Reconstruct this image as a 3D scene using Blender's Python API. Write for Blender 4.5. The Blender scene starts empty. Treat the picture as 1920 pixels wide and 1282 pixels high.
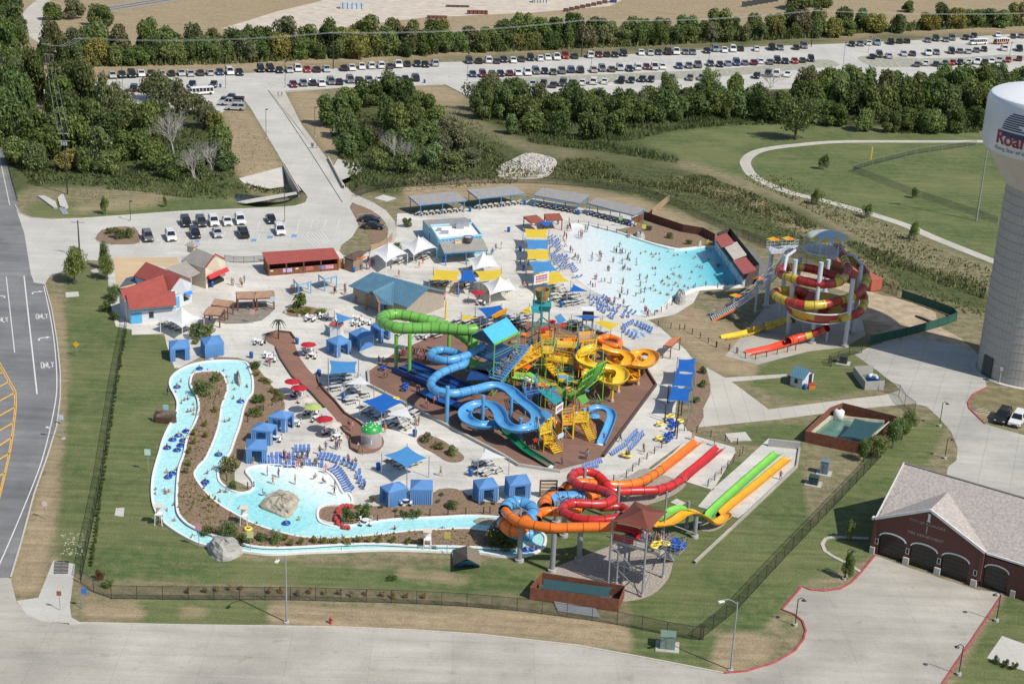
import bpy, math, random
import numpy as np
from mathutils import Vector, Matrix
R=random.Random(7)
rad=math.radians
sc=bpy.context.scene
COL=bpy.data.collections.new("place"); sc.collection.children.link(COL)
F=2870.; H=95.
_d=np.array([-320.,7467.,F]); _d/=np.linalg.norm(_d)
_u=-_d; _f=np.array([0,0,1.]); _n=_f-_f.dot(_u)*_u; _n/=np.linalg.norm(_n); _e=np.cross(_n,_u)
RW=np.array([_e,_n,_u])
def P(px,py,z=0.):
    d=RW@np.array([px-960,py-641,F]); t=(z-H)/d[2]; return Vector((d[0]*t,d[1]*t,z))
def proj(w):
    c=RW.T@(np.array(w,float)-np.array([0,0,H])); return (960+F*c[0]/c[2],641+F*c[1]/c[2])
def hgt(bx,by,ty):
    b=P(bx,by); lo,hi=0.,70.
    for _ in range(40):
        m=(lo+hi)/2
        if proj((b.x,b.y,m))[1]>ty: lo=m
        else: hi=m
    return lo
TS={1:(0,0,2.981),2:(640,0,2.981),3:(1280,0,2.981),4:(0,430,2.981),5:(640,430,2.981),6:(1280,430,2.981),7:(0,852,2.981),8:(640,852,2.981),9:(1280,852,2.981),
 'a':(690,560,5.99),'b':(960,540,5.99),'c':(780,700,5.99),'d':(960,700,5.99),'e':(920,860,5.99),'f':(1080,800,5.99),'g':(1060,920,5.99),'h':(960,380,5.99),'s':(1400,420,4.93),0:(0,0,1)}
def q(k,*a):
    ox,oy,s=TS[k]; return [(ox+a[i]/s,oy+a[i+1]/s) for i in range(0,len(a),2)]
def q1(k,x,y): return q(k,x,y)[0]
def G(pts,z=0.): return [P(x,y,z) for x,y in pts]
cam=bpy.data.cameras.new("camera"); co=bpy.data.objects.new("camera",cam); COL.objects.link(co)
cam.sensor_width=36; cam.lens=36*F/1920; cam.clip_start=1; cam.clip_end=6000
m=np.eye(4); m[:3,0]=RW[:,0]; m[:3,1]=-RW[:,1]; m[:3,2]=-RW[:,2]; m[2,3]=H
co.matrix_world=Matrix(m.tolist()); sc.camera=co
SUN_AZ,SUN_EL=126,48
sv=Vector((math.sin(rad(SUN_AZ))*math.cos(rad(SUN_EL)),math.cos(rad(SUN_AZ))*math.cos(rad(SUN_EL)),math.sin(rad(SUN_EL))))
sl=bpy.data.lights.new("sun",'SUN'); sl.energy=4.1; sl.angle=rad(.53); sl.color=(1,.955,.88)
so=bpy.data.objects.new("sun",sl); COL.objects.link(so); so.rotation_euler=sv.to_track_quat('Z','Y').to_euler(); so.location=(60,60,150)
w=bpy.data.worlds.new("World"); sc.world=w; w.use_nodes=True
nt=w.node_tree; sky=nt.nodes.new('ShaderNodeTexSky'); sky.sky_type='NISHITA'; sky.sun_disc=False
sky.sun_elevation=rad(SUN_EL); sky.sun_rotation=rad(SUN_AZ); sky.altitude=200
bg=nt.nodes['Background']; bg.inputs[1].default_value=.105; nt.links.new(sky.outputs[0],bg.inputs[0])
sc.view_settings.view_transform='Standard'; sc.view_settings.look='None'; sc.view_settings.exposure=.12; sc.view_settings.gamma=1
sc.cycles.max_bounces=6; sc.cycles.diffuse_bounces=2; sc.cycles.glossy_bounces=2; sc.cycles.transmission_bounces=2; sc.cycles.transparent_max_bounces=6
sc.cycles.use_denoising=True
MATS={}
def _new(name,r,met=0,coat=0,spec=.5):
    m=bpy.data.materials.new(name); m.use_nodes=True; b=m.node_tree.nodes['Principled BSDF']
    b.inputs['Roughness'].default_value=r; b.inputs['Metallic'].default_value=met; b.inputs['Specular IOR Level'].default_value=spec
    if coat: b.inputs['Coat Weight'].default_value=coat; b.inputs['Coat Roughness'].default_value=.08
    return m,m.node_tree.nodes,m.node_tree.links,b
def N(ns,t,**k):
    n=ns.new('ShaderNode'+t)
    for a,v in k.items():
        if a.startswith('i_'):
            key=a[2:]; key=int(key) if key.isdigit() else key.replace('_',' ')
            n.inputs[key].default_value=v
        else: setattr(n,a,v)
    return n
def c4(c): return (c[0],c[1],c[2],1)
def _mul(ns,ls,col,fac_socket,lo,hi):
    mr=N(ns,'MapRange',i_1=.3,i_2=.7,i_3=lo,i_4=hi); ls.new(fac_socket,mr.inputs[0])
    mx=N(ns,'Mix',data_type='RGBA',blend_type='MULTIPLY',i_0=1.0)
    ls.new(mr.outputs[0],mx.inputs[7])
    if isinstance(col,tuple): mx.inputs[6].default_value=c4(col)
    else: ls.new(col,mx.inputs[6])
    return mx.outputs[2]
def mat(name,rgb=None,r=.6,var=.14,scale=1.2,bump=0,bs=8,met=0,coat=0,spec=.5,stripes=None,space='Object',transl=0,island=0):
    if name in MATS: return MATS[name]
    m,ns,ls,b=_new(name,r,met,coat,spec)
    tc=N(ns,'TexCoord'); src=tc.outputs['Object']
    if space=='World':
        g=N(ns,'NewGeometry'); src=g.outputs['Position']
    nz=N(ns,'TexNoise',i_Scale=scale,i_Detail=5.0,i_Roughness=.62); ls.new(src,nz.inputs['Vector'])
    if rgb is None:
        oi=N(ns,'ObjectInfo'); base=oi.outputs['Color']
    else: base=tuple(rgb)
    c=_mul(ns,ls,base,nz.outputs['Fac'],1-var,1+var)
    if island:
        g=N(ns,'NewGeometry'); mr=N(ns,'MapRange',i_3=1-island,i_4=1+island); ls.new(g.outputs['Random Per Island'],mr.inputs[0])
        mx=N(ns,'Mix',data_type='RGBA',blend_type='MULTIPLY',i_0=1.0); ls.new(c,mx.inputs[6]); ls.new(mr.outputs[0],mx.inputs[7]); c=mx.outputs[2]
    if stripes:
        ax,per,dark,sharp=stripes
        sp=N(ns,'SeparateXYZ'); ls.new(src,sp.inputs[0])
        mm=N(ns,'Math',operation='MULTIPLY',i_1=per); ls.new(sp.outputs[ax],mm.inputs[0])
        fr=N(ns,'Math',operation='FRACT'); ls.new(mm.outputs[0],fr.inputs[0])
        lt=N(ns,'Math',operation='LESS_THAN',i_1=sharp); ls.new(fr.outputs[0],lt.inputs[0])
        mx=N(ns,'Mix',data_type='RGBA',blend_type='MULTIPLY'); ls.new(lt.outputs[0],mx.inputs[0]); ls.new(c,mx.inputs[6]); mx.inputs[7].default_value=(dark,dark,dark,1); c=mx.outputs[2]
    ls.new(c,b.inputs['Base Color'])
    if bump:
        n2=N(ns,'TexNoise',i_Scale=bs,i_Detail=4.0); ls.new(src,n2.inputs['Vector'])
        bp=N(ns,'Bump',i_Strength=bump,i_Distance=.1); ls.new(n2.outputs['Fac'],bp.inputs['Height']); ls.new(bp.outputs[0],b.inputs['Normal'])
    if transl:
        t=N(ns,'BsdfTranslucent'); ls.new(c,t.inputs[0]); ms=N(ns,'MixShader',i_0=transl); ls.new(b.outputs[0],ms.inputs[1]); ls.new(t.outputs[0],ms.inputs[2])
        ls.new(ms.outputs[0],ns['Material Output'].inputs[0])
    MATS[name]=m; return m
def paving(name,rgb,joint=None,ang=0,blotch=.18,r=.8,jdark=.72,stain=.0,speckle=.1):
    if name in MATS: return MATS[name]
    m,ns,ls,b=_new(name,r); g=N(ns,'NewGeometry'); src=g.outputs['Position']
    mp=N(ns,'Mapping'); mp.inputs['Rotation'].default_value=(0,0,rad(ang)); ls.new(src,mp.inputs[0])
    n1=N(ns,'TexNoise',i_Scale=.09,i_Detail=7.0,i_Roughness=.62); ls.new(src,n1.inputs['Vector'])
    c=_mul(ns,ls,tuple(rgb),n1.outputs['Fac'],1-blotch,1+blotch)
    n2=N(ns,'TexNoise',i_Scale=3.5,i_Detail=4.0,i_Roughness=.7); ls.new(src,n2.inputs['Vector'])
    c=_mul(ns,ls,c,n2.outputs['Fac'],1-speckle,1+speckle)
    mp2=N(ns,'Mapping'); mp2.inputs['Rotation'].default_value=(0,0,rad(ang)); mp2.inputs['Scale'].default_value=(.05,.6,1); ls.new(src,mp2.inputs[0])
    n3=N(ns,'TexNoise',i_Scale=1.,i_Detail=5.0,i_Roughness=.6); ls.new(mp2.outputs[0],n3.inputs['Vector'])
    c=_mul(ns,ls,c,n3.outputs['Fac'],1-blotch*.6,1+blotch*.4)
    if stain:
        n4=N(ns,'TexNoise',i_Scale=.45,i_Detail=5.0,i_Roughness=.7); ls.new(src,n4.inputs['Vector'])
        mr=N(ns,'MapRange',i_1=.58,i_2=.72,i_3=1.,i_4=1-stain); ls.new(n4.outputs['Fac'],mr.inputs[0])
        mx=N(ns,'Mix',data_type='RGBA',blend_type='MULTIPLY',i_0=1.0); ls.new(c,mx.inputs[6]); ls.new(mr.outputs[0],mx.inputs[7]); c=mx.outputs[2]
    if joint:
        br=N(ns,'TexBrick',offset=0.0,i_Scale=1.0,i_Mortar_Size=.045,i_Brick_Width=joint[0],i_Row_Height=joint[1],i_Bias=.0)
        br.inputs['Color1'].default_value=(1,1,1,1); br.inputs['Color2'].default_value=(.95,.955,.96,1); br.inputs['Mortar'].default_value=(jdark,jdark,jdark,1)
        ls.new(mp.outputs[0],br.inputs['Vector'])
        mx=N(ns,'Mix',data_type='RGBA',blend_type='MULTIPLY',i_0=1.0); ls.new(c,mx.inputs[6]); ls.new(br.outputs[0],mx.inputs[7]); c=mx.outputs[2]
    ls.new(c,b.inputs['Base Color']); MATS[name]=m; return m
def water(name,stops,p0,p1,r=.12,rip=.25,scale=1.6,fleck=.25):
    if name in MATS: return MATS[name]
    m,ns,ls,b=_new(name,r); g=N(ns,'NewGeometry'); src=g.outputs['Position']
    d=Vector((p1.x-p0.x,p1.y-p0.y,0)); L2=d.length_squared
    vm=N(ns,'VectorMath',operation='SUBTRACT'); ls.new(src,vm.inputs[0]); vm.inputs[1].default_value=(p0.x,p0.y,0)
    dt=N(ns,'VectorMath',operation='DOT_PRODUCT'); ls.new(vm.outputs[0],dt.inputs[0]); dt.inputs[1].default_value=(d.x/L2,d.y/L2,0)
    nz=N(ns,'TexNoise',i_Scale=.16,i_Detail=4.0); ls.new(src,nz.inputs['Vector'])
    ad=N(ns,'Math',operation='MULTIPLY_ADD',i_1=.16,i_2=-.08); ls.new(nz.outputs['Fac'],ad.inputs[0])
    a2=N(ns,'Math',operation='ADD'); ls.new(dt.outputs['Value'],a2.inputs[0]); ls.new(ad.outputs[0],a2.inputs[1])
    cr=N(ns,'ValToRGB'); e=cr.color_ramp.elements
    e[0].position=stops[0][0]; e[0].color=c4(stops[0][1]); e[1].position=stops[-1][0]; e[1].color=c4(stops[-1][1])
    for p_,c_ in stops[1:-1]:
        k=e.new(p_); k.color=c4(c_)
    ls.new(a2.outputs[0],cr.inputs[0])
    n2=N(ns,'TexNoise',i_Scale=scale,i_Detail=5.0,i_Roughness=.65,i_Distortion=.6); ls.new(src,n2.inputs['Vector'])
    c=_mul(ns,ls,cr.outputs[0],n2.outputs['Fac'],1-fleck*.5,1+fleck)  # caustics and ripple glints imitated by noise in the water colour
    ls.new(c,b.inputs['Base Color'])
    bp=N(ns,'Bump',i_Strength=rip,i_Distance=.25); ls.new(n2.outputs['Fac'],bp.inputs['Height']); ls.new(bp.outputs[0],b.inputs['Normal'])
    MATS[name]=m; return m
def tag(o,label=None,cat=None,group=None,kind=None):
    if label: o['label']=label
    if cat: o['category']=cat
    if group: o['group']=group
    if kind: o['kind']=kind
    return o
def empty(name,loc=(0,0,0),rz=0,label=None,cat=None,group=None,s=None):
    o=bpy.data.objects.new(name,None); COL.objects.link(o); o.location=loc; o.rotation_euler=(0,0,rz); o.empty_display_size=.3
    if s: o.scale=(s,s,s) if not isinstance(s,tuple) else s
    return tag(o,label,cat,group)
KIDS={}
def link(o,parent=None):
    COL.objects.link(o)
    if parent is not None: o.parent=parent; KIDS.setdefault(parent.name,[]).append(o)
    return o
def copy_tree(o,loc=None,rz=None,s=None,label=None,group=None,cat=None,color=None,parent=None):
    c=o.copy(); link(c,parent)
    if loc is not None: c.location=loc
    if rz is not None: c.rotation_euler=(0,0,rz)
    if s is not None: c.scale=s if isinstance(s,tuple) else (s,s,s)
    tag(c,label,cat,group)
    if color: c.color=color
    for k in KIDS.get(o.name,[]): copy_tree(k,parent=c,color=color if k.get('_tint') else None)
    return c
class MB:
    def __init__(s): s.v=[]; s.f=[]; s.mi=[]; s.m=0
    def add(s,vs,fs):
        b=len(s.v); s.v+= [tuple(x) for x in vs]; s.f+=[[b+i for i in f] for f in fs]; s.mi+=[s.m]*len(fs); return s
    def quad(s,a,b,c,d): return s.add([a,b,c,d],[(0,1,2,3)])
    def box(s,c,d,rz=0,top=None):
        "box centred on c (x,y,z of its base centre), size d; top=(sx,sy) scales the top"
        x,y,z=d[0]/2,d[1]/2,d[2]; t=top or (1,1); cs,sn=math.cos(rz),math.sin(rz)
        v=[(-x,-y,0),(x,-y,0),(x,y,0),(-x,y,0)]+[(a*t[0],b*t[1],z) for a,b in((-x,-y),(x,-y),(x,y),(-x,y))]
        v=[(c[0]+a*cs-b*sn,c[1]+a*sn+b*cs,c[2]+h) for a,b,h in v]
        return s.add(v,[(3,2,1,0),(4,5,6,7),(0,1,5,4),(1,2,6,5),(2,3,7,6),(3,0,4,7)])
    def bar(s,p,r_,wd,ht=None):
        "rectangular bar from p to r_"
        p=Vector(p); r_=Vector(r_); d=(r_-p); 
        if d.length<1e-6: return s
        d.normalize(); ht=ht or wd; u=d.cross(Vector((0,0,1)))
        if u.length<1e-3: u=Vector((1,0,0))
        u.normalize(); w_=u.cross(d); u*=wd/2; w_*=ht/2
        return s.add([p-u-w_,p+u-w_,p+u+w_,p-u+w_,r_-u-w_,r_+u-w_,r_+u+w_,r_-u+w_],[(3,2,1,0),(4,5,6,7),(0,1,5,4),(1,2,6,5),(2,3,7,6),(3,0,4,7)])
    def cyl(s,p,r_,ra,rb=None,n=10,cap=True):
        p=Vector(p); r_=Vector(r_); rb=ra if rb is None else rb; d=(r_-p).normalized()
        u=d.cross(Vector((0,0,1)))
        if u.length<1e-3: u=Vector((1,0,0))
        u.normalize(); w_=d.cross(u); vs=[]
        for c,rr in((p,ra),(r_,rb)):
            for i in range(n):
                a=2*math.pi*i/n; vs.append(c+u*rr*math.cos(a)+w_*rr*math.sin(a))
        fs=[(i,(i+1)%n,n+(i+1)%n,n+i) for i in range(n)]
        if cap: fs+=[tuple(range(n-1,-1,-1)),tuple(range(n,2*n))]
        return s.add(vs,fs)
    def lathe(s,prof,c=(0,0,0),n=32,cap=True):
        vs=[];fs=[]
        for r_,z in prof:
            for i in range(n):
                a=2*math.pi*i/n; vs.append((c[0]+r_*math.cos(a),c[1]+r_*math.sin(a),c[2]+z))
        for j in range(len(prof)-1):
            for i in range(n): fs.append((j*n+i,j*n+(i+1)%n,(j+1)*n+(i+1)%n,(j+1)*n+i))
        if cap: fs+=[tuple(range(n-1,-1,-1)),tuple(range((len(prof)-1)*n,len(prof)*n))]
        return s.add(vs,fs)
    def prism(s,poly,z0,z1):
        n=len(poly); a=sum(poly[i][0]*poly[(i+1)%n][1]-poly[(i+1)%n][0]*poly[i][1] for i in range(n))
        if a<0: poly=poly[::-1]
        v=[(p[0],p[1],z0) for p in poly]+[(p[0],p[1],z1) for p in poly]
        return s.add(v,[tuple(range(n-1,-1,-1)),tuple(range(n,2*n))]+[(i,(i+1)%n,n+(i+1)%n,n+i) for i in range(n)])
    def shift(s,d): s.v=[(v[0]+d[0],v[1]+d[1],v[2]+d[2]) for v in s.v]; return s
    def sheet(s,poly,z=None):
        n=len(poly); a=sum(poly[i][0]*poly[(i+1)%n][1]-poly[(i+1)%n][0]*poly[i][1] for i in range(n))
        if a<0: poly=poly[::-1]
        return s.add([(p[0],p[1],p[2] if z is None else z) for p in poly],[tuple(range(n))])
    def sweep(s,path,prof,closed=False,up=None,caps=True):
        "prof: (side,height) points carried along path; side is to the right of travel"
        n=len(path); k=len(prof); vs=[]; path=[Vector(p) for p in path]
        for i,p in enumerate(path):
            a=path[i-1] if (i or closed) else p; b=path[(i+1)%n] if (i<n-1 or closed) else p
            t=(b-a).normalized(); sd=t.cross(Vector((0,0,1)))
            if sd.length<1e-4: sd=Vector((1,0,0))
            sd.normalize(); uu=Vector((0,0,1)) if up is None else sd.cross(t)
            for x,y in prof: vs.append(p+sd*x+uu*y)
        fs=[]
        for i in range(n if closed else n-1):
            j=(i+1)%n
            for a in range(k-1): fs.append((i*k+a,j*k+a,j*k+a+1,i*k+a+1))
        return s.add(vs,fs)
    def build(s,name,mats,parent=None,local=True,smooth=False,loc=None,color=None,label=None,cat=None,group=None,kind=None):
        "local=False: vertices are world points; the origin moves to loc (or to the parent)"
        off=Vector((0,0,0))
        if not local:
            if loc is None and parent is None:
                n=len(s.v); loc=(sum(v[0] for v in s.v)/n,sum(v[1] for v in s.v)/n,min(v[2] for v in s.v))
            off=Vector(loc) if loc is not None else Vector((0,0,0)); pa=parent if loc is None else None
            while pa is not None: off=off+pa.location; pa=pa.parent
        me=bpy.data.meshes.new(name)
        me.from_pydata([(v[0]-off.x,v[1]-off.y,v[2]-off.z) for v in s.v],[],s.f)
        if not isinstance(mats,(list,tuple)): mats=[mats]
        for m_ in mats: me.materials.append(m_)
        if max(s.mi,default=0)>0: me.polygons.foreach_set('material_index',s.mi)
        if smooth: me.polygons.foreach_set('use_smooth',[True]*len(me.polygons))
        me.update(); o=bpy.data.objects.new(name,me); link(o,parent)
        if parent is None:
            if not local: o.location=off
            elif loc is not None: o.location=loc
        if color: o.color=color
        return tag(o,label,cat,group,kind)
def chaikin(p,n=2,closed=True):
    for _ in range(n):
        o=[]; L=len(p)
        if not closed: o.append(p[0])
        for i in range(L if closed else L-1):
            a,b=p[i],p[(i+1)%L]
            o.append(tuple(a[k]*.75+b[k]*.25 for k in range(len(a)))); o.append(tuple(a[k]*.25+b[k]*.75 for k in range(len(a))))
        if not closed: o.append(p[-1])
        p=o
    return p
def spline(p,n=6,closed=False):
    p=[Vector(x) for x in p]; L=len(p); o=[]
    for i in range(L if closed else L-1):
        a=p[i-1] if (i or closed) else p[i]*2-p[i+1]; b=p[i]; c=p[(i+1)%L]
        d=p[(i+2)%L] if (i<L-2 or closed) else c*2-b
        for j in range(n):
            t=j/n; o.append(.5*((2*b)+(c-a)*t+(2*a-5*b+4*c-d)*t*t+(3*b-a-3*c+d)*t**3))
    if not closed: o.append(p[-1])
    return o
def resample(path,step):
    path=[Vector(p) for p in path]; o=[path[0].copy()]; acc=0.
    for a,b in zip(path,path[1:]):
        L=(b-a).length; d=step-acc
        while d<=L:
            o.append(a.lerp(b,d/L)); d+=step
        acc=(acc+L)%step if L else acc
    if (o[-1]-path[-1]).length>step*.3: o.append(path[-1].copy())
    return o
def sheet(name,pts,z,m,sm=0,kind='structure',**k):
    p=chaikin(pts,sm) if sm else pts
    return MB().sheet(G(p),z).build(name,m,local=False,kind=kind,**k)
def torus(R1,r1,n=20,k=8):
    b=MB(); b.v=[((R1+r1*math.cos(6.2832*j/k))*math.cos(6.2832*i/n),(R1+r1*math.cos(6.2832*j/k))*math.sin(6.2832*i/n),r1*math.sin(6.2832*j/k)) for i in range(n) for j in range(k)]
    b.f=[[i*k+j,((i+1)%n)*k+j,((i+1)%n)*k+(j+1)%k,i*k+(j+1)%k] for i in range(n) for j in range(k)]; b.mi=[0]*len(b.f); return b
def ordinal(n): 
    return {1:'first',2:'second',3:'third',4:'fourth',5:'fifth',6:'sixth',7:'seventh',8:'eighth',9:'ninth',10:'tenth',11:'eleventh',12:'twelfth'}.get(n) or str(n)+('th' if 10<n%100<14 else {1:'st',2:'nd',3:'rd'}.get(n%10,'th'))
def poly_mask(X,Y,poly):
    ins=np.zeros(X.shape,bool); n=len(poly)
    for i in range(n):
        x0,y0=poly[i]; x1,y1=poly[(i+1)%n]
        if y0==y1: continue
        c=((Y>=min(y0,y1))&(Y<max(y0,y1)))&(X<(x1-x0)*(Y-y0)/(y1-y0)+x0); ins^=c
    return ins.astype(float)
def blur(a,k):
    for _ in range(k):
        b=a.copy(); b[1:]+=a[:-1]; b[:-1]+=a[1:]; b[0]+=a[0]; b[-1]+=a[-1]; a=b/3
        b=a.copy(); b[:,1:]+=a[:,:-1]; b[:,:-1]+=a[:,1:]; b[:,0]+=a[:,0]; b[:,-1]+=a[:,-1]; a=b/3
    return a
gx=np.arange(-800,2700,8.); gy=np.arange(-260,2100,7.)
X,Y=np.meshgrid(gx,gy)
def zone(polys,k=3):
    a=np.zeros(X.shape)
    for p in polys: a=np.maximum(a,poly_mask(X,Y,p))
    return blur(a,k)
LAWN=zone([
 [(120,500),(215,505),(240,600),(330,640),(340,690),(300,860),(295,960),(400,1045),(700,1065),(960,1050),(1000,1120),(500,1095),(170,1085),(105,1050),(120,850),(130,700)],
 [(960,1030),(1240,880),(1500,850),(1520,1000),(1340,1180),(1180,1155),(1170,1080),(1000,1110)],
 [(1340,1180),(1420,1085),(1540,970),(1640,840),(1800,760),(1640,1040),(1500,1095),(1465,1140),(1420,1190)],
 [(1180,260),(1450,225),(1640,250),(1900,250),(2500,240),(2500,470),(1860,500),(1700,430),(1560,385),(1380,330)],
 [(270,1120),(520,1128),(505,1172),(200,1172)],[(1175,1165),(1345,1195),(1350,1262),(1180,1225)],
 [(1340,800),(1520,790),(1500,850),(1400,830)],[(1480,650),(1650,640),(1680,720),(1500,755),(1390,715)],
 [(1790,1282),(1890,1110),(2400,1180),(2400,1540),(1650,1540)],[(1210,10),(1290,0),(1330,35),(1140,35)],
 [(30,385),(330,370),(580,370),(560,392),(160,412),(60,412)],
],3)
DRY=zone([
 [(84,535),(118,560),(126,700),(120,800),(108,900),(95,1020),(80,1110),(28,1122),(15,1083),(40,1020),(88,855),(112,745),(108,650)],
 [(150,1125),(270,1130),(275,1165),(160,1166)],[(330,1135),(405,1133),(380,1160),(335,1158)],[(500,1130),(1000,1148),(1180,1170),(1190,1222),(900,1188),(500,1172)],
 [(1340,1190),(1400,1180),(1460,1200),(1440,1250),(1330,1255)],
 [(420,180),(470,210),(535,320),(460,345),(430,290)],[(530,175),(610,170),(640,300),(610,290)],
 [(1260,325),(1400,365),(1560,440),(1700,540),(1690,552),(1540,455),(1380,382),(1260,340)],
 [(100,390),(300,360),(330,380),(150,400)],[(1280,560),(1420,640),(1420,720),(1330,690),(1240,610)],
 [(1590,575),(1720,590),(1800,610),(1640,640)],[(1780,720),(1920,745),(1920,800),(1820,780)],
 [(640,160),(840,160),(880,185),(870,200),(760,190)],
 [(-400,-200),(420,50),(200,130),(60,250),(-400,260)],[(-800,-260),(2700,-260),(2700,40),(1920,62),(1400,75),(840,110),(400,140),(100,150),(-800,150)],
 [(760,330),(1000,335),(1200,370),(1330,430),(1320,450),(1200,400),(1000,355),(760,390)],
 [(740,1060),(900,1075),(880,1095),(740,1085)],
],3)
WILD=zone([
 [(-600,150),(330,160),(420,230),(440,330),(540,370),(430,375),(300,355),(60,350),(0,380),(-600,500)],
 [(600,190),(760,170),(860,230),(1000,290),(1060,335),(940,352),(700,368),(640,310)],
 [(880,190),(1500,170),(2600,160),(2600,240),(1400,240),(1270,300),(1000,270),(880,215)],
 [(900,262),(1000,290),(1260,310),(1480,385),(1640,470),(1860,550),(1860,590),(1600,520),(1440,455),(1280,395),(1060,345)],
 [(-400,70),(80,80),(80,160),(-400,160)],[(80,90),(820,60),(1920,20),(1920,60),(820,110),(100,145)],
],4)
CREEK=zone([[(475,338),(532,322),(560,362),(525,369),(475,375),(435,364)],[(622,308),(690,318),(660,345),(668,372),(650,362)]],3)
nr,nc=X.shape
dv=np.stack([X-960,Y-641,np.full(X.shape,F)],-1)@RW.T
tt=-H/dv[...,2]; VX=dv[...,0]*tt; VY=dv[...,1]*tt
rs=np.random.RandomState(3)
VZ=-2.4*np.clip(CREEK*1.5,0,1)
vs=np.stack([VX,VY,VZ],-1).reshape(-1,3)
idx=np.arange(nr*nc).reshape(nr,nc)
fs=np.stack([idx[1:,:-1],idx[1:,1:],idx[:-1,1:],idx[:-1,:-1]],-1).reshape(-1,4)
me=bpy.data.meshes.new('ground'); me.from_pydata(vs.tolist(),[],fs.tolist())
ca=me.color_attributes.new('zones','FLOAT_COLOR','POINT')
ca.data.foreach_set('color',np.stack([LAWN,DRY,WILD,CREEK],-1).reshape(-1).astype(np.float32))
def ground_mat():
    m,ns,ls,b=_new('grassland',.95,spec=.2); g=N(ns,'NewGeometry'); src=g.outputs['Position']
    at=N(ns,'VertexColor',layer_name='zones'); sp=N(ns,'SeparateColor'); ls.new(at.outputs[0],sp.inputs[0])
    n1=N(ns,'TexNoise',i_Scale=.05,i_Detail=8.0,i_Roughness=.68); ls.new(src,n1.inputs['Vector'])
    n2=N(ns,'TexNoise',i_Scale=.6,i_Detail=6.0,i_Roughness=.7); ls.new(src,n2.inputs['Vector'])
    n3=N(ns,'TexNoise',i_Scale=4.,i_Detail=4.0,i_Roughness=.7); ls.new(src,n3.inputs['Vector'])
    def two(a,b_,fac,lo,hi):
        mr=N(ns,'MapRange',i_1=lo,i_2=hi); ls.new(fac,mr.inputs[0])
        mx=N(ns,'Mix',data_type='RGBA'); ls.new(mr.outputs[0],mx.inputs[0])
        for s_,c_ in((6,a),(7,b_)):
            if isinstance(c_,tuple): mx.inputs[s_].default_value=c4(c_)
            else: ls.new(c_,mx.inputs[s_])
        return mx.outputs[2]
    def edge(ch,amp=.55):
        k=N(ns,'Math',operation='MULTIPLY_ADD',i_1=amp,i_2=-amp/2); ls.new(n2.outputs['Fac'],k.inputs[0])
        k2=N(ns,'Math',operation='MULTIPLY_ADD',i_1=amp,i_2=-amp/2); ls.new(n1.outputs['Fac'],k2.inputs[0])
        a=N(ns,'Math',operation='ADD'); ls.new(ch,a.inputs[0]); ls.new(k.outputs[0],a.inputs[1])
        a2=N(ns,'Math',operation='ADD'); ls.new(a.outputs[0],a2.inputs[0]); ls.new(k2.outputs[0],a2.inputs[1]); return a2.outputs[0]
    base=two((.15,.15,.075),(.27,.22,.135),n2.outputs['Fac'],.38,.62)
    wild=two((.05,.072,.024),(.12,.12,.05),n2.outputs['Fac'],.4,.65)
    lawn=two((.078,.118,.038),(.195,.195,.085),n1.outputs['Fac'],.42,.74)
    lawn2=two(lawn,(.165,.17,.075),n2.outputs['Fac'],.42,.72)
    dry=two((.37,.285,.175),(.26,.205,.125),n2.outputs['Fac'],.35,.65)
    c=two(base,wild,edge(sp.outputs[2]),.3,.7)
    c=two(c,lawn2,edge(sp.outputs[0],.3),.3,.7)
    c=two(c,dry,edge(sp.outputs[1],.8),.3,.75)
    c=_mul(ns,ls,c,n3.outputs['Fac'],.72,1.3)
    mp=N(ns,'Mapping'); mp.inputs['Rotation'].default_value=(0,0,rad(18)); mp.inputs['Scale'].default_value=(.08,1.1,1); ls.new(src,mp.inputs[0])
    n4=N(ns,'TexNoise',i_Scale=1.,i_Detail=4.0); ls.new(mp.outputs[0],n4.inputs['Vector'])
    c=_mul(ns,ls,c,n4.outputs['Fac'],.8,1.2)
    ls.new(c,b.inputs['Base Color'])
    bp=N(ns,'Bump',i_Strength=.6,i_Distance=.12); ls.new(n3.outputs['Fac'],bp.inputs['Height']); ls.new(bp.outputs[0],b.inputs['Normal'])
    return m
me.materials.append(ground_mat()); me.update()
go=bpy.data.objects.new('ground',me); link(go); tag(go,kind='structure')
MB().sheet([(-3500,-1200,0),(3500,-1200,0),(3500,5000,0),(-3500,5000,0)],-2.6).build('terrain',mat('dry_plain',(.24,.19,.11),r=.95,var=.4,scale=.02),kind='structure')
RA=14  # turn of the joint grid of the front road
mConc=paving('concrete_road',(.42,.388,.33),joint=(9.2,4.2),ang=-2,blotch=.22,stain=.22,jdark=.84)
mLot=paving('concrete_lot',(.52,.495,.44),joint=(5,5),ang=-4,blotch=.12,stain=.12,jdark=.85)
mPlaza=paving('plaza_concrete',(.60,.57,.505),joint=(3.2,3.2),ang=-20,blotch=.22,stain=.3,jdark=.84)
mAsph=paving('asphalt',(.19,.188,.183),ang=64,blotch=.3,stain=.1,speckle=.16)
mBrown=paving('brown_deck',(.225,.125,.088),joint=(6,6),ang=-30,blotch=.2,stain=.3)
mRedPath=paving('red_path',(.27,.14,.095),joint=(1.5,1.5),ang=-40,blotch=.16,stain=.1)
mTan=paving('tan_paving',(.55,.41,.25),blotch=.1)
mPath=paving('path_concrete',(.5,.465,.395),joint=(2.5,30),ang=0,blotch=.12)
mGravel=mat('gravel',(.34,.3,.25),r=.95,var=.55,scale=5,bump=.6,bs=9,space='World')
mMulch=mat('mulch',(.23,.155,.10),r=.95,var=.45,scale=3.5,bump=.7,bs=8,space='World')
mDirt=mat('bare_dirt',(.42,.33,.22),r=.95,var=.3,scale=.5,bump=.4,bs=5,space='World')
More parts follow.
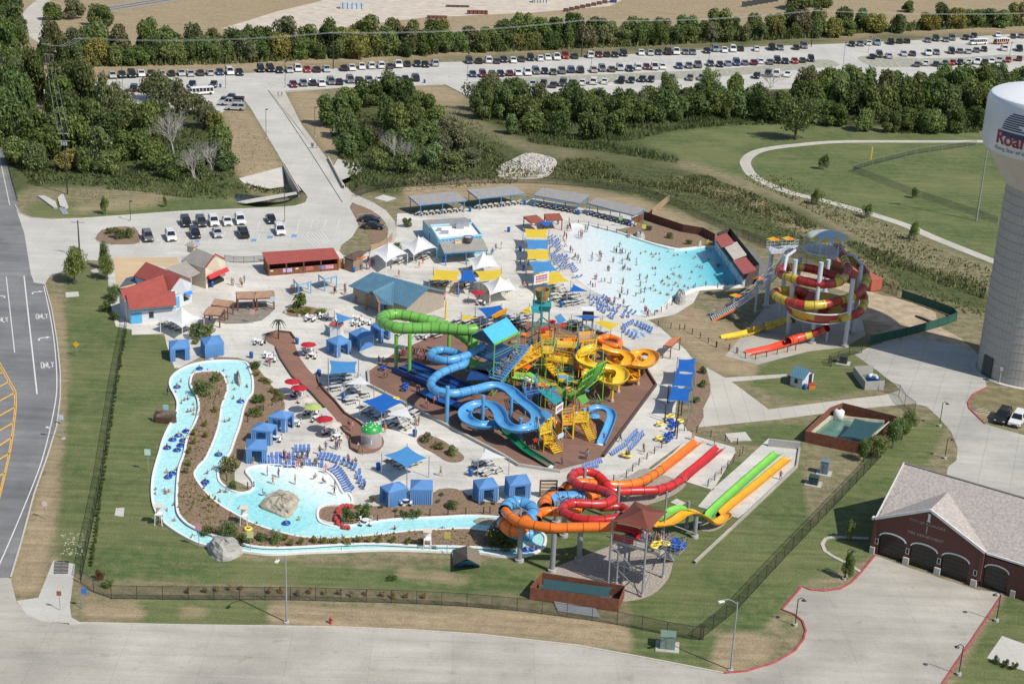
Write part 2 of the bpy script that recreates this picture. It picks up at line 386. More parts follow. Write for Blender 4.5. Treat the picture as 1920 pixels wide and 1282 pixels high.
mPale=mat('pale_gravel',(.52,.45,.36),r=.95,var=.2,scale=.25,bump=.3,bs=3,space='World')
sheet('asphalt_road',[(-60,80),(0,262),(32,376),(46,440),(60,525),(84,533),(97,580),(107,640),(113,700),(113,745),(106,800),(89,855),(64,926),(38,1023),(20,1083),(-700,1083),(-700,80)],.012,mAsph)
FR=[(20,1083),(25,1105),(31,1127),(50,1150),(80,1164),(130,1170),(156,1168),(330,1172),(640,1176),(780,1182),(900,1190),(1080,1210),(1180,1228),(1280,1247),(1357,1262)]
RC=[(1357,1262),(1400,1258),(1450,1243),(1490,1220),(1507,1198),(1511,1183),(1505,1165),(1490,1152),(1466,1143),(1503,1100),(1520,1106),(1545,1108),(1575,1104),(1595,1093),(1612,1076),(1641,1041)]
FS=[(1641,1041),(1700,1062),(1760,1082),(1828,1104),(1884,1112)]
sheet('front_road',[(-700,1083)]+FR+RC[1:]+FS[1:]+[(1767,1282),(1690,1400),(1600,1560),(-700,1560)],.016,mConc)
sheet('drainage_apron',[(100,1050),(141,1057),(131,1137),(134,1157),(156,1169),(80,1165),(50,1151),(31,1126),(72,1120)],.02,mLot)
sheet('station_yard',q(6,960,700,1060,650,1300,600,1500,640,1660,700,1700,880,1620,920,1592,965,1600,1000,1650,1050,1700,1090,1800,1120,1950,1160,2400,1260,2400,1700,1450,1700,1480,1330,1530,1290,1537,1220,1500,1130,1430,1050,1365,990,1290,972,1215,900,1190,870,1100,800),.02,paving('yard_concrete',(.43,.41,.36),joint=(4.5,4.5),ang=20,blotch=.2,stain=.3))
sheet('service_path',q(6,130,770,240,830,300,870,480,1005,960,945,1130,925,1215,898,1292,973,960,1005,550,1060,90,1105,115,1000,155,920,155,870),.016,mPath)
sheet('side_path',q(6,240,828,580,808,588,826,262,852),.02,mPath)
sheet('park_plaza',[(200,480),(205,560),(217,612),(247,618),(247,628),(308,626),(312,645),(327,690),(336,690),(378,668),(470,700),(440,830),(440,900),(560,960),(600,990),(740,985),(940,975),(1000,960),(1040,930),(1075,900),(1110,905),(1165,915),(1195,893),(1300,815),(1285,800),(1265,780),(1270,745),(1300,700),(1300,675),(1285,655),(1235,612),(1215,600),(1265,590),(1300,568),(1312,545),(1395,540),(1340,470),(1290,470),(1225,455),(1150,432),(1185,425),(1205,405),(1105,392),(1000,372),(985,378),(870,392),(770,400),(745,400),(742,440),(700,468),(645,480),(635,470),(490,490),(450,470),(440,480),(360,470),(330,460),(260,480)],.02,mPlaza)
sheet('bridge_road',[(430,165),(460,190),(470,203),(520,287),(534,312),(545,330),(575,366),(577,373),(570,382),(556,388),(600,430),(670,430),(660,400),(655,385),(640,345),(503,169),(500,150),(440,150)],.024,mLot)
sheet('walkway',[(503,169),(534,171),(566,235),(613,297),(626,318),(645,345),(660,362),(700,380),(724,395),(740,415),(745,440),(738,455),(725,455),(728,430),(715,408),(690,392),(655,378),(640,352),(600,295),(560,240)],.034,mPath)
sheet('front_lot',[(28,385),(37,400),(60,409),(100,412),(155,410),(335,397),(530,389),(553,387),(600,370),(640,350),(660,380),(672,425),(660,445),(640,460),(637,470),(500,487),(440,485),(330,470),(290,480),(205,490),(165,488),(125,505),(92,520),(84,533),(64,530),(58,515),(46,440)],.028,mLot)
sheet('far_lot',[(168,146),(200,150),(330,142),(470,137),(640,128),(830,117),(870,116),(1090,108),(1277,96),(1420,88),(1582,82),(1716,76),(1920,63),(2400,30),(2400,140),(1920,150),(1700,160),(1380,170),(1093,180),(935,182),(881,183),(834,158),(754,161),(640,164),(533,171),(500,175),(450,185),(416,212),(330,205),(240,197),(195,180)],.016,mLot)
sheet('west_lane',q(1,-300,470,0,478,300,488,312,522,200,528,0,540,-300,545),.016,mLot)
sheet('gravel_median',[(880,150),(1100,141),(1280,134),(1400,127),(1530,112),(1560,112),(1580,125),(1530,128),(1400,141),(1280,148),(1100,157),(890,166)],.024,mat('weedy_gravel',(.33,.32,.25),r=.95,var=.4,scale=.8,space='World'),sm=1)
sheet('gravel_verge',[(1605,106),(1640,105),(1750,112),(1920,100),(1920,118),(1760,125),(1650,128),(1615,118)],.024,MATS['weedy_gravel'],sm=1)
sheet('tan_forecourt',[(210,483),(330,483),(342,498),(312,502),(300,498),(262,520),(240,545),(222,552)],.034,mTan)
sheet('lot_island',[(178,446),(195,428),(250,425),(262,440),(262,459),(210,460),(185,454)],.15,mMulch,sm=1)
sheet('entry_island',[(650,378),(690,390),(722,412),(728,440),(700,462),(690,440),(672,420)],.04,mMulch,sm=1)
sheet('tower_lawn',q(6,1700,885,1625,922,1594,968,1602,1002,1690,1030,2300,1150,2300,890),.05,mat('patchy_lawn',(.19,.16,.08),r=.95,var=.35,scale=.5,space='World'),sm=1)
sheet('dirt_yard',q(6,830,500,1040,360,1220,385,1480,490,1240,560,1130,530,1000,500),.016,mDirt,sm=1)
sheet('dirt_track',[(1470,500),(1640,545),(1720,590),(1830,650),(1835,690),(1760,640),(1700,655),(1640,640),(1660,615),(1740,600),(1640,560),(1480,520)],.012,mDirt,sm=1)
sheet('slide_yard',q('s',180,760,700,600,1060,860,1100,1030,900,1140,560,1180,100,1300,-200,1220),.022,paving('slide_concrete',(.42,.39,.33),joint=(4,4),ang=20,stain=.25),sm=0)
sheet('pale_lot',[(415,54),(520,22),(600,3),(640,-20),(1250,-40),(1143,12),(1002,24),(915,28),(791,34),(640,52),(500,69)],.016,mPale)
sheet('rail_bed',[(190,26),(350,0),(480,-24),(470,-34),(340,-12),(185,14)],.03,mat('ballast',(.28,.25,.21),r=.95,var=.4,scale=1.5,space='World'))
for k in (0,4):
    MB().sweep(G([(188,22-k),(345,-4-k),(475,-27-k)],.06),[(-.04,0),(-.04,.15),(.04,.15),(.04,0)]).build('rail',mat('rusty_rail',(.12,.09,.07),met=.4),local=False,label='rusty rail of the track, '+('nearer to' if not k else 'farther from')+' the woods',cat='rail')
sheet('top_path',[(88,-12),(58,8),(40,28),(40,50),(55,70),(84,86),(110,80),(88,62),(78,46),(80,26),(100,-8)],.016,mPath,sm=2)
cl=spline([Vector((x,y,0)) for x,y in q(3,2300,775,1900,788,1500,792,900,793,640,812,480,832,395,858,352,900,362,942,400,988,500,1040,620,1083,750,1113,910,1155,1090,1208,1260,1265,1420,1335,1735,1460,2100,1600)],6)
MB().sweep(G([(v.x,v.y) for v in cl]),[(-1.4,.03),(1.4,.03)]).build('park_path',mPath,local=False,kind='structure')
sheet('activity_deck',[(690,697),(742,660),(830,622),(960,600),(1100,610),(1180,655),(1210,690),(1230,723),(1131,857),(1089,876),(1050,886),(972,874),(940,854),(770,764),(692,724)],.03,mBrown)
sheet('splash_path',[(497,640),(500,628),(520,622),(545,625),(553,635),(552,645),(566,680),(606,722),(640,765),(662,790),(684,793),(716,815),(722,832),(708,848),(680,852),(657,845),(650,820),(636,792),(583,735),(548,705),(525,670),(517,650)],.03,mRedPath,sm=1)
sheet('slide_gravel',q(8,1120,680,1150,655,1260,600,1480,520,1600,470,1700,480,1830,530,1855,590,1845,650,1820,710,1750,780,1650,815,1560,822,1530,800),.02,mGravel,sm=1)
sheet('tube_gravel',q('f',400,640,600,550,750,455,900,490,1260,620,1180,720,1000,815,800,880,560,920,400,860),.024,mGravel,sm=1)
sheet('west_runout',q('f',820,500,1080,300,1290,90,1780,230,1790,290,1540,710,1255,622),.03,mPlaza)
sheet('east_runout',q(9,85,290,165,195,330,50,480,-90,655,-20,640,65,470,235,310,355),.03,mPlaza)
sheet('racer_gravel',q('f',1380,1160,1520,1180,1640,1130,1720,1030,1600,1010,1400,1060),.02,mGravel,sm=1)
sheet('river_bed_planting',[(378,668),(470,672),(500,712),(533,750),(535,772),(490,800),(462,830),(455,865),(440,885),(425,850),(440,780),(470,720)],.06,mMulch,sm=1)
sheet('shore_planting',[(588,975),(600,950),(640,945),(715,950),(790,948),(815,918),(850,914),(875,925),(890,940),(940,942),(985,950),(1010,940),(1000,985),(960,985),(940,970),(760,968),(700,985)],.06,mMulch,sm=1)
sheet('cabana_planting',[(780,822),(795,812),(830,825),(850,840),(872,855),(868,866),(840,868),(815,850),(785,836)],.08,mMulch,sm=2)
sheet('east_planting',[(1300,680),(1325,690),(1330,740),(1318,760),(1320,790),(1290,812),(1285,795),(1300,760)],.06,mMulch,sm=1)
sheet('pool_planting',[(1180,425),(1210,418),(1340,445),(1345,465),(1290,468),(1230,455),(1170,440)],.06,mMulch,sm=1)
sheet('entry_bed',q(4,1580,470,1620,430,1740,430,1830,470,1790,490,1640,492),.06,mMulch,sm=1)
sheet('entry_stone_bed',q(4,1230,470,1330,400,1530,420,1530,460,1440,525,1200,530),.034,mat('wet_concrete',(.24,.21,.17),r=.7,var=.3,scale=1,space='World'),sm=1)
OUT=q(4,1330,738,1385,748,1398,790,1415,830,1418,920,1388,950,1362,1010,1345,1100,1310,1190,1290,1260)+q(7,1225,70,1220,140,1245,175,1300,210,1345,222,1400,212,1420,185,1412,150,1365,100,1400,72,1500,60,1640,70,1790,80,1850,110,1890,160,1920,230)+q(8,40,215,68,255,60,282,20,290)+q(7,1830,285,1785,300,1775,345,1790,385,1850,405)+q(8,0,412,100,393,240,370,400,360,560,355,700,345,820,350,900,358,1010,400,1140,445,1148,500,1110,548,1010,578,960,577,880,572,770,552,600,550,440,542,250,537,100,542,0,547)+q(7,1700,553,1560,563,1480,563,1370,548,1150,517,1060,482,960,422,900,372,870,330,850,270,846,200,853,120,878,30,890,-5)+q(4,905,1190,940,1110,980,1050,995,980,975,930,945,880,950,840,985,800,1050,765,1130,745,1230,736)
INN=q(4,1075,815,1060,870,1075,910,1100,940,1112,985,1107,1050,1082,1110,1042,1180,1030,1270)+q(7,1000,80,990,170,985,320,1010,370,1070,420,1200,470,1340,512,1430,532,1560,537,1750,528)+q(8,0,517,200,512,440,527,600,527,780,534,960,545,990,530,985,470,900,448,800,437,700,425,600,430,400,437,280,452,150,466,0,481)+q(7,1700,477,1600,457,1430,407,1330,352,1240,302,1180,252,1130,197,1085,132,1100,90,1150,40)+q(4,1165,1270,1200,1190,1230,1100,1240,1000,1265,940,1278,900,1262,850,1245,815,1200,803,1140,806)
OUT=chaikin(OUT,2); INN=chaikin(INN,2)
mPool=mat('white_pool_wall',(.78,.78,.75),r=.5,var=.08,scale=2)
kp0=P(*q1(7,1750,130)); kp1=P(*q1(7,1430,260))
mRiver=water('river_water',[(0,(.80,.83,.78)),(.35,(.62,.80,.77)),(.75,(.36,.70,.70)),(1,(.30,.66,.67))],kp0,kp1,fleck=.22,rip=.3)
sheet('lazy_river',OUT,.12,mRiver)
sheet('river_island',INN,.42,mMulch)
MB().sweep(G(OUT),[(-.1,0),(-.1,.3),(.22,.3),(.22,.0)],closed=True).build('river_kerb',mPool,local=False,label='white kerb wall round the outside of the lazy river',cat='pool wall')
MB().sweep(G(INN),[(-.2,.0),(-.2,.48),(.12,.48),(.12,.3)],closed=True).build('island_kerb',mPool,local=False,label='white kerb wall round the long planted river island',cat='pool wall')
WAVE=chaikin([(1073,422),(1057,433),(1050,447),(1053,460),(1067,487),(1073,513),(1087,530),(1110,545),(1143,562),(1169,580),(1194,592),(1210,593),(1225,586),(1244,578),(1257,561),(1269,554),(1280,553),(1300,543),(1330,539),(1390,537),(1395,536),(1394,532),(1344,467),(1340,465),(1313,466),(1280,470),(1260,470),(1230,462),(1194,450),(1160,438),(1127,430),(1103,423)],1)
mWave=water('wave_pool_water',[(0,(.74,.74,.71)),(.18,(.70,.77,.75)),(.40,(.50,.77,.77)),(.66,(.27,.66,.70)),(.86,(.06,.50,.60)),(1,(.02,.40,.54))],P(1085,500),P(1392,505),fleck=.13,rip=.35,scale=1.2)
sheet('wave_pool',WAVE,.05,mWave)
i0=[i for i,p in enumerate(WAVE) if p[0]>1225 and p[1]>570][0]
WK=WAVE[i0:]+WAVE[:1]
MB().sweep(G(WK),[(-.05,0),(-.05,.4),(.5,.4),(.5,0)]).build('wave_pool_kerb',mPool,local=False,label='white kerb along the deep sides of the wave pool',cat='pool wall')
mW=mat('road_white',(.66,.65,.62),r=.7,var=.2,scale=2,space='World'); mY=mat('road_yellow',(.75,.42,.06),r=.7,var=.2,scale=2,space='World'); mRedP=mat('kerb_red',(.40,.085,.085),r=.6,var=.25,scale=1.5,space='World'); mBlueP=mat('marking_blue',(.12,.3,.6),r=.7)
mk=MB()
def line(m_,pts,w,z=.022): m_.sweep(G(pts),[(-w/2,z),(w/2,z)])
line(mk,[(11.7,519),(27.5,661)],.15); line(mk,[(45,517),(69.5,738.6)],.22); line(mk,[(0,298),(18.4,385)],.15)
line(mk,chaikin([(82,536),(100,618),(108,712),(104,759),(83,852),(62,910),(0,1058),(-60,1180)],2,False),.15)
line(mk,[(-40,540),(-28,640),(-5,800)],.15)
def lane_frame(x,y):
    a=P(x,y); b=P(x-6,y-60); u=(b-a).normalized(); return a,u,Vector((u.y,-u.x,0))
def flat(m_,o,u,r_,polys,s,z=.022):
    for p in polys: m_.add([(o+r_*(a*s)+u*(b*s)).xy.to_3d()+Vector((0,0,z)) for a,b in p],[tuple(range(len(p)))])
ARW=[[(-.9,0),(-.6,0),(-.6,.9),(-.9,.75)],[(-.9,.75),(-.6,.9),(-.1,1.15),(-.2,1.5),(-.7,1.25)],[(-.2,1.5),(-.1,1.15),(.5,1.2),(.5,1.5)],[(.5,.85),(1.3,1.35),(.5,1.85)]]
STR={'O':[(0,0,0,1),(0,1,1,1),(1,1,1,0),(1,0,0,0)],'N':[(0,0,0,1),(0,1,1,0),(1,0,1,1)],'L':[(0,1,0,0),(0,0,1,0)],'Y':[(0,1,.5,.5),(1,1,.5,.5),(.5,.5,.5,0)]}
for x,y in q(4,205,362,243,620): flat(mk,*lane_frame(x,y),ARW,.95)
flat(mk,*lane_frame(*q1(4,2,385)),[[(-a,b) for a,b in p] for p in ARW],.95)
for x,y,wd in [q1(4,203,500)+('ONLY',),q1(4,232,774)+('ONLY',),q1(4,-20,520)+('ONLY',)]:
    o,u,r_=lane_frame(x,y); r_=(P(x+18,y-1)-P(x,y)).normalized()
    for i,ch in enumerate(wd):
        for x0,y0,x1,y1 in STR[ch]:
            a=o+r_*(i*.52+x0*.36)+u*(y0*2.3); b=o+r_*(i*.52+x1*.36)+u*(y1*2.3); d=(b-a).normalized(); s_=Vector((d.y,-d.x,0))*(.06 if y0!=y1 else .17)
            mk.add([(v.x,v.y,.022) for v in(a-s_,a+s_,b+s_,b-s_)],[(0,1,2,3)])
mk.build('white_road_markings',mW,local=False,kind='structure')
my=MB()
YL=[(-14,655),(0,680),(30,734),(31,759),(25,816),(17,860),(0,932),(-30,1030)]
line(my,YL,.13); line(my,[(x-3.2,y+2) for x,y in YL],.13)
for a in q(4,0,805,20,795)+q(4,0,875,52,850)+q(4,0,957,90,910)+q(4,0,1040,85,992)+q(4,0,1122,80,1078)+q(4,0,1205,70,1160)+q(4,0,1278,55,1250): pass
for x0,y0,x1,y1 in [(0,805,22,793),(0,877,52,850),(0,957,88,910),(0,1040,85,992),(0,1122,80,1078),(0,1205,70,1160),(0,1282,55,1250),(0,1375,28,1360)]:
    a,b=q(4,x0,y0,x1,y1); dx,dy=b[0]-a[0],b[1]-a[1]; k=14; L=math.hypot(dx,dy)
    line(my,[(a[0]-dx/L*20,a[1]-dy/L*20),b],.32)
my.build('yellow_road_markings',mY,local=False,kind='structure')
ms=MB()
for i in range(13):
    x=333+i*24.9; line(ms,[(x,437-i*.8),(x+5,417-i*.5)],.11,.034)
for i in range(15):
    x=262+i*22.6; line(ms,[(x-6,462-i*1.0),(x+3,438-i*.6)],.11,.034)
for x,y in [(690,400),(698,412),(706,424)]: line(ms,[(x-20,y+3),(x+14,y-1)],.1,.046)
for c0,n,dx,dy in [((455,443),6,6,-.4),((292,452),4,4,-.3),((395,447),4,4,-.3)]:
    for i in range(n): line(ms,[(c0[0]+i*dx,c0[1]+i*dy),(c0[0]+i*dx+10,c0[1]+i*dy-12)],.1,.034)
for i in range(7): line(ms,[(566+i*6,440-i*1.2),(590+i*5,462-i*1.)],.14,.034)
line(ms,[(566,438),(612,431)],.14,.034)
for i in range(16): 
    x=540+i*17; line(ms,[(x,166-i*.28),(x+4,152-i*.3)],.1,.024)
for i in range(38):
    x=880+i*16.6; line(ms,[(x,146-i*.9),(x+4,132-i*.9)],.1,.024)
for k in range(9):
    a,b=q(6,1640+k*16,1010+k*9,1700+k*17,990+k*14)
    line(ms,[a,(a[0]+16,a[1]-3)],.1,.056)
for a,b in [((1870,1060),(1930,990)),((1790,1100),(1840,1010)),((1950,1080),(2000,1020))]:
    line(ms,q(6,*a,*b),.1,.056)
ms.build('parking_markings',mW,local=False,kind='structure')
mb=MB()
for x,y in q(4,1510,45,1645,38,1100,70,1420,62): mb.sheet(G([(x-5,y-2.5),(x+5,y-3),(x+4,y+2),(x-6,y+2.5)]),.036)
mb.build('blue_bay_markings',mBlueP,local=False,kind='structure')
mKerb=mat('kerb_concrete',(.5,.47,.41),r=.8,var=.12,scale=2)
def kerb(name,pts,m_=mKerb,w=.2,h=.15,label=None,closed=False): return MB().sweep(G(pts),[(-w/2,0),(-w/2,h),(w/2,h),(w/2,0)],closed=closed).build(name,m_,local=False,label=label,cat='kerb')
kerb('kerb',FR[5:],label='pale concrete kerb along the front road verge')
kerb('kerb',RC,mRedP,label='red painted fire lane kerb curving to the fire station',w=.22)
kerb('kerb',[(1879,1116),(1767,1282),(1690,1400)],mRedP,w=.2,label='straight red kerb right of the station driveway')
kerb('kerb',[(1592,965+0)] and q(6,1700,885,1625,922,1594,968,1602,1002,1690,1088),mRedP,w=.25,label='red edged kerb of the lawn under the tower')
kerb('kerb',[(84,533),(97,580),(107,640),(113,700),(113,745),(106,800),(89,855),(64,926),(38,1023),(20,1083)],label='low kerb edge along the curving asphalt lane')
kerb('kerb',[(28,385),(37,400),(60,409),(100,412),(155,410),(335,397),(530,389),(553,387),(573,381),(577,372)],label='kerb along the grass strip north of the front lot')
kerb('kerb',[(178,446),(195,428),(250,425),(262,440),(262,459),(210,460),(185,454)],closed=True,label='kerb round the planted island of the front lot')
kerb('kerb',[(534,173),(640,165),(754,162),(834,159),(860,172),(881,184)],label='kerb below the near row of the far car park')
kerb('kerb',q(9,1000,660,920,610,840,570,795,540,780,500,800,470,850,460,1040,470),mPath,w=.5,h=.1,label='curved pale edging round the lawn beside the station')
sheet('station_path',q(9,1700,1135,1785,1012,2000,1090,2000,1240),.02,mLot)
mRiv=MATS['river_water']
mKid=mRiv
bpy.data.objects['lazy_river'].data.materials[0]=water('channel_water',[(0,(.42,.72,.71)),(1,(.36,.68,.69))],P(300,900),P(900,1000),fleck=.24,rip=.3)
sheet('kid_pool',chaikin(q(7,1425,185,1412,150,1365,100,1400,72,1500,60,1640,70,1790,80,1850,110,1890,160,1920,230)+q(8,40,215,68,255,60,282,20,290)+q(7,1830,285,1785,300,1775,345,1720,420,1600,452,1430,402,1330,347,1290,320,1330,230,1400,214),1),.125,mKid)
def leafmat(name,tr=.32):
    m=mat(name,None,r=.75,var=.45,scale=.9,space='World',island=.4,transl=tr,spec=.25); return m
mLeaf=leafmat('leaves'); mBark=mat('bark',(.10,.075,.055),r=.95,var=.3,scale=4,bump=.5,bs=12); mGrey=mat('dead_wood',(.42,.39,.355),r=.95,var=.25,scale=3)
def crown_mesh(name,seed,n,leaf,lobes=12,zlo=.1,shape='round',spread=.62):
    r=random.Random(seed); L=[]
    for i in range(lobes):
        a=r.uniform(0,6.283); t=(i+.5)/lobes
        z=zlo+(1-zlo)*(.12+.76*t)
        if shape=='round': k=math.sqrt(max(.05,1-((z-zlo)/(1-zlo)*1.75-.78)**2))
        elif shape=='cone': k=1.05-(z-zlo)/(1-zlo)*.85
        else: k=.55+.5*(z>.45)
        d=spread*k*math.sqrt(r.uniform(.1,1)); rr=r.uniform(.26,.46)*(.7+.4*k)
        L.append((d*math.cos(a),d*math.sin(a),z,rr))
    b=MB()
    for i in range(n):
        x,y,z,rr=L[r.randrange(lobes)]
        while 1:
            v=Vector((r.gauss(0,1),r.gauss(0,1),r.gauss(.25,1)))
            if v.length>.1: break
        v.normalize(); q_=r.choice((r.uniform(.82,1.08),r.uniform(.5,1)))
        p=Vector((x+v.x*rr*q_,y+v.y*rr*q_,z+v.z*rr*q_*.62))
        if p.z<.02: p.z=r.uniform(.02,.1)
        nn=(v+Vector((r.gauss(0,.7),r.gauss(0,.7),r.gauss(.2,.7)))).normalized()
        u=nn.orthogonal().normalized(); w_=nn.cross(u); a=r.uniform(0,6.28); s=leaf*r.uniform(.55,1.35)
        u2=(u*math.cos(a)+w_*math.sin(a))*s; w2=(w_*math.cos(a)-u*math.sin(a))*s*r.uniform(.5,.9)
        u2.z*=.8; w2.z*=.8
        b.add([p-u2*.5-w2*.3,p+u2*.1-w2*.55,p+u2*.6,p+w2*.6-u2*.1],[(0,1,2,3)])
    me=bpy.data.meshes.new(name); me.from_pydata(b.v,[],b.f); me.materials.append(mLeaf); me.update(); return me
def trunk_mesh(seed,h0=.75):
    r=random.Random(seed); b=MB()
    pts=[Vector((0,0,-.02))]; 
    for i in range(4): pts.append(pts[-1]+Vector((r.uniform(-.06,.06),r.uniform(-.06,.06),h0/4)))
    for i in range(4): b.cyl(pts[i],pts[i+1],.07*(1-i*.2),.07*(1-(i+1)*.2),n=6,cap=False)
    for i in range(6):
        s=pts[1].lerp(pts[4],r.uniform(0,1)); a=r.uniform(0,6.28)
        e=s+Vector((math.cos(a)*.45,math.sin(a)*.45,r.uniform(.12,.3))); b.cyl(s,e,.03,.008,n=5,cap=False)
    me=bpy.data.meshes.new('trunk'); me.from_pydata(b.v,[],b.f); me.materials.append(mBark); me.update(); return me
CR={'dense':[crown_mesh('crown',i,3600,.118,15) for i in (1,2,3,4)],'loose':[crown_mesh('crown',i,2200,.105,12,zlo=.25,spread=.72) for i in (5,6)],
 'tall':[crown_mesh('crown',i,2800,.118,13,shape='cone') for i in (7,8)],'oak':[crown_mesh('crown',9,4200,.085,22,zlo=.32,shape='top',spread=.7)],
 'young':[crown_mesh('crown',i,700,.14,9,zlo=.4) for i in (10,11)],'bush':[crown_mesh('crown',i,900,.15,9,zlo=.05) for i in (12,13,14)],
 'fine':[crown_mesh('crown',15,2400,.09,14,zlo=.05)]}
TR=[trunk_mesh(i) for i in (1,2,3)]
DG=(.11,.15,.045); MG=(.155,.205,.062); YG=(.23,.225,.065); OL=(.175,.18,.085); WG=(.16,.21,.075)
CW={DG:'dark green',MG:'mid green',YG:'yellow green',OL:'olive',WG:'bright green'}
PL=[]   # (object, px) for labelling
def jit(c,a=.18): 
    k=R.uniform(1-a,1+a); return (c[0]*k*R.uniform(.9,1.12),c[1]*k,c[2]*k*R.uniform(.85,1.15),1)
def tree(px,py,h,w,kind='dense',col=MG,group=None,label=None,cat='tree',name=None,trunk=True,z=0):
    p=P(px,py,z); e=empty(name or ('pine_tree' if 0 else 'leafy_tree'),p,R.uniform(0,6.28),label,cat,group)
    me=R.choice(CR[kind]); c=bpy.data.objects.new('crown',me); link(c,e); c.scale=(w/2*R.uniform(.8,1.25),w/2*R.uniform(.8,1.25),h*R.uniform(.85,1.12)); c.rotation_euler=(R.uniform(-.1,.1),R.uniform(-.1,.1),0); c.color=jit(col)
    if trunk:
        t=bpy.data.objects.new('trunk',R.choice(TR)); link(t,e); s=max(w*.55,h*.45); t.scale=(s,s,h)
    return e
def bush(px,py,h,w,col=MG,kind='bush',group=None,label=None,name='shrub',cat='shrub',z=0):
    p=P(px,py,z); o=bpy.data.objects.new(name,R.choice(CR[kind])); link(o); o.location=p; o.rotation_euler=(0,0,R.uniform(0,6.28)); o.scale=(w/2,w/2,h); o.color=jit(col,.1); return tag(o,label,cat,group)
def look(h,w,kind,col):
    return ('tall ' if h>11 else 'low ' if h<6 else '')+CW.get(col,'grey')+(' spreading' if w>h*1.1 else ' narrow' if w<h*.6 else ' rounded')
def belt(items,where,group):
    items.sort(key=lambda t:t[0]); tot={}
    for t in items: tot[look(t[2],t[3],t[4],t[5])]=tot.get(look(t[2],t[3],t[4],t[5]),0)+1
    cnt={}
    for t in items:
        k=look(t[2],t[3],t[4],t[5]); cnt[k]=cnt.get(k,0)+1
        lab=f"{k} tree {where}" if tot[k]==1 else f"{k} tree {where}, {ordinal(cnt[k])} such from left"
        tree(*t[:5],col=t[5],group=group,label=lab)
def C(*a): return R.choice(a)
it=[]
x=85
while x<830:
    yb=126-(x-85)*.028
    it.append((x+R.uniform(-6,6),yb+R.uniform(-4,1),R.uniform(6,9),R.uniform(7,9.5),C('dense','dense','tall'),C(DG,MG,MG,OL,YG)))
    it.append((x+R.uniform(4,22),yb-17+R.uniform(-5,3),R.uniform(7.5,11),R.uniform(8,11),'dense',C(DG,DG,MG,OL))); x+=34
x=868
while x<1570:
    yb=100-(x-868)*.042
    it.append((x+R.uniform(-6,6),yb+R.uniform(-4,1),R.uniform(5,8),R.uniform(6.5,9),C('dense','dense','tall'),C(DG,MG,MG,OL,YG)))
    it.append((x+R.uniform(4,22),yb-14+R.uniform(-5,3),R.uniform(6,9),R.uniform(8,10.5),'dense',C(DG,MG,MG,OL))); x+=33
it+=[(833,98,7.5,9,'dense',MG),(820,80,8.5,9,'dense',YG)]
for x,y in [(1590,66),(1615,58),(1640,62),(1685,62),(1740,56),(1765,48),(1790,54),(1822,50),(1850,46),(1880,52),(1905,44),(1935,48),(1965,40)]: it.append((x,y,R.uniform(6,8),R.uniform(8,10),'dense',C(DG,MG,YG)))
belt(it,'behind the far car park','trees behind the far car park')
it=[]
for x,y,h,w,k,c in [(-20,150,15,12,'dense',DG),(15,120,13,11,'dense',DG),(38,142,10,8,'loose',MG),(-10,95,13,12,'dense',OL),(25,70,12,10,'dense',DG),(45,105,9,8,'loose',MG),(5,45,12,10,'dense',DG)]: it.append((x,y,h,w,k,c))
belt(it,'by the curving path','trees by the curving path')
it=[(45,225,11,9,'dense',DG),(20,255,10,10,'dense',MG),(60,280,9,9,'dense',DG),(85,300,8,9,'dense',MG),(30,310,7,8,'dense',MG),(75,320,6,8,'dense',WG),(105,275,10,9,'dense',DG),(130,255,11,10,'dense',DG),(110,225,10,9,'dense',MG),
 (150,220,13,10,'dense',DG),(175,260,11,10,'dense',MG),(150,290,9,9,'dense',MG),(185,300,8,9,'dense',WG),(200,235,12,9,'loose',OL),(225,215,9,8,'loose',OL),(215,270,9,9,'dense',DG),(235,250,8,8,'dense',MG),(245,300,7,8,'dense',MG),(160,320,6,7,'dense',WG),(130,318,5,7,'dense',YG),
 (205,325,5,7,'dense',WG),(270,265,9,8,'dense',DG),(265,300,7,7,'dense',MG),(300,250,8,8,'dense',DG),(290,320,6,7,'dense',MG),(335,225,9,9,'loose',OL),(310,205,9,10,'loose',OL),(285,190,8,9,'loose',OL),(360,215,7,8,'loose',OL),(385,240,7,7,'loose',OL),(405,245,5,6,'dense',YG),(415,285,6,6,'dense',MG),(400,310,6,7,'dense',MG),(370,325,6,6,'dense',WG),(330,335,5,7,'dense',MG),(425,320,4.5,6,'dense',WG),
 (60,190,12,10,'dense',DG),(25,205,13,11,'dense',DG),(-15,240,12,11,'dense',MG),(-40,200,13,12,'dense',DG),(-30,290,10,10,'dense',MG),(-60,330,9,10,'dense',MG),(130,200,12,10,'dense',DG),(160,175,9,8,'loose',OL),(40,168,8,7,'loose',OL)]
belt(it,'left of the bridge road','trees in the wood left of the bridge road')
it=[(625,235,8,8,'dense',DG),(655,215,8,9,'dense',MG),(690,200,8,9,'dense',DG),(725,195,8,9,'dense',DG),(760,205,9,9,'dense',DG),(790,225,8,9,'dense',MG),(815,245,7,8,'dense',MG),(835,265,6,8,'dense',OL),(650,260,8,8,'dense',MG),(720,240,9,8,'tall',MG),(745,255,9,8,'dense',MG),(770,250,8,9,'dense',DG),(800,270,7,8,'dense',MG),(830,290,5,7,'dense',OL),(860,280,5,8,'dense',OL),(680,285,6,7,'dense',DG),(740,290,6,7,'dense',WG),(650,290,5,7,'dense',WG),(775,290,6,8,'dense',MG),(810,310,5,8,'dense',WG),(850,315,4.5,8,'dense',WG),(885,310,4,7,'dense',OL),(765,325,5,7,'dense',MG),(710,318,5,7,'dense',WG)]
belt(it,'right of the bridge road','trees in the thicket right of the bridge road')
it=[]
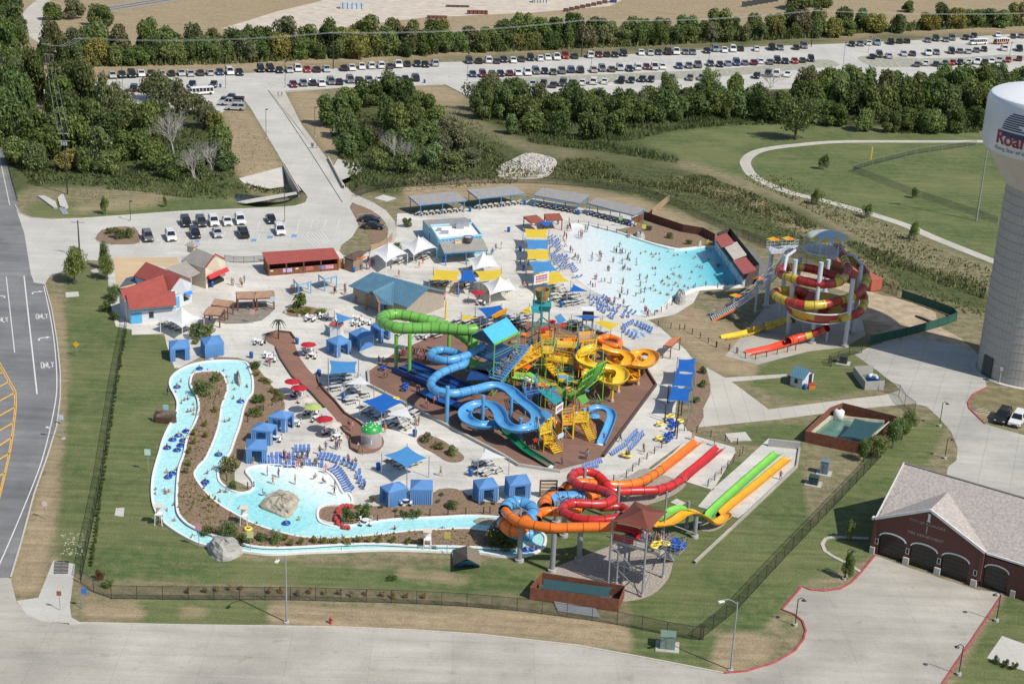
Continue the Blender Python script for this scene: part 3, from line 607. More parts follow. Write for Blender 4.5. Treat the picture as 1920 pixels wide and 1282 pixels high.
for x in range(895,1500,30):
    it.append((x+R.uniform(-6,6),R.uniform(203,214),R.uniform(6,8.5),R.uniform(7,9),C('dense','dense','loose'),C(DG,MG,DG,OL)))
    it.append((x+R.uniform(4,24),R.uniform(222,236)-max(0,(x-1100)*.02),R.uniform(6,8.5),R.uniform(7,9.5),'dense',C(DG,MG,MG,DG)))
for x,y,h,w,k,c in [(920,190,7,9,'loose',OL),(965,192,7,9,'loose',MG),(1115,196,4,4,'loose',MG),(1330,180,8,8,'loose',MG),(1375,172,6,5,'loose',MG),(1250,182,7,7,'loose',OL),(960,252,5,6,'tall',WG),(1000,250,6,7,'dense',MG),(1045,258,6,7,'dense',MG),(1110,262,7,8,'dense',DG),(1150,255,6,8,'dense',DG)]: it.append((x,y,h,w,k,c))
for x in range(1500,1900,30):
    it.append((x+R.uniform(-7,7),R.uniform(182,192),R.uniform(8,10.5),R.uniform(8,10.5),C('dense','dense','loose'),C(DG,MG,OL,MG)))
    it.append((x+R.uniform(2,24),R.uniform(210,222),R.uniform(8.5,11),R.uniform(8,11),'dense',C(DG,MG,DG,MG)))
for x,y in [(1620,246),(1665,248),(1700,245),(1745,250),(1790,248),(1560,236),(1830,240),(1880,200),(1910,170),(1870,160),(1935,210),(1960,180)]: it.append((x,y,R.uniform(5,8),R.uniform(7,9),'dense',C(DG,MG,MG)))
belt(it,'above the park lawn','trees between the far car park and the park lawn')
tree(1492,262,11.5,12.5,'oak',DG,label='large lone spreading oak beside the curving park path')
for i,(x,y,h,w,c) in enumerate([(100,38,6,8,DG),(140,36,6.5,9,OL),(188,50,8,9,MG)]): tree(x,y,h,w,'dense',c,label=['low dark tree beside the curving path at top','olive tree between two others below the railway','rounded green tree nearest the railway tracks'][i])
for x,y,h,w,l in [(1500,18,7,14,'wide dark tree clump left of the top field'),(1545,14,6,12,'dark leafy tree by the stacked dark fence panels'),(1700,23,5,6,'small lone tree out in the brown top field')]: tree(x,y,h,w,'dense',DG,label=l)
for x,y,h,w,l in [(1543,318,3.6,2.6,'young green tree inside the curve of the park path'),(1531,384,4,2.6,'young tree beside the path below the curve'),(1624,408,3,2.2,'young tree on the verge halfway down the path'),(1712,450,3.6,2.8,'young tree on the verge near the water tower'),(1715,372,2.8,1.6,'thin pale sapling along the outfield fence'),
  (1585,1085,3.9,1.7,'slim young tree by the lamp in the station lawn'),(1594,1012,3,1.6,'thin sapling in the shade of the fire station'),(198,402,3.4,2,'young tree on the strip north of the front lot'),(310,388,2.4,1.2,'tiny sapling right along the grass strip')]: tree(x,y,h,w*1.1,'loose',MG,label=l)
for x,y,h,w,l in [(140,533,6.5,5.2,'rounded tree shading the drive into the front lot'),(195,505,4.6,2.2,'slim upright tree beside the tan forecourt'),(200,525,4,3.2,'bushy tree left of the red roofed building'),(213,560,2.6,3,'dense low tree against the red roofed building'),(1704,810,3.4,2.8,'small tree at the corner of the fenced pump yard'),(1690,824,3.4,2.8,'second small tree down along the pump yard fence'),(1672,840,4,3.2,'widest small tree along the pump yard fence'),(1650,858,3.6,3,'fourth small tree along the pump yard fence'),(1618,865,3,3,'leafy small tree before the pump yard front fence')]: tree(x,y,h,w,'oak',MG,label=l)
def bare(px,py,h,w,seed,label,lean=0):
    r=random.Random(seed); b=MB(); 
    def grow(p,d,L,ra,dep):
        e=p+d*L; b.cyl(p,e,ra,ra*.62,n=5 if dep<2 else 3,cap=False)
        if dep>=6: return
        for i in range(3 if dep in(1,2,3) else 2):
            dd=(d+Vector((r.gauss(0,.42),r.gauss(0,.42),r.gauss(.12,.25)))).normalized(); grow(e if i<2 else p.lerp(e,.6),dd,L*r.uniform(.68,.9),ra*.6,dep+1)
    p=P(px,py); 
    for k in range(3): grow(Vector((r.uniform(-.3,.3),r.uniform(-.3,.3),-.1)),Vector((lean+r.gauss(0,.22),r.gauss(0,.22),1)).normalized(),h*.24,.16,0)
    tr=b; o=empty('bare_tree',p,0,label,'tree'); tr.build('trunk',mGrey,o); return o
bare(328,295,13,9,3,'large leafless grey tree in the left wood')
bare(368,338,8.5,6,4,'leaning dead tree with bleached limbs at the creek',-.3)
bare(397,322,8.5,4,5,'slim dead tree with pale trunk near the creek bank',.1)
bare(270,275,5,4,8,'small pale trunked dead tree deep in the left wood')
bare(745,322,10,4,6,'slender bare tree with pale trunk in the thicket')
tree(700,275,6.5,8,'fine',(.11,.10,.07),label='brownish grey leafless looking tree among green ones')
bare(1445,166,7,5,7,'pale twiggy tree by the car park edge')
def scatter(name,polys,dens,h,wd,col,z0=0,tag_='undergrowth',up=True):
    r=random.Random(len(name)); b=MB()
    for poly in polys:
        w_=G(poly); xs=[p.x for p in w_]; ys=[p.y for p in w_]; n=len(w_)
        A=abs(sum(w_[i].x*w_[(i+1)%n].y-w_[(i+1)%n].x*w_[i].y for i in range(n)))/2; k=0
        while k<A*dens:
            x,y=r.uniform(min(xs),max(xs)),r.uniform(min(ys),max(ys)); c=False
            for i in range(n):
                a,d=w_[i],w_[(i+1)%n]
                if (a.y>y)!=(d.y>y) and x<(d.x-a.x)*(y-a.y)/(d.y-a.y)+a.x: c=not c
            if not c: continue
            k+=1; clump=.6+.4*math.sin(x*.31+1.7*math.sin(y*.23))*math.sin(y*.37); hh=h*r.uniform(.5,1.1)*clump; a=r.uniform(0,6.28); ww=wd*r.uniform(.5,1.2)
            dx,dy=math.cos(a)*ww,math.sin(a)*ww; lx,ly=r.gauss(0,.3)*hh,r.gauss(0,.3)*hh
            b.add([(x-dx,y-dy,z0),(x+dx,y+dy,z0),(x+lx+dx*.5,y+ly+dy*.5,z0+hh),(x+lx-dx*.3,y+ly-dy*.3,z0+hh*.9)],[(0,1,2,3)])
    o=b.build(name,mLeaf,local=False,kind='stuff',color=(*col,1),label=None); return o
scatter('reeds',[q(2,1040,770,1180,755,1450,800,1700,850,1890,895,1870,915,1600,870,1300,830,1060,800),q(3,-40,690,200,660,490,640,500,662,300,690,0,730),q(3,1200,715,1640,700,1660,745,1215,750),
  q(2,870,690,1400,770,1700,735,1908,690,1908,720,1620,790,1450,790,1000,760)],5.,2.0,.17,(.115,.15,.055))
scatter('creek_reeds',[q(1,600,1030,840,1000,1080,1010,1280,1100,1270,1115,1000,1105,800,1075,600,1060),q(1,1130,1030,1280,1030,1340,1020,1480,1055,1590,1075,1560,1085,1380,1075,1290,1060),q(2,0,830,200,900,300,990,150,990,60,1080,20,1040,130,950)],4.5,1.4,.18,(.13,.165,.06))
scatter('bank_shrubbery',[q(3,0,985,120,980,400,1090,600,1170,760,1270,700,1282,500,1230,250,1130,0,1070),q(6,900,70,1000,80,1200,150,1450,240,1690,310,1690,390,1560,350,1300,260,1100,190,960,120),q(2,1160,960,1250,900,1440,880,1560,950,1570,1000,1300,1005,1180,1000),q(2,1480,985,1900,1030,1908,1070,1650,1040)],4.5,1.2,.22,(.15,.165,.065))
scatter('undergrowth',[[(0,270),(60,240),(430,240),(440,330),(400,345),(300,340),(180,350),(60,345)],[(600,200),(830,230),(950,295),(930,335),(860,340),(720,355),(660,340),(640,300)],[(880,195),(1860,180),(1860,235),(1400,235),(1200,245),(1000,250),(900,225)]],2.,1.3,.34,(.11,.135,.05))
scatter('belt_brush',[[(90,128),(400,122),(820,102),(820,84),(400,98),(90,104)],[(868,101),(1200,88),(1570,70),(1570,54),(1200,68),(868,82)],[(1600,64),(1920,50),(1960,40),(1600,52)]],1.4,3.2,.5,(.13,.155,.055))
scatter('slope_scrub',[[(700,345),(860,335),(960,300),(1020,325),(960,345),(720,362)],[(1480,330),(1700,440),(1860,510),(1860,545),(1680,480),(1470,370),(1380,330)],[(900,285),(1040,320),(1260,330),(1480,400),(1680,510),(1850,575),(1850,600),(1640,540),(1440,440),(1250,370),(1050,335),(920,330)],[(760,190),(860,205),(960,275),(900,290),(820,240)]],1.8,.75,.2,(.165,.175,.07))
scatter('island_planting',[INN[::2]],2.,.7,.16,(.22,.235,.075),z0=.42)
scatter('dry_weeds',[[(860,265),(1000,300),(1250,310),(1450,380),(1600,450),(1700,520),(1680,540),(1500,460),(1300,400),(1100,340),(930,320)],[(100,355),(330,355),(430,375),(330,385),(110,392)],[(420,190),(460,230),(520,300),(450,330),(430,250)]],.9,.35,.14,(.30,.25,.16))
HG=[]
for i in range(66):
    t=i/65; x=236-(236-182)*t if t<.35 else 0
    pts=[(237,622),(222,700),(208,800),(193,900),(183,980),(170,1062)]
    f=t*5; j=min(4,int(f)); u=f-j; x=pts[j][0]+(pts[j+1][0]-pts[j][0])*u; y=pts[j][1]+(pts[j+1][1]-pts[j][1])*u
    bush(x+R.uniform(-1.5,1.5),y,R.uniform(.35,.8),R.uniform(.45,.85),DG,group='small shrubs planted along the left fence',label=f'small dark shrub beside the long left fence, {ordinal(i+1)} from its top end')
for x,y,h,w,c,l,k in [(q1(4,1135,930)+(2.6,3.9,WG,'large round bright green bush on the river island','fine')),(q1(4,1205,860)+(1.6,2.6,MG,'low bush beside the large one on the river island','bush')),
  (q1(4,1110,610)+(2.8,4,DG,'large dark bush behind the white marquee','bush')),(q1(4,1170,600)+(2.2,3,MG,'green bush next to the closed blue cabana','bush')),(q1(4,1090,640)+(.9,2,YG,'low yellow flowering bush by the blue cabana','bush')),
  (q1(7,1280,100)+(2.4,3.6,OL,'big olive bush on the point between river and kid pool','bush')),(q1(7,1300,195)+(1.3,1.6,WG,'small bright bush at the tip of the point','bush')),
  (q1(7,1275,465)+(2.2,3.3,WG,'round bright green bush at the river bend','fine')),(q1(7,1160,455)+(1.4,2.4,DG,'dark purple bush left of the bright one at the bend','bush')),(q1(7,1370,500)+(1.3,2.4,DG,'dark spiky bush below the yellow raft at the bend','bush')),(q1(7,1460,490)+(1.3,2.2,DG,'dark bush right of the painted sign on the island','bush')),(q1(7,1545,505)+(2,2.2,MG,'upright bamboo like bush at the island edge','fine')),
  (q1(8,890,515)+(3,5.2,DG,'big dark green bush beside the slide splash pool','fine')),(q1(8,950,525)+(2.4,3.4,MG,'mid green bush right against the slide splash pool','fine')),
  (q1(4,1445,970)+(1.4,2.8,DG,'dark bush beside the right river channel','bush')),(q1(4,1425,1040)+(1.2,3,DG,'wide dark bush below the rope fence right of the river','bush')),(q1(4,1420,780)+(1.4,2.6,DG,'dark bush at the top bend of the river','bush')),
  (q1(8,40,375)+(2,2.2,DG,'dark bush next to the red flower ring','bush')),(q1(8,130,360)+(2.1,2.4,MG,'mid green bush second right of the red ring','bush')),(q1(8,170,265)+(1.1,1.4,OL,'small bush in the mulch behind the red ring','bush')),(q1(8,350,355)+(1.2,1.6,DG,'dark bush above the rope fence, left of its pair','bush')),(q1(8,410,360)+(1.3,2.4,DG,'dark wide bush above the rope fence, right of its pair','bush')),(q1(8,620,300)+(1.1,2.4,DG,'low dark juniper in the mulch between cabanas','bush')),
  (q1(7,1690,20)+(1,1.4,MG,'x','bush'))][:-1]+[(225,447,2.2,3.6,DG,'large bush on the front lot island','bush'),(243,446,2,3,MG,'bush at the right end of the front lot island','bush'),(205,440,1.4,2.2,OL,'olive bush at the left end of the front lot island','bush'),
  (197,585,1.8,2.6,DG,'dark bush against the red roofed building wall','bush'),(215,600,1.5,2.2,DG,'dark bush beside the corner of the red roofed building','bush'),(210,570,2,2.2,DG,'dark shrub against the long wall of the red building','bush'),
  (1668,1245,.01,.01,DG,'x','bush')][:-1]+[(562,580,3,3.6,DG,'rounded dark bush in the entry planting bed','bush'),(573,588,1.0,3.6,YG,'yellow green ground cover bush in the entry bed','bush'),(600,588,.9,3,YG,'yellow lily clump right in the entry bed','bush'),(550,585,.8,2.4,YG,'yellow lily clump left in the entry bed','bush'),
  (800,828,1.4,2.4,OL,'upper bush in the bean shaped bed','bush'),(848,853,1.5,2.2,MG,'round bush at the lower end of the bean shaped bed','bush'),(822,842,.9,2.6,OL,'brown flowering bush mid bean shaped bed','bush'),
  (1318,700,1.2,1.8,MG,'green bush at the top of the strip behind the blue sails','bush'),(1318,725,1.1,2,MG,'green bush mid strip behind the blue sails','bush'),(1305,755,1,1.8,MG,'green bush at the low end of the strip behind the blue sails','bush'),
  (762,425,2,3,DG,'dark bush behind the snack building','bush'),(745,470,1.7,2.4,MG,'bush between the brown kiosk and white tents','bush'),(690,430,.9,1.8,OL,'low shrub in the entry island behind the parked cars','bush'),
  (1256,447,1.3,2,MG,'bush above the rocks at the wave pool side','bush'),(1215,432,1.2,2,OL,'low brown bush by the wave pool rope fence','bush'),(1290,458,1.1,2,MG,'bush by the green cactus figure','bush'),
  (1868,1243,.9,1.1,DG,'small clipped shrub left of three by the station path','bush'),(1885,1250,.9,1.1,DG,'small clipped shrub middle of three by the station path','bush'),(1901,1255,.9,1.1,DG,'small clipped shrub right of three by the station path','bush'),
  (188,1085,1.2,1.4,(.16,.08,.03),'rust brown shrub by the fence corner','bush'),(205,1098,.7,2,MG,'scrubby green plant by the fence corner','bush'),(735,1087,.5,1.8,MG,'low scrubby weed patch on the front lawn','bush')]:
    bush(x,y,h,w,c,k,label=l)
for i,(x,y) in enumerate(q(4,1205,1020,1150,1100,1080,1150,1085,1200,1060,1250,1150,1160)+q(7,1060,60,1040,100,1590,480,1625,510,1685,500,1755,490,1805,495,1875,500)+q(8,35,500,92,490,155,490,212,490,290,492,375,500,440,500)):
    bush(x,y,.9,1.2,YG,'bush',label=f'yellow green ornamental grass tuft on the river island, {ordinal(i+1)} along it',group='grass tufts on the river island',name='grass_tuft',cat='plant',z=.42)
for i,(x,y) in enumerate(q(7,1050,775,1145,770,1215,760,1290,755,1345,755,1505,775,1575,770,1665,785,1735,775,1820,780,1895,780)+q(8,60,790,142,785,228,790,292,800,365,802,462,805)):
    bush(x,y,.75,.95,(.42,.31,.16),'bush',label=f'straw coloured grass tuft behind the front fence, {ordinal(i+1)} from the left',group='straw grass tufts behind the front fence',name='grass_tuft',cat='plant')
for i,(x,y) in enumerate(q(4,1430,820,1470,850,1500,860,1530,910,1560,930,1580,950,1450,1010,1540,960)): bush(x,y,.8,1.7,YG if i<6 else OL,label=f'yellow green shrub in the bed right of the river, {ordinal(i+1)} from the top',group='yellow shrubs right of the river')
for i,(x,y) in enumerate(q(8,560,230,720,245,790,280,850,280,300,320,220,300,90,300,870,255,540,270,590,290)): bush(x,y,.5,.9,C(OL,DG),label=f'tiny shrub in the mulch below the cabanas, {ordinal(i+1)}',group='tiny shrubs below the cabanas')
mPaint=mat('car_paint',None,r=.32,var=.05,coat=.6); mGlass=mat('car_glass',(.015,.018,.022),r=.08,var=.1,spec=.7); mTyre=mat('tyre',(.02,.02,.02),r=.9); mRim=mat('rim',(.5,.5,.52),r=.35,met=.8)
mLamp=mat('headlamp',(.75,.75,.72),r=.15); mTail=mat('tail_lamp',(.35,.015,.012),r=.25); mTrim=mat('dark_trim',(.03,.03,.032),r=.6)
def hull(b,prof,hw,top=.92):
    zs=[p[1] for p in prof]; zm=min(zs); zx=max(zs); n=len(prof)
    w=[hw*(1-(1-top)*max(0,(z-zm)/(zx-zm)-.45)/.55) for x,z in prof]
    b.add([(x,-w[i],z) for i,(x,z) in enumerate(prof)]+[(x,w[i],z) for i,(x,z) in enumerate(prof)],[tuple(range(n)),tuple(range(2*n-1,n-1,-1))]+[(i,n+i,n+(i+1)%n,(i+1)%n) for i in range(n)])
CT={'sedan':dict(L=4.7,hw=.9,body=[(-2.33,.3),(-2.36,.62),(-2.28,.9),(-1.55,.98),(.85,.97),(1.9,.86),(2.28,.7),(2.34,.45),(2.3,.3)],gl=(-1.72,1.02,-1.05,.22,.96,1.44)),
 'suv':dict(L=4.8,hw=.96,body=[(-2.36,.36),(-2.4,.75),(-2.34,1.08),(.95,1.1),(1.95,1.02),(2.3,.85),(2.38,.5),(2.34,.36)],gl=(-2.32,1.15,-2.12,.42,1.08,1.78)),
 'pickup':dict(L=5.6,hw=.98,body=[(-2.8,.42),(-2.82,1.05),(-.62,1.05),(1.45,1.12),(2.5,1.05),(2.78,.88),(2.82,.5),(2.8,.42)],gl=(-.62,1.5,-.5,.85,1.08,1.84)),
 'van':dict(L=5.2,hw=.98,body=[(-2.56,.32),(-2.6,.8),(-2.56,1.1),(1.2,1.08),(2.2,.95),(2.52,.78),(2.58,.45),(2.54,.32)],gl=(-2.52,1.85,-2.4,.75,1.06,1.82))}
def car_meshes(k):
    d=CT[k]; hw=d['hw']; x0,x1,r0,r1,zb,zt=d['gl']; P_={}
    b=MB(); hull(b,d['body'],hw); gw=hw*.93; rw=hw*.74
    b.add([(r0,-rw-.02,zt-.01),(r1,-rw-.02,zt-.01),(r1,rw+.02,zt-.01),(r0,rw+.02,zt-.01),(r0+.08,-rw+.08,zt+.05),(r1-.1,-rw+.08,zt+.05),(r1-.1,rw-.08,zt+.05),(r0+.08,rw-.08,zt+.05)],[(4,5,6,7),(0,1,5,4),(1,2,6,5),(2,3,7,6),(3,0,4,7),(3,2,1,0)])
    xm=(x0+x1)/2; rm=(r0+r1)/2
    for s in(-1,1):
        for a,c in((x0,r0),(x1,r1),(xm-.1,rm-.05)): b.bar((a,s*gw,zb-.03),(c,s*rw,zt),.09)
    if k=='pickup':
        b.bar((-2.78,0,1.07),(-2.78,1e-3,1.07),.01)
    P_['body']=(b,mPaint)
    g=MB(); n=.03
    V=[(x0+n,-gw+n,zb),(x1-n,-gw+n,zb),(x1-n,gw-n,zb),(x0+n,gw-n,zb),(r0+n,-rw+.01,zt),(r1-n,-rw+.01,zt),(r1-n,rw-.01,zt),(r0+n,rw-.01,zt)]
    g.add(V,[(0,1,5,4),(1,2,6,5),(2,3,7,6),(3,0,4,7)]); P_['window']=(g,mGlass)
    if k=='pickup':
        t=MB(); t.box((-1.72,0,1.052),(2.05,1.6,.02)); P_['cargo_bed']=(t,mTrim)
        for s in(-1,1): b.box((-1.72,s*.9,1.05),(2.16,.12,.12))
        b.box((-2.76,0,1.05),(.1,1.7,.12))
    wh=[]
    xa=d['L']*.3
    for x in(-xa,xa):
        for s in(-1,1):
            t=MB(); t.cyl((x,s*(hw-.2),.34),(x,s*(hw+.02),.34),.34,n=14); r_=MB(); r_.cyl((x,s*(hw-.02),.34),(x,s*(hw+.035),.34),.21,n=10); wh.append((t,r_))
    l=[MB().box((d['L']/2-.1,s*hw*.7,.62),(.1,.36,.16)) for s in(-1,1)]; tl=[MB().box((-d['L']/2+.02,s*hw*.78,.72),(.1,.26,.2)) for s in(-1,1)]
    return P_,wh,l,tl
def join(bs):
    o=MB(); mats=[]
    for b,m_ in bs:
        if m_ not in mats: mats.append(m_)
        o.m=mats.index(m_); o.add(b.v,b.f)
    return o,mats
CARM={}
for k in CT:
    P_,wh,l,tl=car_meshes(k)
    o,ms_=join([P_[n] for n in P_]+[(t,mTyre) for t,_ in wh]+[(t,mLamp) for t in l]+[(t,mTail) for t in tl])
    me=bpy.data.meshes.new(k); me.from_pydata(o.v,[],o.f)
    for m_ in ms_: me.materials.append(m_)
    me.polygons.foreach_set('material_index',o.mi); me.update(); CARM[k]=me
CC={'w':((.72,.72,.70),'white'),'k':((.012,.013,.015),'black'),'g':((.13,.135,.14),'grey'),'d':((.05,.052,.055),'dark grey'),'s':((.42,.43,.44),'silver'),'r':((.33,.02,.02),'red'),'m':((.12,.016,.02),'dark red'),'b':((.03,.05,.11),'dark blue'),'l':((.2,.27,.34),'pale blue'),'t':((.34,.29,.22),'tan'),'e':((.02,.045,.035),'dark green'),'o':((.09,.09,.05),'olive')}
TY={'':'sedan','u':'suv','p':'pickup','v':'van'}; TN={'sedan':'sedan','suv':'SUV','pickup':'pickup truck','van':'minivan'}
def parse(s):
    o=[]
    for t in s.split():
        x,y,c=t.split(','); o.append((float(x),float(y),c[0],TY[c[1:]]))
    return o
def far_car(px,py,c,k,label,group,dirpx=(-7,-12)):
    p=P(px,py); a=P(px+dirpx[0],py+dirpx[1])-p; ang=math.atan2(a.y,a.x)+(math.pi if R.random()<.6 else 0)+R.uniform(-.03,.03)
    o=bpy.data.objects.new('parked_car',CARM[k]); link(o); o.location=(p.x,p.y,.03); o.rotation_euler=(0,0,ang); s=R.uniform(1.1,1.18); o.scale=(s,s,s); o.color=(*CC[c][0],1); tag(o,label,'car',group); return o
ROWS={'back row':[(1,"630,430,s 683,428,e 738,427,ku 790,422,w 845,422,d 905,424,s 958,420,k 1015,418,s 1065,420,s 1120,417,d 1175,415,s 1230,413,b 1285,412,wu 1338,415,k 1458,397,ku 1512,396,ku 1563,402,k 1618,400,s 1665,394,wu 1717,398,r 1770,398,k 1825,396,s"),
 (2,"15,390,k 60,388,w 115,381,w 168,379,wu 222,376,wu 270,379,d 318,371,wp 368,367,k 425,367,k 470,370,k 522,364,su 715,350,du 768,350,k 822,347,wu 868,350,d 908,343,k 960,346,w 1005,340,d 1058,334,ku 1110,335,w 1153,330,w 1203,329,wp 1252,323,ru 1303,323,e 1390,318,wu 1440,315,m 1483,314,k 1530,315,k 1577,309,ku 1675,303,w 1727,304,s 1773,302,d 1825,300,kp 1870,299,wp"),
 (3,"15,300,g 55,300,g 135,293,k 183,284,lu 232,288,w 280,285,wu 322,281,k 412,281,w 498,275,kp 545,275,g 633,273,k 677,266,gu 945,255,k 993,253,g 1037,248,w 1085,247,lp 1163,243,kp 1210,239,k 1252,237,k 1370,233,g 1415,226,eu 1470,230,g 1505,222,gu 1582,218,k 1628,208,k 1762,203,w 1845,210,d 1890,209,g")],
 'middle row':[(1,"1640,481,m 1697,475,g 1748,472,k 1798,476,w 1850,467,gu 1895,467,k"),(2,"50,458,gu 100,461,k 155,456,g 212,453,w 258,453,t 308,452,su 357,448,k 413,447,ku 735,424,b 790,425,mu 843,423,k 890,421,k 940,418,m 988,417,w 1040,416,wu 1087,409,gu 1137,408,k 1185,413,o 1232,406,gp 1282,401,bu 1335,402,ku 1410,400,t 1457,394,gu 1510,396,o 1557,389,su 1610,393,k 1655,386,wu 1705,383,m 1750,384,wp 1793,381,w 1888,378,b"),
 (3,"35,376,g 85,372,gp 155,365,d 208,369,k 253,363,l 300,361,bu 347,359,g 396,358,m 433,351,w 486,355,g 528,349,ku 573,351,k 625,349,r 668,345,e 716,339,ku 1057,324,k 1098,316,du 1150,321,s 1235,309,s 1283,308,d 1372,304,wp 1417,301,g 1502,296,ku 1548,293,g 1595,295,s 1640,288,g 1684,283,k 1795,279,wv 1880,281,kp")],
 'front row':[(1,"750,504,ku 805,508,s 940,495,w 1075,482,k 1195,482,d"),(2,"955,474,w 1010,482,d 1070,480,s 1127,479,kp 1185,484,d 1237,476,du 1287,475,d 1347,470,w 1410,466,wu 1472,464,w 1563,459,kp 1620,458,k 1680,452,k 1730,453,k 1845,444,g"),(3,"40,444,o 105,443,g 412,433,k 475,424,ku 522,424,wu 585,425,w 1310,368,g 1360,362,w 1415,366,e 1465,361,g 1507,359,r 1548,357,k 1600,354,w 1647,354,wp 1688,355,k 1727,351,w 1768,345,s 1817,343,r 1880,336,m 1690,434,w")]}
for rn,parts in ROWS.items():
    L=[]
    for k,s in parts: L+=[(*q1(k,x,y),c,t) for x,y,c,t in parse(s)]
    L.sort()
    for i,(x,y,c,t) in enumerate(L): far_car(x,y+1,c,t,f"{CC[c][1]} {TN[t]}, {ordinal(i+1)} from left, far car park {rn}",f'cars in the {rn} of the far car park',(6,-13) if rn[0]=='f' else (-7,-12))
for x,y,c,k,l in [(1300,562,'k','pickup','black pickup truck parked sideways at the end of the car park wood'),(1287,584,'s','pickup','silver pickup truck between the black pickup and silver SUV'),(1315,610,'s','suv','silver SUV parked sideways nearest the dry bank'),(262,482,'k','sedan','black sedan alone on the lane by the power poles')]:
    far_car(*q1(1,x,y+6),c,k,l,None,(14,.5))
def near_car(px,py,c,k,ang,label,group):
    p=P(px,py); e=empty('parked_car',(p.x,p.y,.035),ang,label,'car',group); P_,wh,l,tl=car_meshes(k); col=(*CC[c][0],1)
    P_['body'][0].build('body',mPaint,e,color=col)
    for n in P_:
        if n!='body': P_[n][0].build(n,P_[n][1],e)
    for t,r_ in wh: w_=t.build('wheel',mTyre,e,smooth=False); r_.build('rim',mRim,w_)
    for t in l: t.build('headlight',mLamp,e)
    for t in tl: t.build('tail_light',mTail,e)
    g=MB()
    L=CT[k]['L']; g.box((L/2-.02,0,.42),(.08,.9,.2)); g.build('grille',mTrim,e)
def dirang(px,py,dx,dy):
    a=P(px+dx,py+dy)-P(px,py); return math.atan2(a.y,a.x)
g='cars parked in the front lot'
for k,x,y,c,t,l in [(1,1040,1258,'k','suv','black SUV at the left end of the upper row of the front lot'),(1,1125,1258,'d','suv','dark grey SUV second in the upper row of the front lot'),(1,1195,1254,'w','suv','white SUV third in the upper row of the front lot'),(1,1270,1252,'w','sedan','white sedan fourth in the upper row of the front lot'),(1,1342,1246,'w','suv','white SUV with roof bars, fifth in the upper row of the front lot'),(1,1515,1240,'k','sedan','black car alone at the right end of the upper row'),
 (4,827,58,'g','suv','grey SUV at the left end of the lower row of the front lot'),(4,955,55,'w','suv','white SUV second in the lower row of the front lot'),(4,1090,40,'k','suv','black SUV third in the lower row of the front lot'),(4,1215,36,'s','sedan','silver sedan fourth in the lower row of the front lot'),(4,1360,36,'k','pickup','black pickup truck in the lower row of the front lot'),(4,1565,22,'w','suv','white SUV at the right end of the lower row')]:
    x_,y_=q1(k,x,y); near_car(x_,y_,c,t,dirang(x_,y_,7,15),l,g)
for x,y,l in [(160,1240,'black sedan parked beside the curving walkway, upper of two'),(178,1278,'black sedan parked beside the curving walkway, lower of two')]:
    x_,y_=q1(2,x,y); near_car(x_,y_,'k','sedan',dirang(x_,y_,20,1.5),l,None)
for x,y,c,l in [(1785,1066,'k','black SUV parked below the water tower'),(1868,1083,'w','white SUV parked beside the black one below the tower')]:
    x_,y_=q1(6,x,y); near_car(x_,y_,c,'suv',dirang(x_,y_,-12,17),l,None)
mWhite=mat('white_paint',(.74,.74,.72),r=.45,var=.07); mOr=mat('tram_orange',(.55,.2,.08),r=.5); mGreyM=mat('galvanised',(.36,.38,.4),r=.5,met=.3,var=.12); mBlackM=mat('black_metal',(.02,.02,.022),r=.5)
def tram(k,x,y,label,cab):
    x_,y_=q1(k,x,y); p=P(x_,y_); e=empty('shuttle_tram',(p.x,p.y,.03),dirang(x_,y_,-20,1.2),label,'shuttle'); L=6.5
    MB().box((0,0,.45),(L,2,.55)).build('lower_body',mOr if not cab else mWhite,e); b=MB()
    for i in range(7):
        for s in(-1,1): b.box((-L/2+.15+i*(L-.3)/6,s*.92,1.0),(.12,.08,1.1))
    b.build('window_post',mWhite,e); MB().box((0,0,2.1),(L+.1,2.1,.16)).build('roof',mWhite,e)
    MB().box((0,0,1.0),(L-.4,1.6,.7)).build('seat_row',mTrim,e)
    if cab: MB().box((L/2+.6,0,.45),(1.3,1.9,.8),top=(.85,.9)).build('cab',mWhite,e); MB().box((L/2+.42,0,1.25),(.8,1.7,.6),top=(.6,.85)).build('windscreen',mGlass,e)
    for sx in(-1,1):
        for s in(-1,1): MB().cyl((sx*L*.34,s*.8,.4),(sx*L*.34,s*1.03,.4),.4,n=12).build('wheel',mTyre,e)
tram(3,1655,250,'white shuttle tram with a driving cab in the far car park',True); tram(3,1780,247,'open sided orange and white shuttle trailer behind the tram',False); tram(1,1130,530,'red and white shuttle tram half hidden by the car park trees',True)
TS.update({'i':(740,340,5.99),'j':(190,450,6.408),'k':(480,440,5.99),'l':(1300,420,7.12),'m':(790,440,8.),'n':(560,560,6.408),'o':(540,700,7.123),'p':(440,740,5.827),'w':(1480,740,7.385),'x':(1340,600,8.727),'t':(880,600,9.861)})
def W(k,x,y,z=0.): return P(*q1(k,x,y),z)
def Ws(k,*a): return [W(k,a[i],a[i+1],a[i+2]) for i in range(0,len(a),3)]
def plate(b,pts,th=.12):
    n=len(pts); lo=[(p[0],p[1],p[2]-th) for p in pts]
    a=sum(pts[i][0]*pts[(i+1)%n][1]-pts[(i+1)%n][0]*pts[i][1] for i in range(n))
    if a<0: pts=pts[::-1]; lo=lo[::-1]
    return b.add(list(lo)+list(pts),[tuple(range(n-1,-1,-1)),tuple(range(n,2*n))]+[(i,(i+1)%n,n+(i+1)%n,n+i) for i in range(n)])
def metal(name,rgb,ax=0,per=2.4,dark=.7,sharp=.18,r=.45): return mat(name,rgb,r=r,var=.12,scale=.7,stripes=(ax,per,dark,sharp))
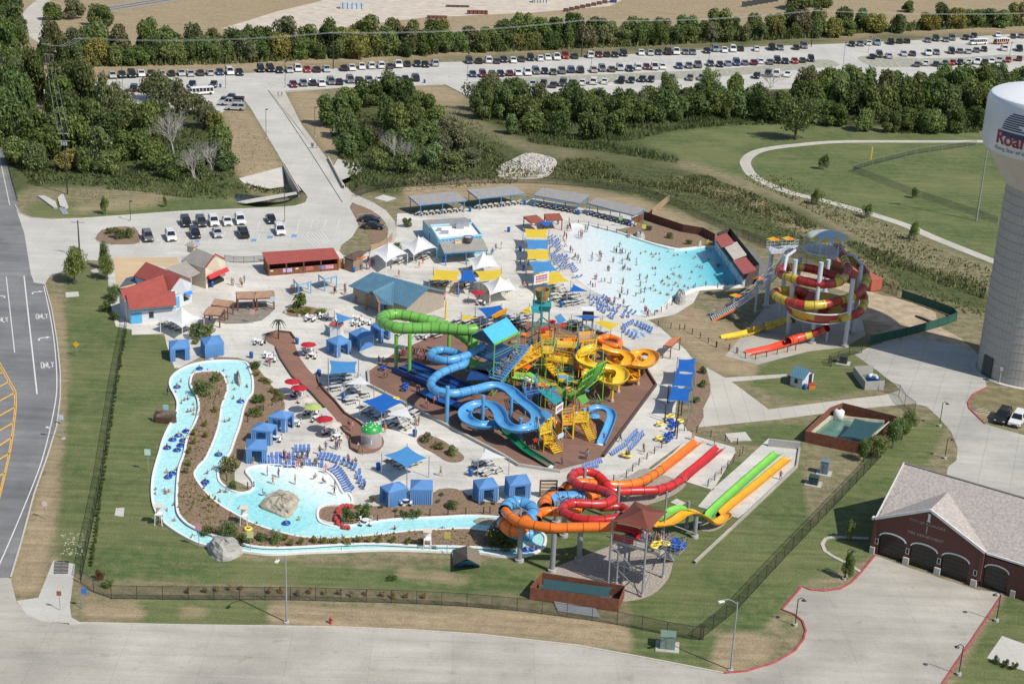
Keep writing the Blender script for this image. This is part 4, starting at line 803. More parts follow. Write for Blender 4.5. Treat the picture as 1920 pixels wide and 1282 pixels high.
mBlueS=mat('steel_blue',(.07,.22,.42),r=.5); mTeal=mat('teal',(.03,.28,.30),r=.45); mPole=mat('galvanised_pole',(.30,.32,.35),r=.5,met=.2)
mWoodR=mat('stained_wood',(.20,.075,.035),r=.75,var=.25,scale=2,stripes=(0,3,.7,.1)); mWoodD=mat('dark_wood',(.10,.045,.028),r=.8,var=.25,scale=2,stripes=(0,5,.65,.14)); mWoodP=mat('pale_wood',(.36,.24,.15),r=.8,var=.25,scale=1.5)
mWall=mat('white_siding',(.60,.62,.64),r=.7,var=.07,stripes=(2,5,.86,.12)); mCream=mat('cream_wall',(.66,.57,.44),r=.75,var=.06); mStoneG=mat('grey_block',(.36,.35,.33),r=.9,var=.15,scale=3,stripes=(2,4,.82,.1))
mDarkI=mat('dark_interior',(.02,.02,.022),r=.9); mBlueD=mat('door_blue',(.09,.38,.66),r=.5); mSkyB=mat('sky_blue_paint',(.22,.47,.62),r=.55)
mRedRoof=metal('red_metal_roof',(.36,.085,.065)); mGreyRoof=metal('grey_metal_roof',(.33,.31,.29)); mTanRoof=metal('tan_metal_roof',(.36,.33,.29)); mBlueRoof=metal('blue_metal_roof',(.10,.21,.29)); mRust=mat('rusty_sheet',(.38,.23,.15),r=.8,var=.35,scale=1.2)
def obj_mesh(name,b,m,parent=None,**k): return b.build(name,m,parent,local=False,**k)
def text_mesh(s,size,bold=False):
    cu=bpy.data.curves.new('t','FONT'); cu.body=s; cu.size=size; cu.align_x='CENTER'; cu.offset=.02*size if bold else 0
    o=bpy.data.objects.new('t',cu); COL.objects.link(o); dg=bpy.context.evaluated_depsgraph_get(); me=bpy.data.meshes.new_from_object(o.evaluated_get(dg))
    v=[(p.co.x,p.co.y) for p in me.vertices]; f=[tuple(p.vertices) for p in me.polygons]; bpy.data.objects.remove(o); bpy.data.curves.remove(cu); bpy.data.meshes.remove(me); return v,f
def text_on(b,s,size,o,u,up,n,bold=False,off=.04):
    v,f=text_mesh(s,size,bold); b.add([Vector(o)+Vector(u)*x+Vector(up)*y+Vector(n)*off for x,y in v],f)
def solve_z(px,py,A,u):
    lo,hi=0.,40.
    f=lambda z:(P(px,py,z)-A).dot(u)
    s0=f(lo)
    for _ in range(40):
        m_=(lo+hi)/2
        if f(m_)*s0>0: lo=m_
        else: hi=m_
    return lo
tc_=P(1917,697); wt=empty('water_tower',tc_,0,'tall municipal water tower with ribbed concrete shaft and white tank','water tower')
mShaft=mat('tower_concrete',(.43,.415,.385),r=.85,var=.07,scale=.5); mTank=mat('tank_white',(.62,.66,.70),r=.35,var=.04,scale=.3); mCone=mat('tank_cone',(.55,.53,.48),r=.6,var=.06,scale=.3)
b=MB(); b.lathe([(7.55,-.2),(7.5,33.)],n=72,cap=False); b.build('shaft',mShaft,wt,smooth=True)
b=MB()   # recessed-panel ribs: vertical fins and ring joints standing 4 cm proud
for i in range(72):
    a=6.2832*(i+.5)/72; b.bar((7.52*math.cos(a),7.52*math.sin(a),0),(7.47*math.cos(a),7.47*math.sin(a),32.9),.07)
for j in range(1,22):
    z=j*1.5; b.lathe([(7.5,z-.05),(7.58,z-.03),(7.58,z+.03),(7.5,z+.05)],n=72,cap=False)
b.build('shaft_ribs',mat('tower_concrete_rib',(.36,.345,.32),r=.85),wt)
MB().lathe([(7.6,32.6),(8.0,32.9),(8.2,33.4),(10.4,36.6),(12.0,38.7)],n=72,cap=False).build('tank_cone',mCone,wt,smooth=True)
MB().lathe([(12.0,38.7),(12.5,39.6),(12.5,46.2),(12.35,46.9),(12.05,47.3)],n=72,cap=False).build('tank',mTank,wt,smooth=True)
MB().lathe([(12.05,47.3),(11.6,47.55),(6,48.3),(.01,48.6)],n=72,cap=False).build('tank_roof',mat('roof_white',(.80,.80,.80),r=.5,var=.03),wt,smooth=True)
mNavy=mat('logo_navy',(.02,.045,.10),r=.5); mLogoR=mat('logo_red',(.27,.02,.04),r=.5)
def on_tank(b,vs,fs,a0,z0,rr=12.56): b.add([(rr*math.cos(a0+x/12.5),rr*math.sin(a0+x/12.5),z0+y) for x,y in vs],fs)
tl_=None
for k in range(400):      # angle of the logo's left edge: the tank point that the photo shows at x=1868
    a=math.pi+.2+k*.005; p=proj((tc_.x+12.56*math.cos(a),tc_.y+12.56*math.sin(a),41))
    if p[0]>1867.5: tl_=a; break
lw=11.2; a0=tl_+lw/2/12.5
b=MB(); v,f=text_mesh('Roanoke',3.5,True); mx=max(x for x,y in v); v=[(x*lw/2/mx,y*.85) for x,y in v]; on_tank(b,v,f,a0,40.55,12.6); b.build('logo_name',mLogoR,wt)
b=MB(); v,f=text_mesh('Rising Star of the Metroplex',.8); mx=max(x for x,y in v); v=[(x*lw/2/mx,y) for x,y in v]; on_tank(b,v,f,a0,39.55,12.6); b.build('logo_motto',mNavy,wt)
b=MB()
RR=4.9
def strip(b,x0,x1,y0,y1):
    n=max(1,int((x1-x0)/.4)); xs=[x0+(x1-x0)*i/n for i in range(n+1)]
    on_tank(b,[(x,y0) for x in xs]+[(x,y1) for x in xs],[(i,i+1,n+2+i,n+1+i) for i in range(n)],a0,43.1)
STAR=[]
for i in range(10):
    r_=2.6 if i%2==0 else 1.05; a=math.pi/2+.25+i*math.pi/5; STAR.append((.7+.8*r_*math.cos(a)*1.1,.5+.8*r_*math.sin(a)))
def inside(pt,poly):
    c=False; n=len(poly)
    for i in range(n):
        (x0,y0),(x1,y1)=poly[i],poly[(i+1)%n]
        if (y0>pt[1])!=(y1>pt[1]) and pt[0]<(x1-x0)*(pt[1]-y0)/(y1-y0)+x0: c=not c
    return c
for i in range(9):
    y=-.5+i*.36; hw=4.6*math.sqrt(max(0,1-((y+.3)/3.4)**2)); th=.21 if i else .8; x=-hw; y0=y-(.75 if i==0 else 0)
    while x<hw:
        x2=x
        while x2<hw and not inside((x2,y+.1),STAR): x2+=.12
        if x2-x>.1: strip(b,x,min(x2,hw),y0,y0+th)
        x=x2
        while x<hw and inside((x,y+.1),STAR): x+=.12
b.build('logo_sun',mNavy,wt)
MB().lathe([(7.7,-.1),(8.6,-.1),(8.6,.12),(7.7,.14)],n=60,cap=False).build('foundation_ring',mKerb,wt)
a=-2.35
b=MB(); b.cyl((8*math.cos(a),8*math.sin(a),0),(8*math.cos(a),8*math.sin(a),2.4),.12); b.box((8*math.cos(a),8*math.sin(a),2.3),(.5,.5,.5)); b.build('vent_pipe',mGreyM,wt)
MB().box((7.65*math.cos(-2.75),7.65*math.sin(-2.75),0),(.3,2.2,3.6),rz=-2.75).build('door',mat('dark_green_door',(.04,.06,.06),r=.6),wt)
A=W(9,1062,548); B=W(9,1650,740); C_=W(9,1858,792)
u=(B-A); u.z=0; u.normalize(); nn=Vector((-u.y,u.x,0))
L1=(B-A).dot(u); L2=(C_-A).dot(u)
fs_=empty('fire_station',A,math.atan2(u.y,u.x),'red brick fire station with arched bay doors and grey shingle roof','building')
ez=4.9; rp=q1(9,1250,50); rz_=solve_z(*rp,A,u); D=(P(*rp,rz_)-A).dot(nn); LT=L2+22
apx=q1(9,1385,310); xa=L1*.5
za=8.2
for zz in [x*.1 for x in range(50,120)]:
    if (P(*apx,zz)-A).dot(nn)<0.05: za=zz; break
xa=(P(*apx,za)-A).dot(u)
mBrick=mat('red_brick',(.13,.054,.043),r=.85,var=.2,scale=5,stripes=(2,7,.8,.12)); mShing=mat('grey_shingle',(.40,.355,.32),r=.95,var=.3,scale=3,bump=.3,bs=6); mLime=mat('limestone',(.50,.48,.43),r=.85,var=.12,scale=3); mTrimW=mat('trim_white',(.66,.68,.66),r=.5)
DZ=2*D
doors=[]
for (x0,y0),(x1,y1) in [((1085,560),(1230,605)),((1258,617),(1407,662)),((1432,674),(1585,720)),((1678,729),(1812,772))]:
    doors.append(((W(9,x0,y0)-A).dot(u),(W(9,x1,y1)-A).dot(u)))
spring,arch=2.75,3.45
def front(x0,x1,ztop):
    b=MB(); ds=[d for d in doors if d[0]>=x0-.1 and d[1]<=x1+.1]; n=10
    x=x0
    for d0,d1 in ds+[(x1,x1)]:
        if d0>x+.01: b.add([(x,0,0),(d0,0,0),(d0,0,ztop(d0)),(x,0,ztop(x))],[(0,1,2,3)])
        if d1>d0:
            for i in range(n):
                xa_,xb=d0+(d1-d0)*i/n,d0+(d1-d0)*(i+1)/n
                za_=spring+(arch-spring)*math.sqrt(max(0,1-((i/n)*2-1)**2)); zb=spring+(arch-spring)*math.sqrt(max(0,1-((i+1)/n*2-1)**2))
                xm_=[xa_,xb]
                if xa_<xa<xb: b.add([(xa_,0,za_),(xb,0,zb),(xb,0,ztop(xb)),(xa,0,ztop(xa)),(xa_,0,ztop(xa_))],[(0,1,2,3,4)])
                else: b.add([(xa_,0,za_),(xb,0,zb),(xb,0,ztop(xb)),(xa_,0,ztop(xa_))],[(0,1,2,3)])
        x=d1
    return b
gz=lambda x: ez+.25+(za-ez-.25)*max(0,1-(abs(x-xa)/(xa if x<xa else L1-xa)))
b=front(0,L1,gz); b.build('gable_wall',mBrick,fs_)
b=MB(); b2=front(L1+.05,L2,lambda x:ez-.6); b2.v=[(x,y+.45,z) for x,y,z in b2.v]; b2.build('side_bay_wall',mBrick,fs_)
b=MB(); b.quad((0,0,0),(0,DZ,0),(0,DZ,ez),(0,0,ez)); b.add([(0,0,ez),(0,DZ,ez),(0,D,rz_-.15)],[(0,1,2)]); b.quad((0,DZ,0),(LT,DZ,0),(LT,DZ,ez),(0,DZ,ez)); b.quad((LT,0,0),(LT,DZ,0),(LT,DZ,ez),(LT,0,ez)); b.add([(LT,0,ez),(LT,DZ,ez),(LT,D,rz_-.15)],[(0,1,2)]); b.quad((L2,.45,0),(LT,.45,0),(LT,.45,ez-.5),(L2,.45,ez-.5)); b.build('wall',mBrick,fs_)
b=MB(); o_=.35
plate(b,[(-o_,-o_*.2+.3,ez),(LT+o_,.3,ez),(LT+o_,D,rz_),(-o_,D,rz_)],.15); plate(b,[(-o_,DZ+o_,ez),(LT+o_,DZ+o_,ez),(LT+o_,D,rz_-.002),(-o_,D,rz_-.002)],.15)
tg=(za-ez)/(rz_-ez)*D+.3   # where the cross gable ridge meets the main slope
plate(b,[(xa,-.2,za+.12),(xa,tg+.4,za+.12),(L1+.2,.5,ez+.14),(L1+.2,-.2,ez+.14)],.14); plate(b,[(xa-.002,-.2,za+.12),(xa-.002,tg+.4,za+.12),(-.2,.5,ez+.14),(-.2,-.2,ez+.14)],.14)
b.build('roof',mShing,fs_)
b=MB(); b.bar((xa,-.16,za+.06),(L1+.25,-.16,ez+.1),.2,.34); b.bar((xa,-.16,za+.06),(-.25,-.16,ez+.1),.2,.34); b.bar((L1+.3,.2,ez-.1),(LT,.2,ez-.1),.2,.25); b.bar((-.3,.3,ez+.1),(-.3,D,rz_+.05),.12,.2); b.build('white_trim',mTrimW,fs_)
b=MB(); b.bar((-.2,D,rz_+.03),(LT+.2,D,rz_+.03),.3,.08); b.build('ridge_cap',mat('ridge',(.2,.18,.17),r=.9),fs_)
for d0,d1 in doors:
    yy=.18 if d1<L1+.2 else .65
    b=MB(); n=10; vs=[(d0,yy,0),(d1,yy,0)]+[(d1-(d1-d0)*i/n,yy,spring+(arch-spring)*math.sqrt(max(0,1-(1-i/n*2)**2))) for i in range(n+1)]; b.add(vs,[tuple(range(len(vs)))])
    dr=b.build('bay_door',mat('bay_door_glass',(.018,.018,.018),r=.18),fs_)
    b=MB()
    for i in range(1,5): b.box(((d0+d1)/2,yy-.03,i*.62),(d1-d0,.04,.06))
    for i in range(1,4): b.box((d0+(d1-d0)*i/4,yy-.034,0),(.05,.04,spring))
    b.build('panel_rail',mat('door_rail',(.05,.045,.04),r=.5),dr)
    b=MB(); pr=None
    for i in range(13):
        t=math.pi*i/12; c=((d0+d1)/2-(d1-d0)/2*math.cos(t),yy-.25,spring+(arch-spring)*math.sin(t)+.08)
        if pr: b.bar(pr,c,.2,.16)
        pr=c
    b.build('arch_trim',mTrimW,fs_)
for x in [-.05]+[ (doors[i][1]+doors[i+1][0])/2 for i in range(3)]+[L2-.25]: MB().box((x,-.12 if x<L1 else .35,0),(.75 if 0<x<L2-1 else .6,.5,.95)).build('stone_pier',mLime,fs_)
b=MB()
for x in [-.1,L1-.1]: b.box((x,-.05,.95),(.5,.3,4))
b.build('brick_pier',mBrick,fs_)
for x in [.35]+[(doors[i][1]+doors[i+1][0])/2 for i in range(2)]+[L1-.6]:
    w_=MB().box((x,-.06,1.5),(.3,.08,.7)).build('pier_window',mDarkI,fs_); b=MB()
    for dx,dz,sx,sz in((-.19,0,.07,.8),(.19,0,.07,.8),(0,-.03,.38,.07),(0,.72,.38,.07)): b.box((x+dx,-.08,1.48+dz),(sx,.08,sz))
    b.build('frame',mTrimW,w_)
b=MB(); s_=L1/12
text_on(b,'CITY OF ROANOKE',.46*s_,(xa-.1,0,za-2.25),(1,0,0),(0,0,1),(0,-1,0)); text_on(b,'1',1.3*s_,(xa-.1,0,za-3.35),(1,0,0),(0,0,1),(0,-1,0)); text_on(b,'FIRE DEPARTMENT',.48*s_,(xa-.1,0,za-4.0),(1,0,0),(0,0,1),(0,-1,0)); b.build('lettering',mat('letter_grey',(.36,.31,.29),r=.4),fs_)
b=MB(); b.box((xa,-.06,za-1.6),(.3,.12,1.05)); b.box((xa,-.08,za-1.65),(.46,.14,.14)); b.box((xa,-.08,za-.65),(.42,.14,.12)); b.build('stone_column_ornament',mTrimW,fs_)
b=MB(); b.box((-.3,.1,ez-.2),(.8,.5,.35)); b.build('parapet_cap',mTrimW,fs_)
def pavilion(name,label,cat,roofpts,zf,zb,mroof,mpost,posts=3,group=None,pw=.18,over=.25):
    k=roofpts[0]; p=roofpts[1:]; fl,fr=W(k,p[0],p[1],zf),W(k,p[2],p[3],zf); br,bl=W(k,p[4],p[5],zb),W(k,p[6],p[7],zb)
    e=empty(name,((fl+fr+br+bl)/4).xy.to_3d()+Vector((0,0,.02)),0,label,cat,group)
    obj_mesh('roof',plate(MB(),[fl,fr,br,bl],.14),mroof,e)
    for a,c in((fl,fr),(bl,br)):
        for i in range(posts):
            t=(.04+.92*i/(posts-1)); x=a.lerp(c,t)
            obj_mesh('post',MB().box((x.x,x.y,.02),(pw,pw,x.z-.16)),mpost,e)
    b=MB()
    for a,c in((fl,fr),(bl,br),(fl,bl),(fr,br)): b.bar(a-Vector((0,0,.2)),c-Vector((0,0,.2)),.12,.2)
    obj_mesh('beam',b,mpost,e); return e
gp='grey roofed lounge pavilions behind the wave pool'
PV=[('i',270,262,805,212,690,110,155,165),('i',935,190,1460,130,1330,45,815,95),(2,1075,1090,1330,1135,1388,1090,1125,1048),(2,1378,1135,1635,1203,1700,1165,1425,1105)]
for pp,l in zip(PV,['grey roofed pavilion nearest the entry path, leftmost of four','grey roofed pavilion second from the left of four','grey roofed pavilion third from the left of four','grey roofed pavilion at the right, beside the dark timber fence']):
    pavilion('pavilion',l,'pavilion',pp,2.7,3.4,mGreyRoof,mBlueS,3,gp)
for pp,l in [(('k',470,555,620,515,590,470,420,495),'pale slatted pergola with blue posts, left of two'),(('k',765,490,910,455,850,405,700,445),'pale slatted pergola with blue posts, right of two')]: pavilion('pergola',l,'pergola',pp,2.5,2.5,mat('pale_slats',(.62,.53,.47),r=.8,var=.2,stripes=(0,4,.75,.2)),mBlueD,2,'pale slatted pergolas')
for pp,l in [((4,1140,475,1230,478,1258,435,1165,430),'rusty roofed wooden queue shelter lower left'),((4,1180,420,1275,432,1305,400,1200,385),'rusty roofed wooden queue shelter behind the lower one'),((4,1325,385,1420,385,1425,345,1318,348),'rusty roofed wooden shelter beside the wet paving'),((4,1432,383,1535,378,1530,340,1428,345),'rusty roofed wooden shelter at the right of the wet paving')]: pavilion('shelter',l,'shelter',pp,2.4,2.6,mRust,mWoodR,2,'rusty roofed shelters by the entry',pw=.22)
for pp,l in [(('h',210,220,360,200,275,135,130,155),'red pergola with slatted roof, left of two'),(('h',385,195,570,185,535,118,360,125),'red pergola with slatted roof, right of two')]: pavilion('red_pergola',l,'pergola',pp,2.5,2.5,mat('red_slats',(.33,.09,.05),r=.7,var=.15,stripes=(0,5,.7,.2)),mat('red_post',(.24,.06,.035),r=.7),2,'red pergolas by the wave pool',pw=.22)
pavilion('lifeguard_shelter','small orange roofed wooden shelter right of the activity deck','shelter',('b',1700,640,1790,650,1895,545,1790,560),2.4,2.5,mOr,mWoodR,2)
def walls(b,pts,z0=0.): 
    n=len(pts)
    for i in range(n): a,c=pts[i],pts[(i+1)%n]; b.quad((a.x,a.y,z0),(c.x,c.y,z0),tuple(c),tuple(a))
    return b
fl,fr,br,bl=Ws('i',495,640,4.2,985,595,4.2,880,462,4.2,400,490,4.2)
sn=empty('snack_building',(fl+fr)/2*1.0-Vector((0,0,4.2)),0,'light blue snack building with white flat roof and metal canopies','building')
obj_mesh('wall',walls(MB(),[fl,fr,br,bl]),mSkyB,sn)
obj_mesh('flat_roof',MB().sheet([p-Vector((0,0,.45)) for p in(fl,fr,br,bl)]),mat('membrane',(.78,.77,.75),r=.7,var=.08,scale=.6),sn)
b=MB()
for a,c in((fl,fr),(fr,br),(br,bl),(bl,fl)): b.bar(a+Vector((0,0,-.12)),c+Vector((0,0,-.12)),.22,.3)
obj_mesh('parapet',b,mat('parapet_blue',(.40,.62,.72),r=.55),sn)
b=MB()
for i in range(13):
    c=fl.lerp(fr,(i+.5)/13)+(fl-bl).normalized()*.06; b.box((c.x,c.y,3.5),(.35,.06,.4),rz=math.atan2((fr-fl).y,(fr-fl).x))
obj_mesh('wave_pattern',b,mBlueD,sn)
c=Ws('i',495,662,3.5,990,640,3.5,1052,768,2.7,555,803,2.7); obj_mesh('canopy',plate(MB(),c,.14),mTanRoof,sn)
b=MB()
for t in(.04,.5,.96): x=c[3].lerp(c[2],t); b.box((x.x,x.y,.02),(.2,.2,2.55))
b.bar(c[3]-Vector((0,0,.18)),c[2]-Vector((0,0,.18)),.1,.22); obj_mesh('canopy_post',b,mBlueS,sn)
obj_mesh('rear_roof',plate(MB(),Ws('i',390,520,3.3,880,470,3.3,800,405,3.,315,435,3.),.14),mGreyRoof,sn)
b=MB(); bw=Ws('i',390,520,3.1,880,470,3.1,800,405,2.9,315,435,2.9); walls(b,bw); obj_mesh('rear_wall',b,mSkyB,sn)
p0=fl.lerp(fr,.5).lerp(bl.lerp(br,.5),.5)
b=MB(); 
for k_,x,y,sx,sy,sz in(('i',730,525,1.6,1.3,1.1),('i',800,500,1.2,1.4,.9),('i',670,500,1.8,.4,.6),('i',560,590,1.6,.3,.7),('i',500,555,.9,.9,.5),('i',830,465,1.,1.,.7)):
    c=W(k_,x,y,3.76); b.box(c,(sx,sy,sz),rz=.12)
obj_mesh('roof_unit',b,mGreyM,sn)
s0,s1=W('m',505,125,3.35),W('m',620,115,3.35); d=(s1-s0).normalized(); 
sg=empty('snack_sign',s0,0,'orange lettered cream sign standing on the tan snack canopy','sign'); b=MB(); b.bar(s0+Vector((0,0,.3)),s1+Vector((0,0,.3)),.2,.75); obj_mesh('board',b,mCream,sg)
b=MB(); text_on(b,"DANTE'S",.5,s0.lerp(s1,.5)+Vector((0,0,.3)),d,(0,0,1),Vector((d.y,-d.x,0)),True,.12); obj_mesh('lettering',b,mat('sign_orange',(.55,.18,.02),r=.5),sg)
cc=W('m',700,120,3.3); e=empty('pot_ornament',cc,0,'round dark rimmed pot ornament on the snack canopy','ornament'); MB().lathe([(.25,0),(.75,.2),(.95,.7),(.85,1.1),(1.0,1.25),(.8,1.25),(.6,1.0)],n=20).build('pot',mat('pot_dark',(.10,.09,.10),r=.35),e,smooth=True); MB().lathe([(.78,1.16),(.3,1.3),(.01,1.32)],n=16,cap=False).build('filling',mat('pot_pale',(.45,.45,.50),r=.4),e)
e=empty('admin_building',W('j',600,900),0,'white sided building with red metal roofs and sky blue doors','building')
R1=Ws('j',340,825,3.3,905,775,3.3,885,612,4.7,295,650,4.7); b=plate(MB(),R1,.14); obj_mesh('front_roof',b,mRedRoof,e)
f0,f1=W('j',350,800,3.2),W('j',893,757,3.2); g0,g1=W('j',300,668,4.5),W('j',880,630,4.5)
b=MB(); b.quad((f0.x,f0.y,0),(f1.x,f1.y,0),tuple(f1),tuple(f0)); b.quad((f1.x,f1.y,0),(g1.x,g1.y,0),tuple(g1),tuple(f1)); b.quad((g0.x,g0.y,0),(f0.x,f0.y,0),tuple(f0),tuple(g0)); b.quad((g1.x,g1.y,0),(g0.x,g0.y,0),tuple(g0),tuple(g1)); obj_mesh('front_wall',b,mWall,e)
fu=(f1-f0); fu.z=0; fl_=fu.length; fu.normalize(); fn=Vector((fu.y,-fu.x,0)); fa=math.atan2(fu.y,fu.x)
def onwall(nm,t0,t1,z0,z1,m_,par,th=.06,o=f0,uu=fu,n_=fn,L=fl_,a_=fa):
    c=o.xy.to_3d()+uu*((t0+t1)/2*L)+n_*th/2; return obj_mesh(nm,MB().box((c.x,c.y,z0),((t1-t0)*L,th,z1-z0),rz=a_),m_,par)
onwall('double_door',.01,.24,.05,2.0,mBlueD,e); w_=onwall('window',.40,.50,.9,1.9,mTrim,e); onwall('frame',.385,.515,.84,.9,mBlueD,w_,.09); onwall('frame',.385,.515,1.9,1.96,mBlueD,w_,.09)
onwall('band',0,1,2.25,2.4,mBlueD,e,.05); onwall('corner_trim',-.005,.012,0,3.1,mBlueD,e,.07)
X=Ws('j',265,715,4.3,795,610,4.5,745,418,5.6,500,508,5.6); b=MB()
r0,r1=W('j',225,598,5.0),W('j',745,416,5.8); l0,l1=W('j',265,718,4.0),W('j',800,612,4.2); k0,k1=r0+(r0-l0)*.9,r1+(r1-l1)*.9; k0.z=k1.z=4.0
plate(b,[l0,l1,r1,r0],.13); plate(b,[r0,r1,k1,k0],.13); obj_mesh('wing_roof',b,mRedRoof,e)
b=MB(); walls(b,[Vector((p.x,p.y,3.9)) for p in(l0.lerp(l1,.03),l1,k1,k0.lerp(k1,.03))]); obj_mesh('wing_wall',b,mWall,e)
r0,r1=W('j',535,262,6.2),W('j',958,430,6.2); l0,l1=W('j',388,428,4.),W('j',835,597,4.)
h1=W('j',1108,490,4.); h0=h1+(l0-l1); b=MB(); plate(b,[l0,l1,r1,r0],.14); plate(b,[r0,r1,h1,h0],.14); obj_mesh('main_roof',b,mRedRoof,e)
a1,c1=l1.lerp(h1,.06),l1.lerp(h1,.94); a1+=(l0-l1)*.03; c1+=(l0-l1)*.03; rr=r1+(r0-r1)*.03
b=MB(); b.add([(a1.x,a1.y,0),(c1.x,c1.y,0),tuple(c1),tuple(rr-Vector((0,0,.15))),tuple(a1)],[(0,1,2,3,4)]); a0_,c0_=l0.lerp(h0,.06),l0.lerp(h0,.94); b.quad((a0_.x,a0_.y,0),(a1.x,a1.y,0),tuple(a1),tuple(a0_)); b.quad((c1.x,c1.y,0),(c0_.x,c0_.y,0),tuple(c0_),tuple(c1)); b.add([(a0_.x,a0_.y,0),(c0_.x,c0_.y,0),tuple(c0_),tuple(r0-Vector((0,0,.15))),tuple(a0_)],[(4,3,2,1,0)]); obj_mesh('main_wall',b,mWall,e)
gu=(c1-a1); gu.z=0; gl_=gu.length; gu.normalize(); gn=Vector((gu.y,-gu.x,0)); ga=math.atan2(gu.y,gu.x); kw=dict(o=a1,uu=gu,n_=gn,L=gl_,a_=ga)
onwall('door',.22,.38,.05,2.1,mBlueD,e,**kw); onwall('window',.6,.86,.7,1.9,mTrim,e,**kw); onwall('band',0,1,2.5,2.65,mBlueD,e,.05,**kw); onwall('eave_band',0,1,3.85,3.97,mBlueD,e,.05,**kw)
c=a1.xy.to_3d()+gu*(gl_*.73)+gn*.45; obj_mesh('awning',MB().box((c.x,c.y,1.95),(gl_*.32,.9,.5),rz=ga,top=(1,.1)),mat('awning_blue',(.03,.2,.55),r=.7),e)
c=W('j',300,520,2.6); obj_mesh('porch_roof',plate(MB(),Ws('j',300,455,2.7,390,432,2.9,520,480,2.9,215,565,2.5),.12),mat('slate_grey',(.1,.11,.14),r=.6),e)
e=empty('gift_shop',W('j',1360,490),0,'beige gift shop with tan metal roof and red awning','building')
r0,r1=W('j',1140,95,6.2),W('j',1368,190,6.2); l0,l1=W('j',958,250,4.),W('j',1245,345,4.); h1=W('j',1490,240,4.); h0=h1+(l0-l1)
b=MB(); plate(b,[l0,l1,r1,r0],.14); plate(b,[r0,r1,h1,h0],.14); obj_mesh('roof',b,mTanRoof,e)
b=MB(); a1,c1=l1.lerp(h1,.02),l1.lerp(h1,.98); b.add([(a1.x,a1.y,0),(c1.x,c1.y,0),tuple(c1+Vector((0,0,.2))),tuple(r1+Vector((0,0,.25))),tuple(a1+Vector((0,0,.2)))],[(0,1,2,3,4)]); ao,co_=a1+(l0-l1),c1+(l0-l1); b.quad((ao.x,ao.y,0),(a1.x,a1.y,0),tuple(a1),tuple(ao)); b.quad((c1.x,c1.y,0),(co_.x,co_.y,0),tuple(co_),tuple(c1)); b.add([(ao.x,ao.y,0),(co_.x,co_.y,0),tuple(co_),tuple(r0),tuple(ao)],[(4,3,2,1,0)]); obj_mesh('wall',b,mCream,e)
gu=(c1-a1); gu.z=0; gl_=gu.length; gu.normalize(); gn=Vector((gu.y,-gu.x,0)); ga=math.atan2(gu.y,gu.x); kw=dict(o=a1,uu=gu,n_=gn,L=gl_,a_=ga)
onwall('shopfront',.1,.92,.05,2.1,mDarkI,e,.05,**kw); onwall('signboard',.28,.82,2.9,3.8,mat('shop_sign',(.72,.72,.74),r=.5),e,.06,**kw)
c=a1.xy.to_3d()+gu*(gl_*.5)+gn*.5; obj_mesh('awning',MB().box((c.x,c.y,2.05),(gl_*.98,1.1,.7),rz=ga,top=(1,.08)),mat('awning_red',(.48,.03,.035),r=.7),e)
b=MB(); b.bar(a1+Vector((0,0,.25))+gn*.06,r1+Vector((0,0,.35))+gn*.06,.14,.2); b.bar(r1+Vector((0,0,.35))+gn*.06,c1+Vector((0,0,.25))+gn*.06,.14,.2); obj_mesh('gable_trim',b,mat('trim_red',(.38,.05,.04),r=.6),e)
b=MB(); plate(b,Ws('j',1130,208,4.3,1240,370,3.,1048,452,3.,768,342,4.1),.13); obj_mesh('breezeway_roof',b,mTanRoof,e)
b=MB()
for x in Ws('j',1200,375,2.9,1075,435,2.9,900,385,2.9): b.box((x.x,x.y,.02),(.25,.25,2.8))
obj_mesh('breezeway_post',b,mCream,e)
c=W('j',1098,100,5.9); b=MB(); b.box((c.x,c.y,c.z-.6),(1.5,1.5,1.3),rz=-.4); obj_mesh('cupola',b,mCream,e); b=MB(); b.box((c.x,c.y,c.z+.7),(2.3,2.3,.9),rz=-.4,top=(.05,.05)); obj_mesh('cupola_roof',b,mTanRoof,e)
e=empty('restroom_building',W(5,300,460),0,'tan restroom building with cross gabled blue metal roof','building')
r0,r1=W(5,175,238,5.2),W(5,487,328,5.2); f0,f1=W(5,40,314,3.),W(5,368,437,3.); k0,k1=r0*2-f0,r1*2-f1; k0.z=k1.z=3.
b=MB(); plate(b,[f0,f1,r1,r0],.14); plate(b,[r0,r1,k1,k0],.14); 
g0,g1=W(5,297,288,5.15),W(5,174,345,4.6); ga_,gb=W(5,128,362,3.2),W(5,216,412,3.); 
plate(b,[g0,g1,ga_],.14); plate(b,[g0,g1,gb,W(5,292,425,3.)],.14)
obj_mesh('roof',b,mBlueRoof,e)
def inset(p,c,t): v=p.lerp(c,t); return Vector((v.x,v.y,p.z-.12))
cm=(f0+f1+k0+k1)/4; ww=[inset(p,cm,.09) for p in(f0,f1,k1,k0)]
b=walls(MB(),ww); 
for a,c,r_ in((ww[0],ww[3],r0),(ww[1],ww[2],r1)): b.add([tuple(a),tuple(c),tuple(inset(r_,cm,.09))],[(0,1,2)])
obj_mesh('wall',b,mat('tan_stucco',(.34,.29,.23),r=.85,var=.1),e)
a_,c_=W(5,140,362,3.),W(5,212,412,3.); n_=(c_-a_); n_.z=0; n_.normalize(); b=MB(); b.box((a_.x,a_.y,0),(.35,.35,3.)); b.box((c_.x,c_.y,0),(.35,.35,3.)); b.bar(a_,W(5,176,347,4.4),.25); b.bar(W(5,176,347,4.4),c_,.25); x=W(5,290,425,2.9); b.box((x.x,x.y,0),(.14,.14,2.9)); obj_mesh('porch_post',b,mat('cedar',(.36,.15,.06),r=.7,var=.2),e)
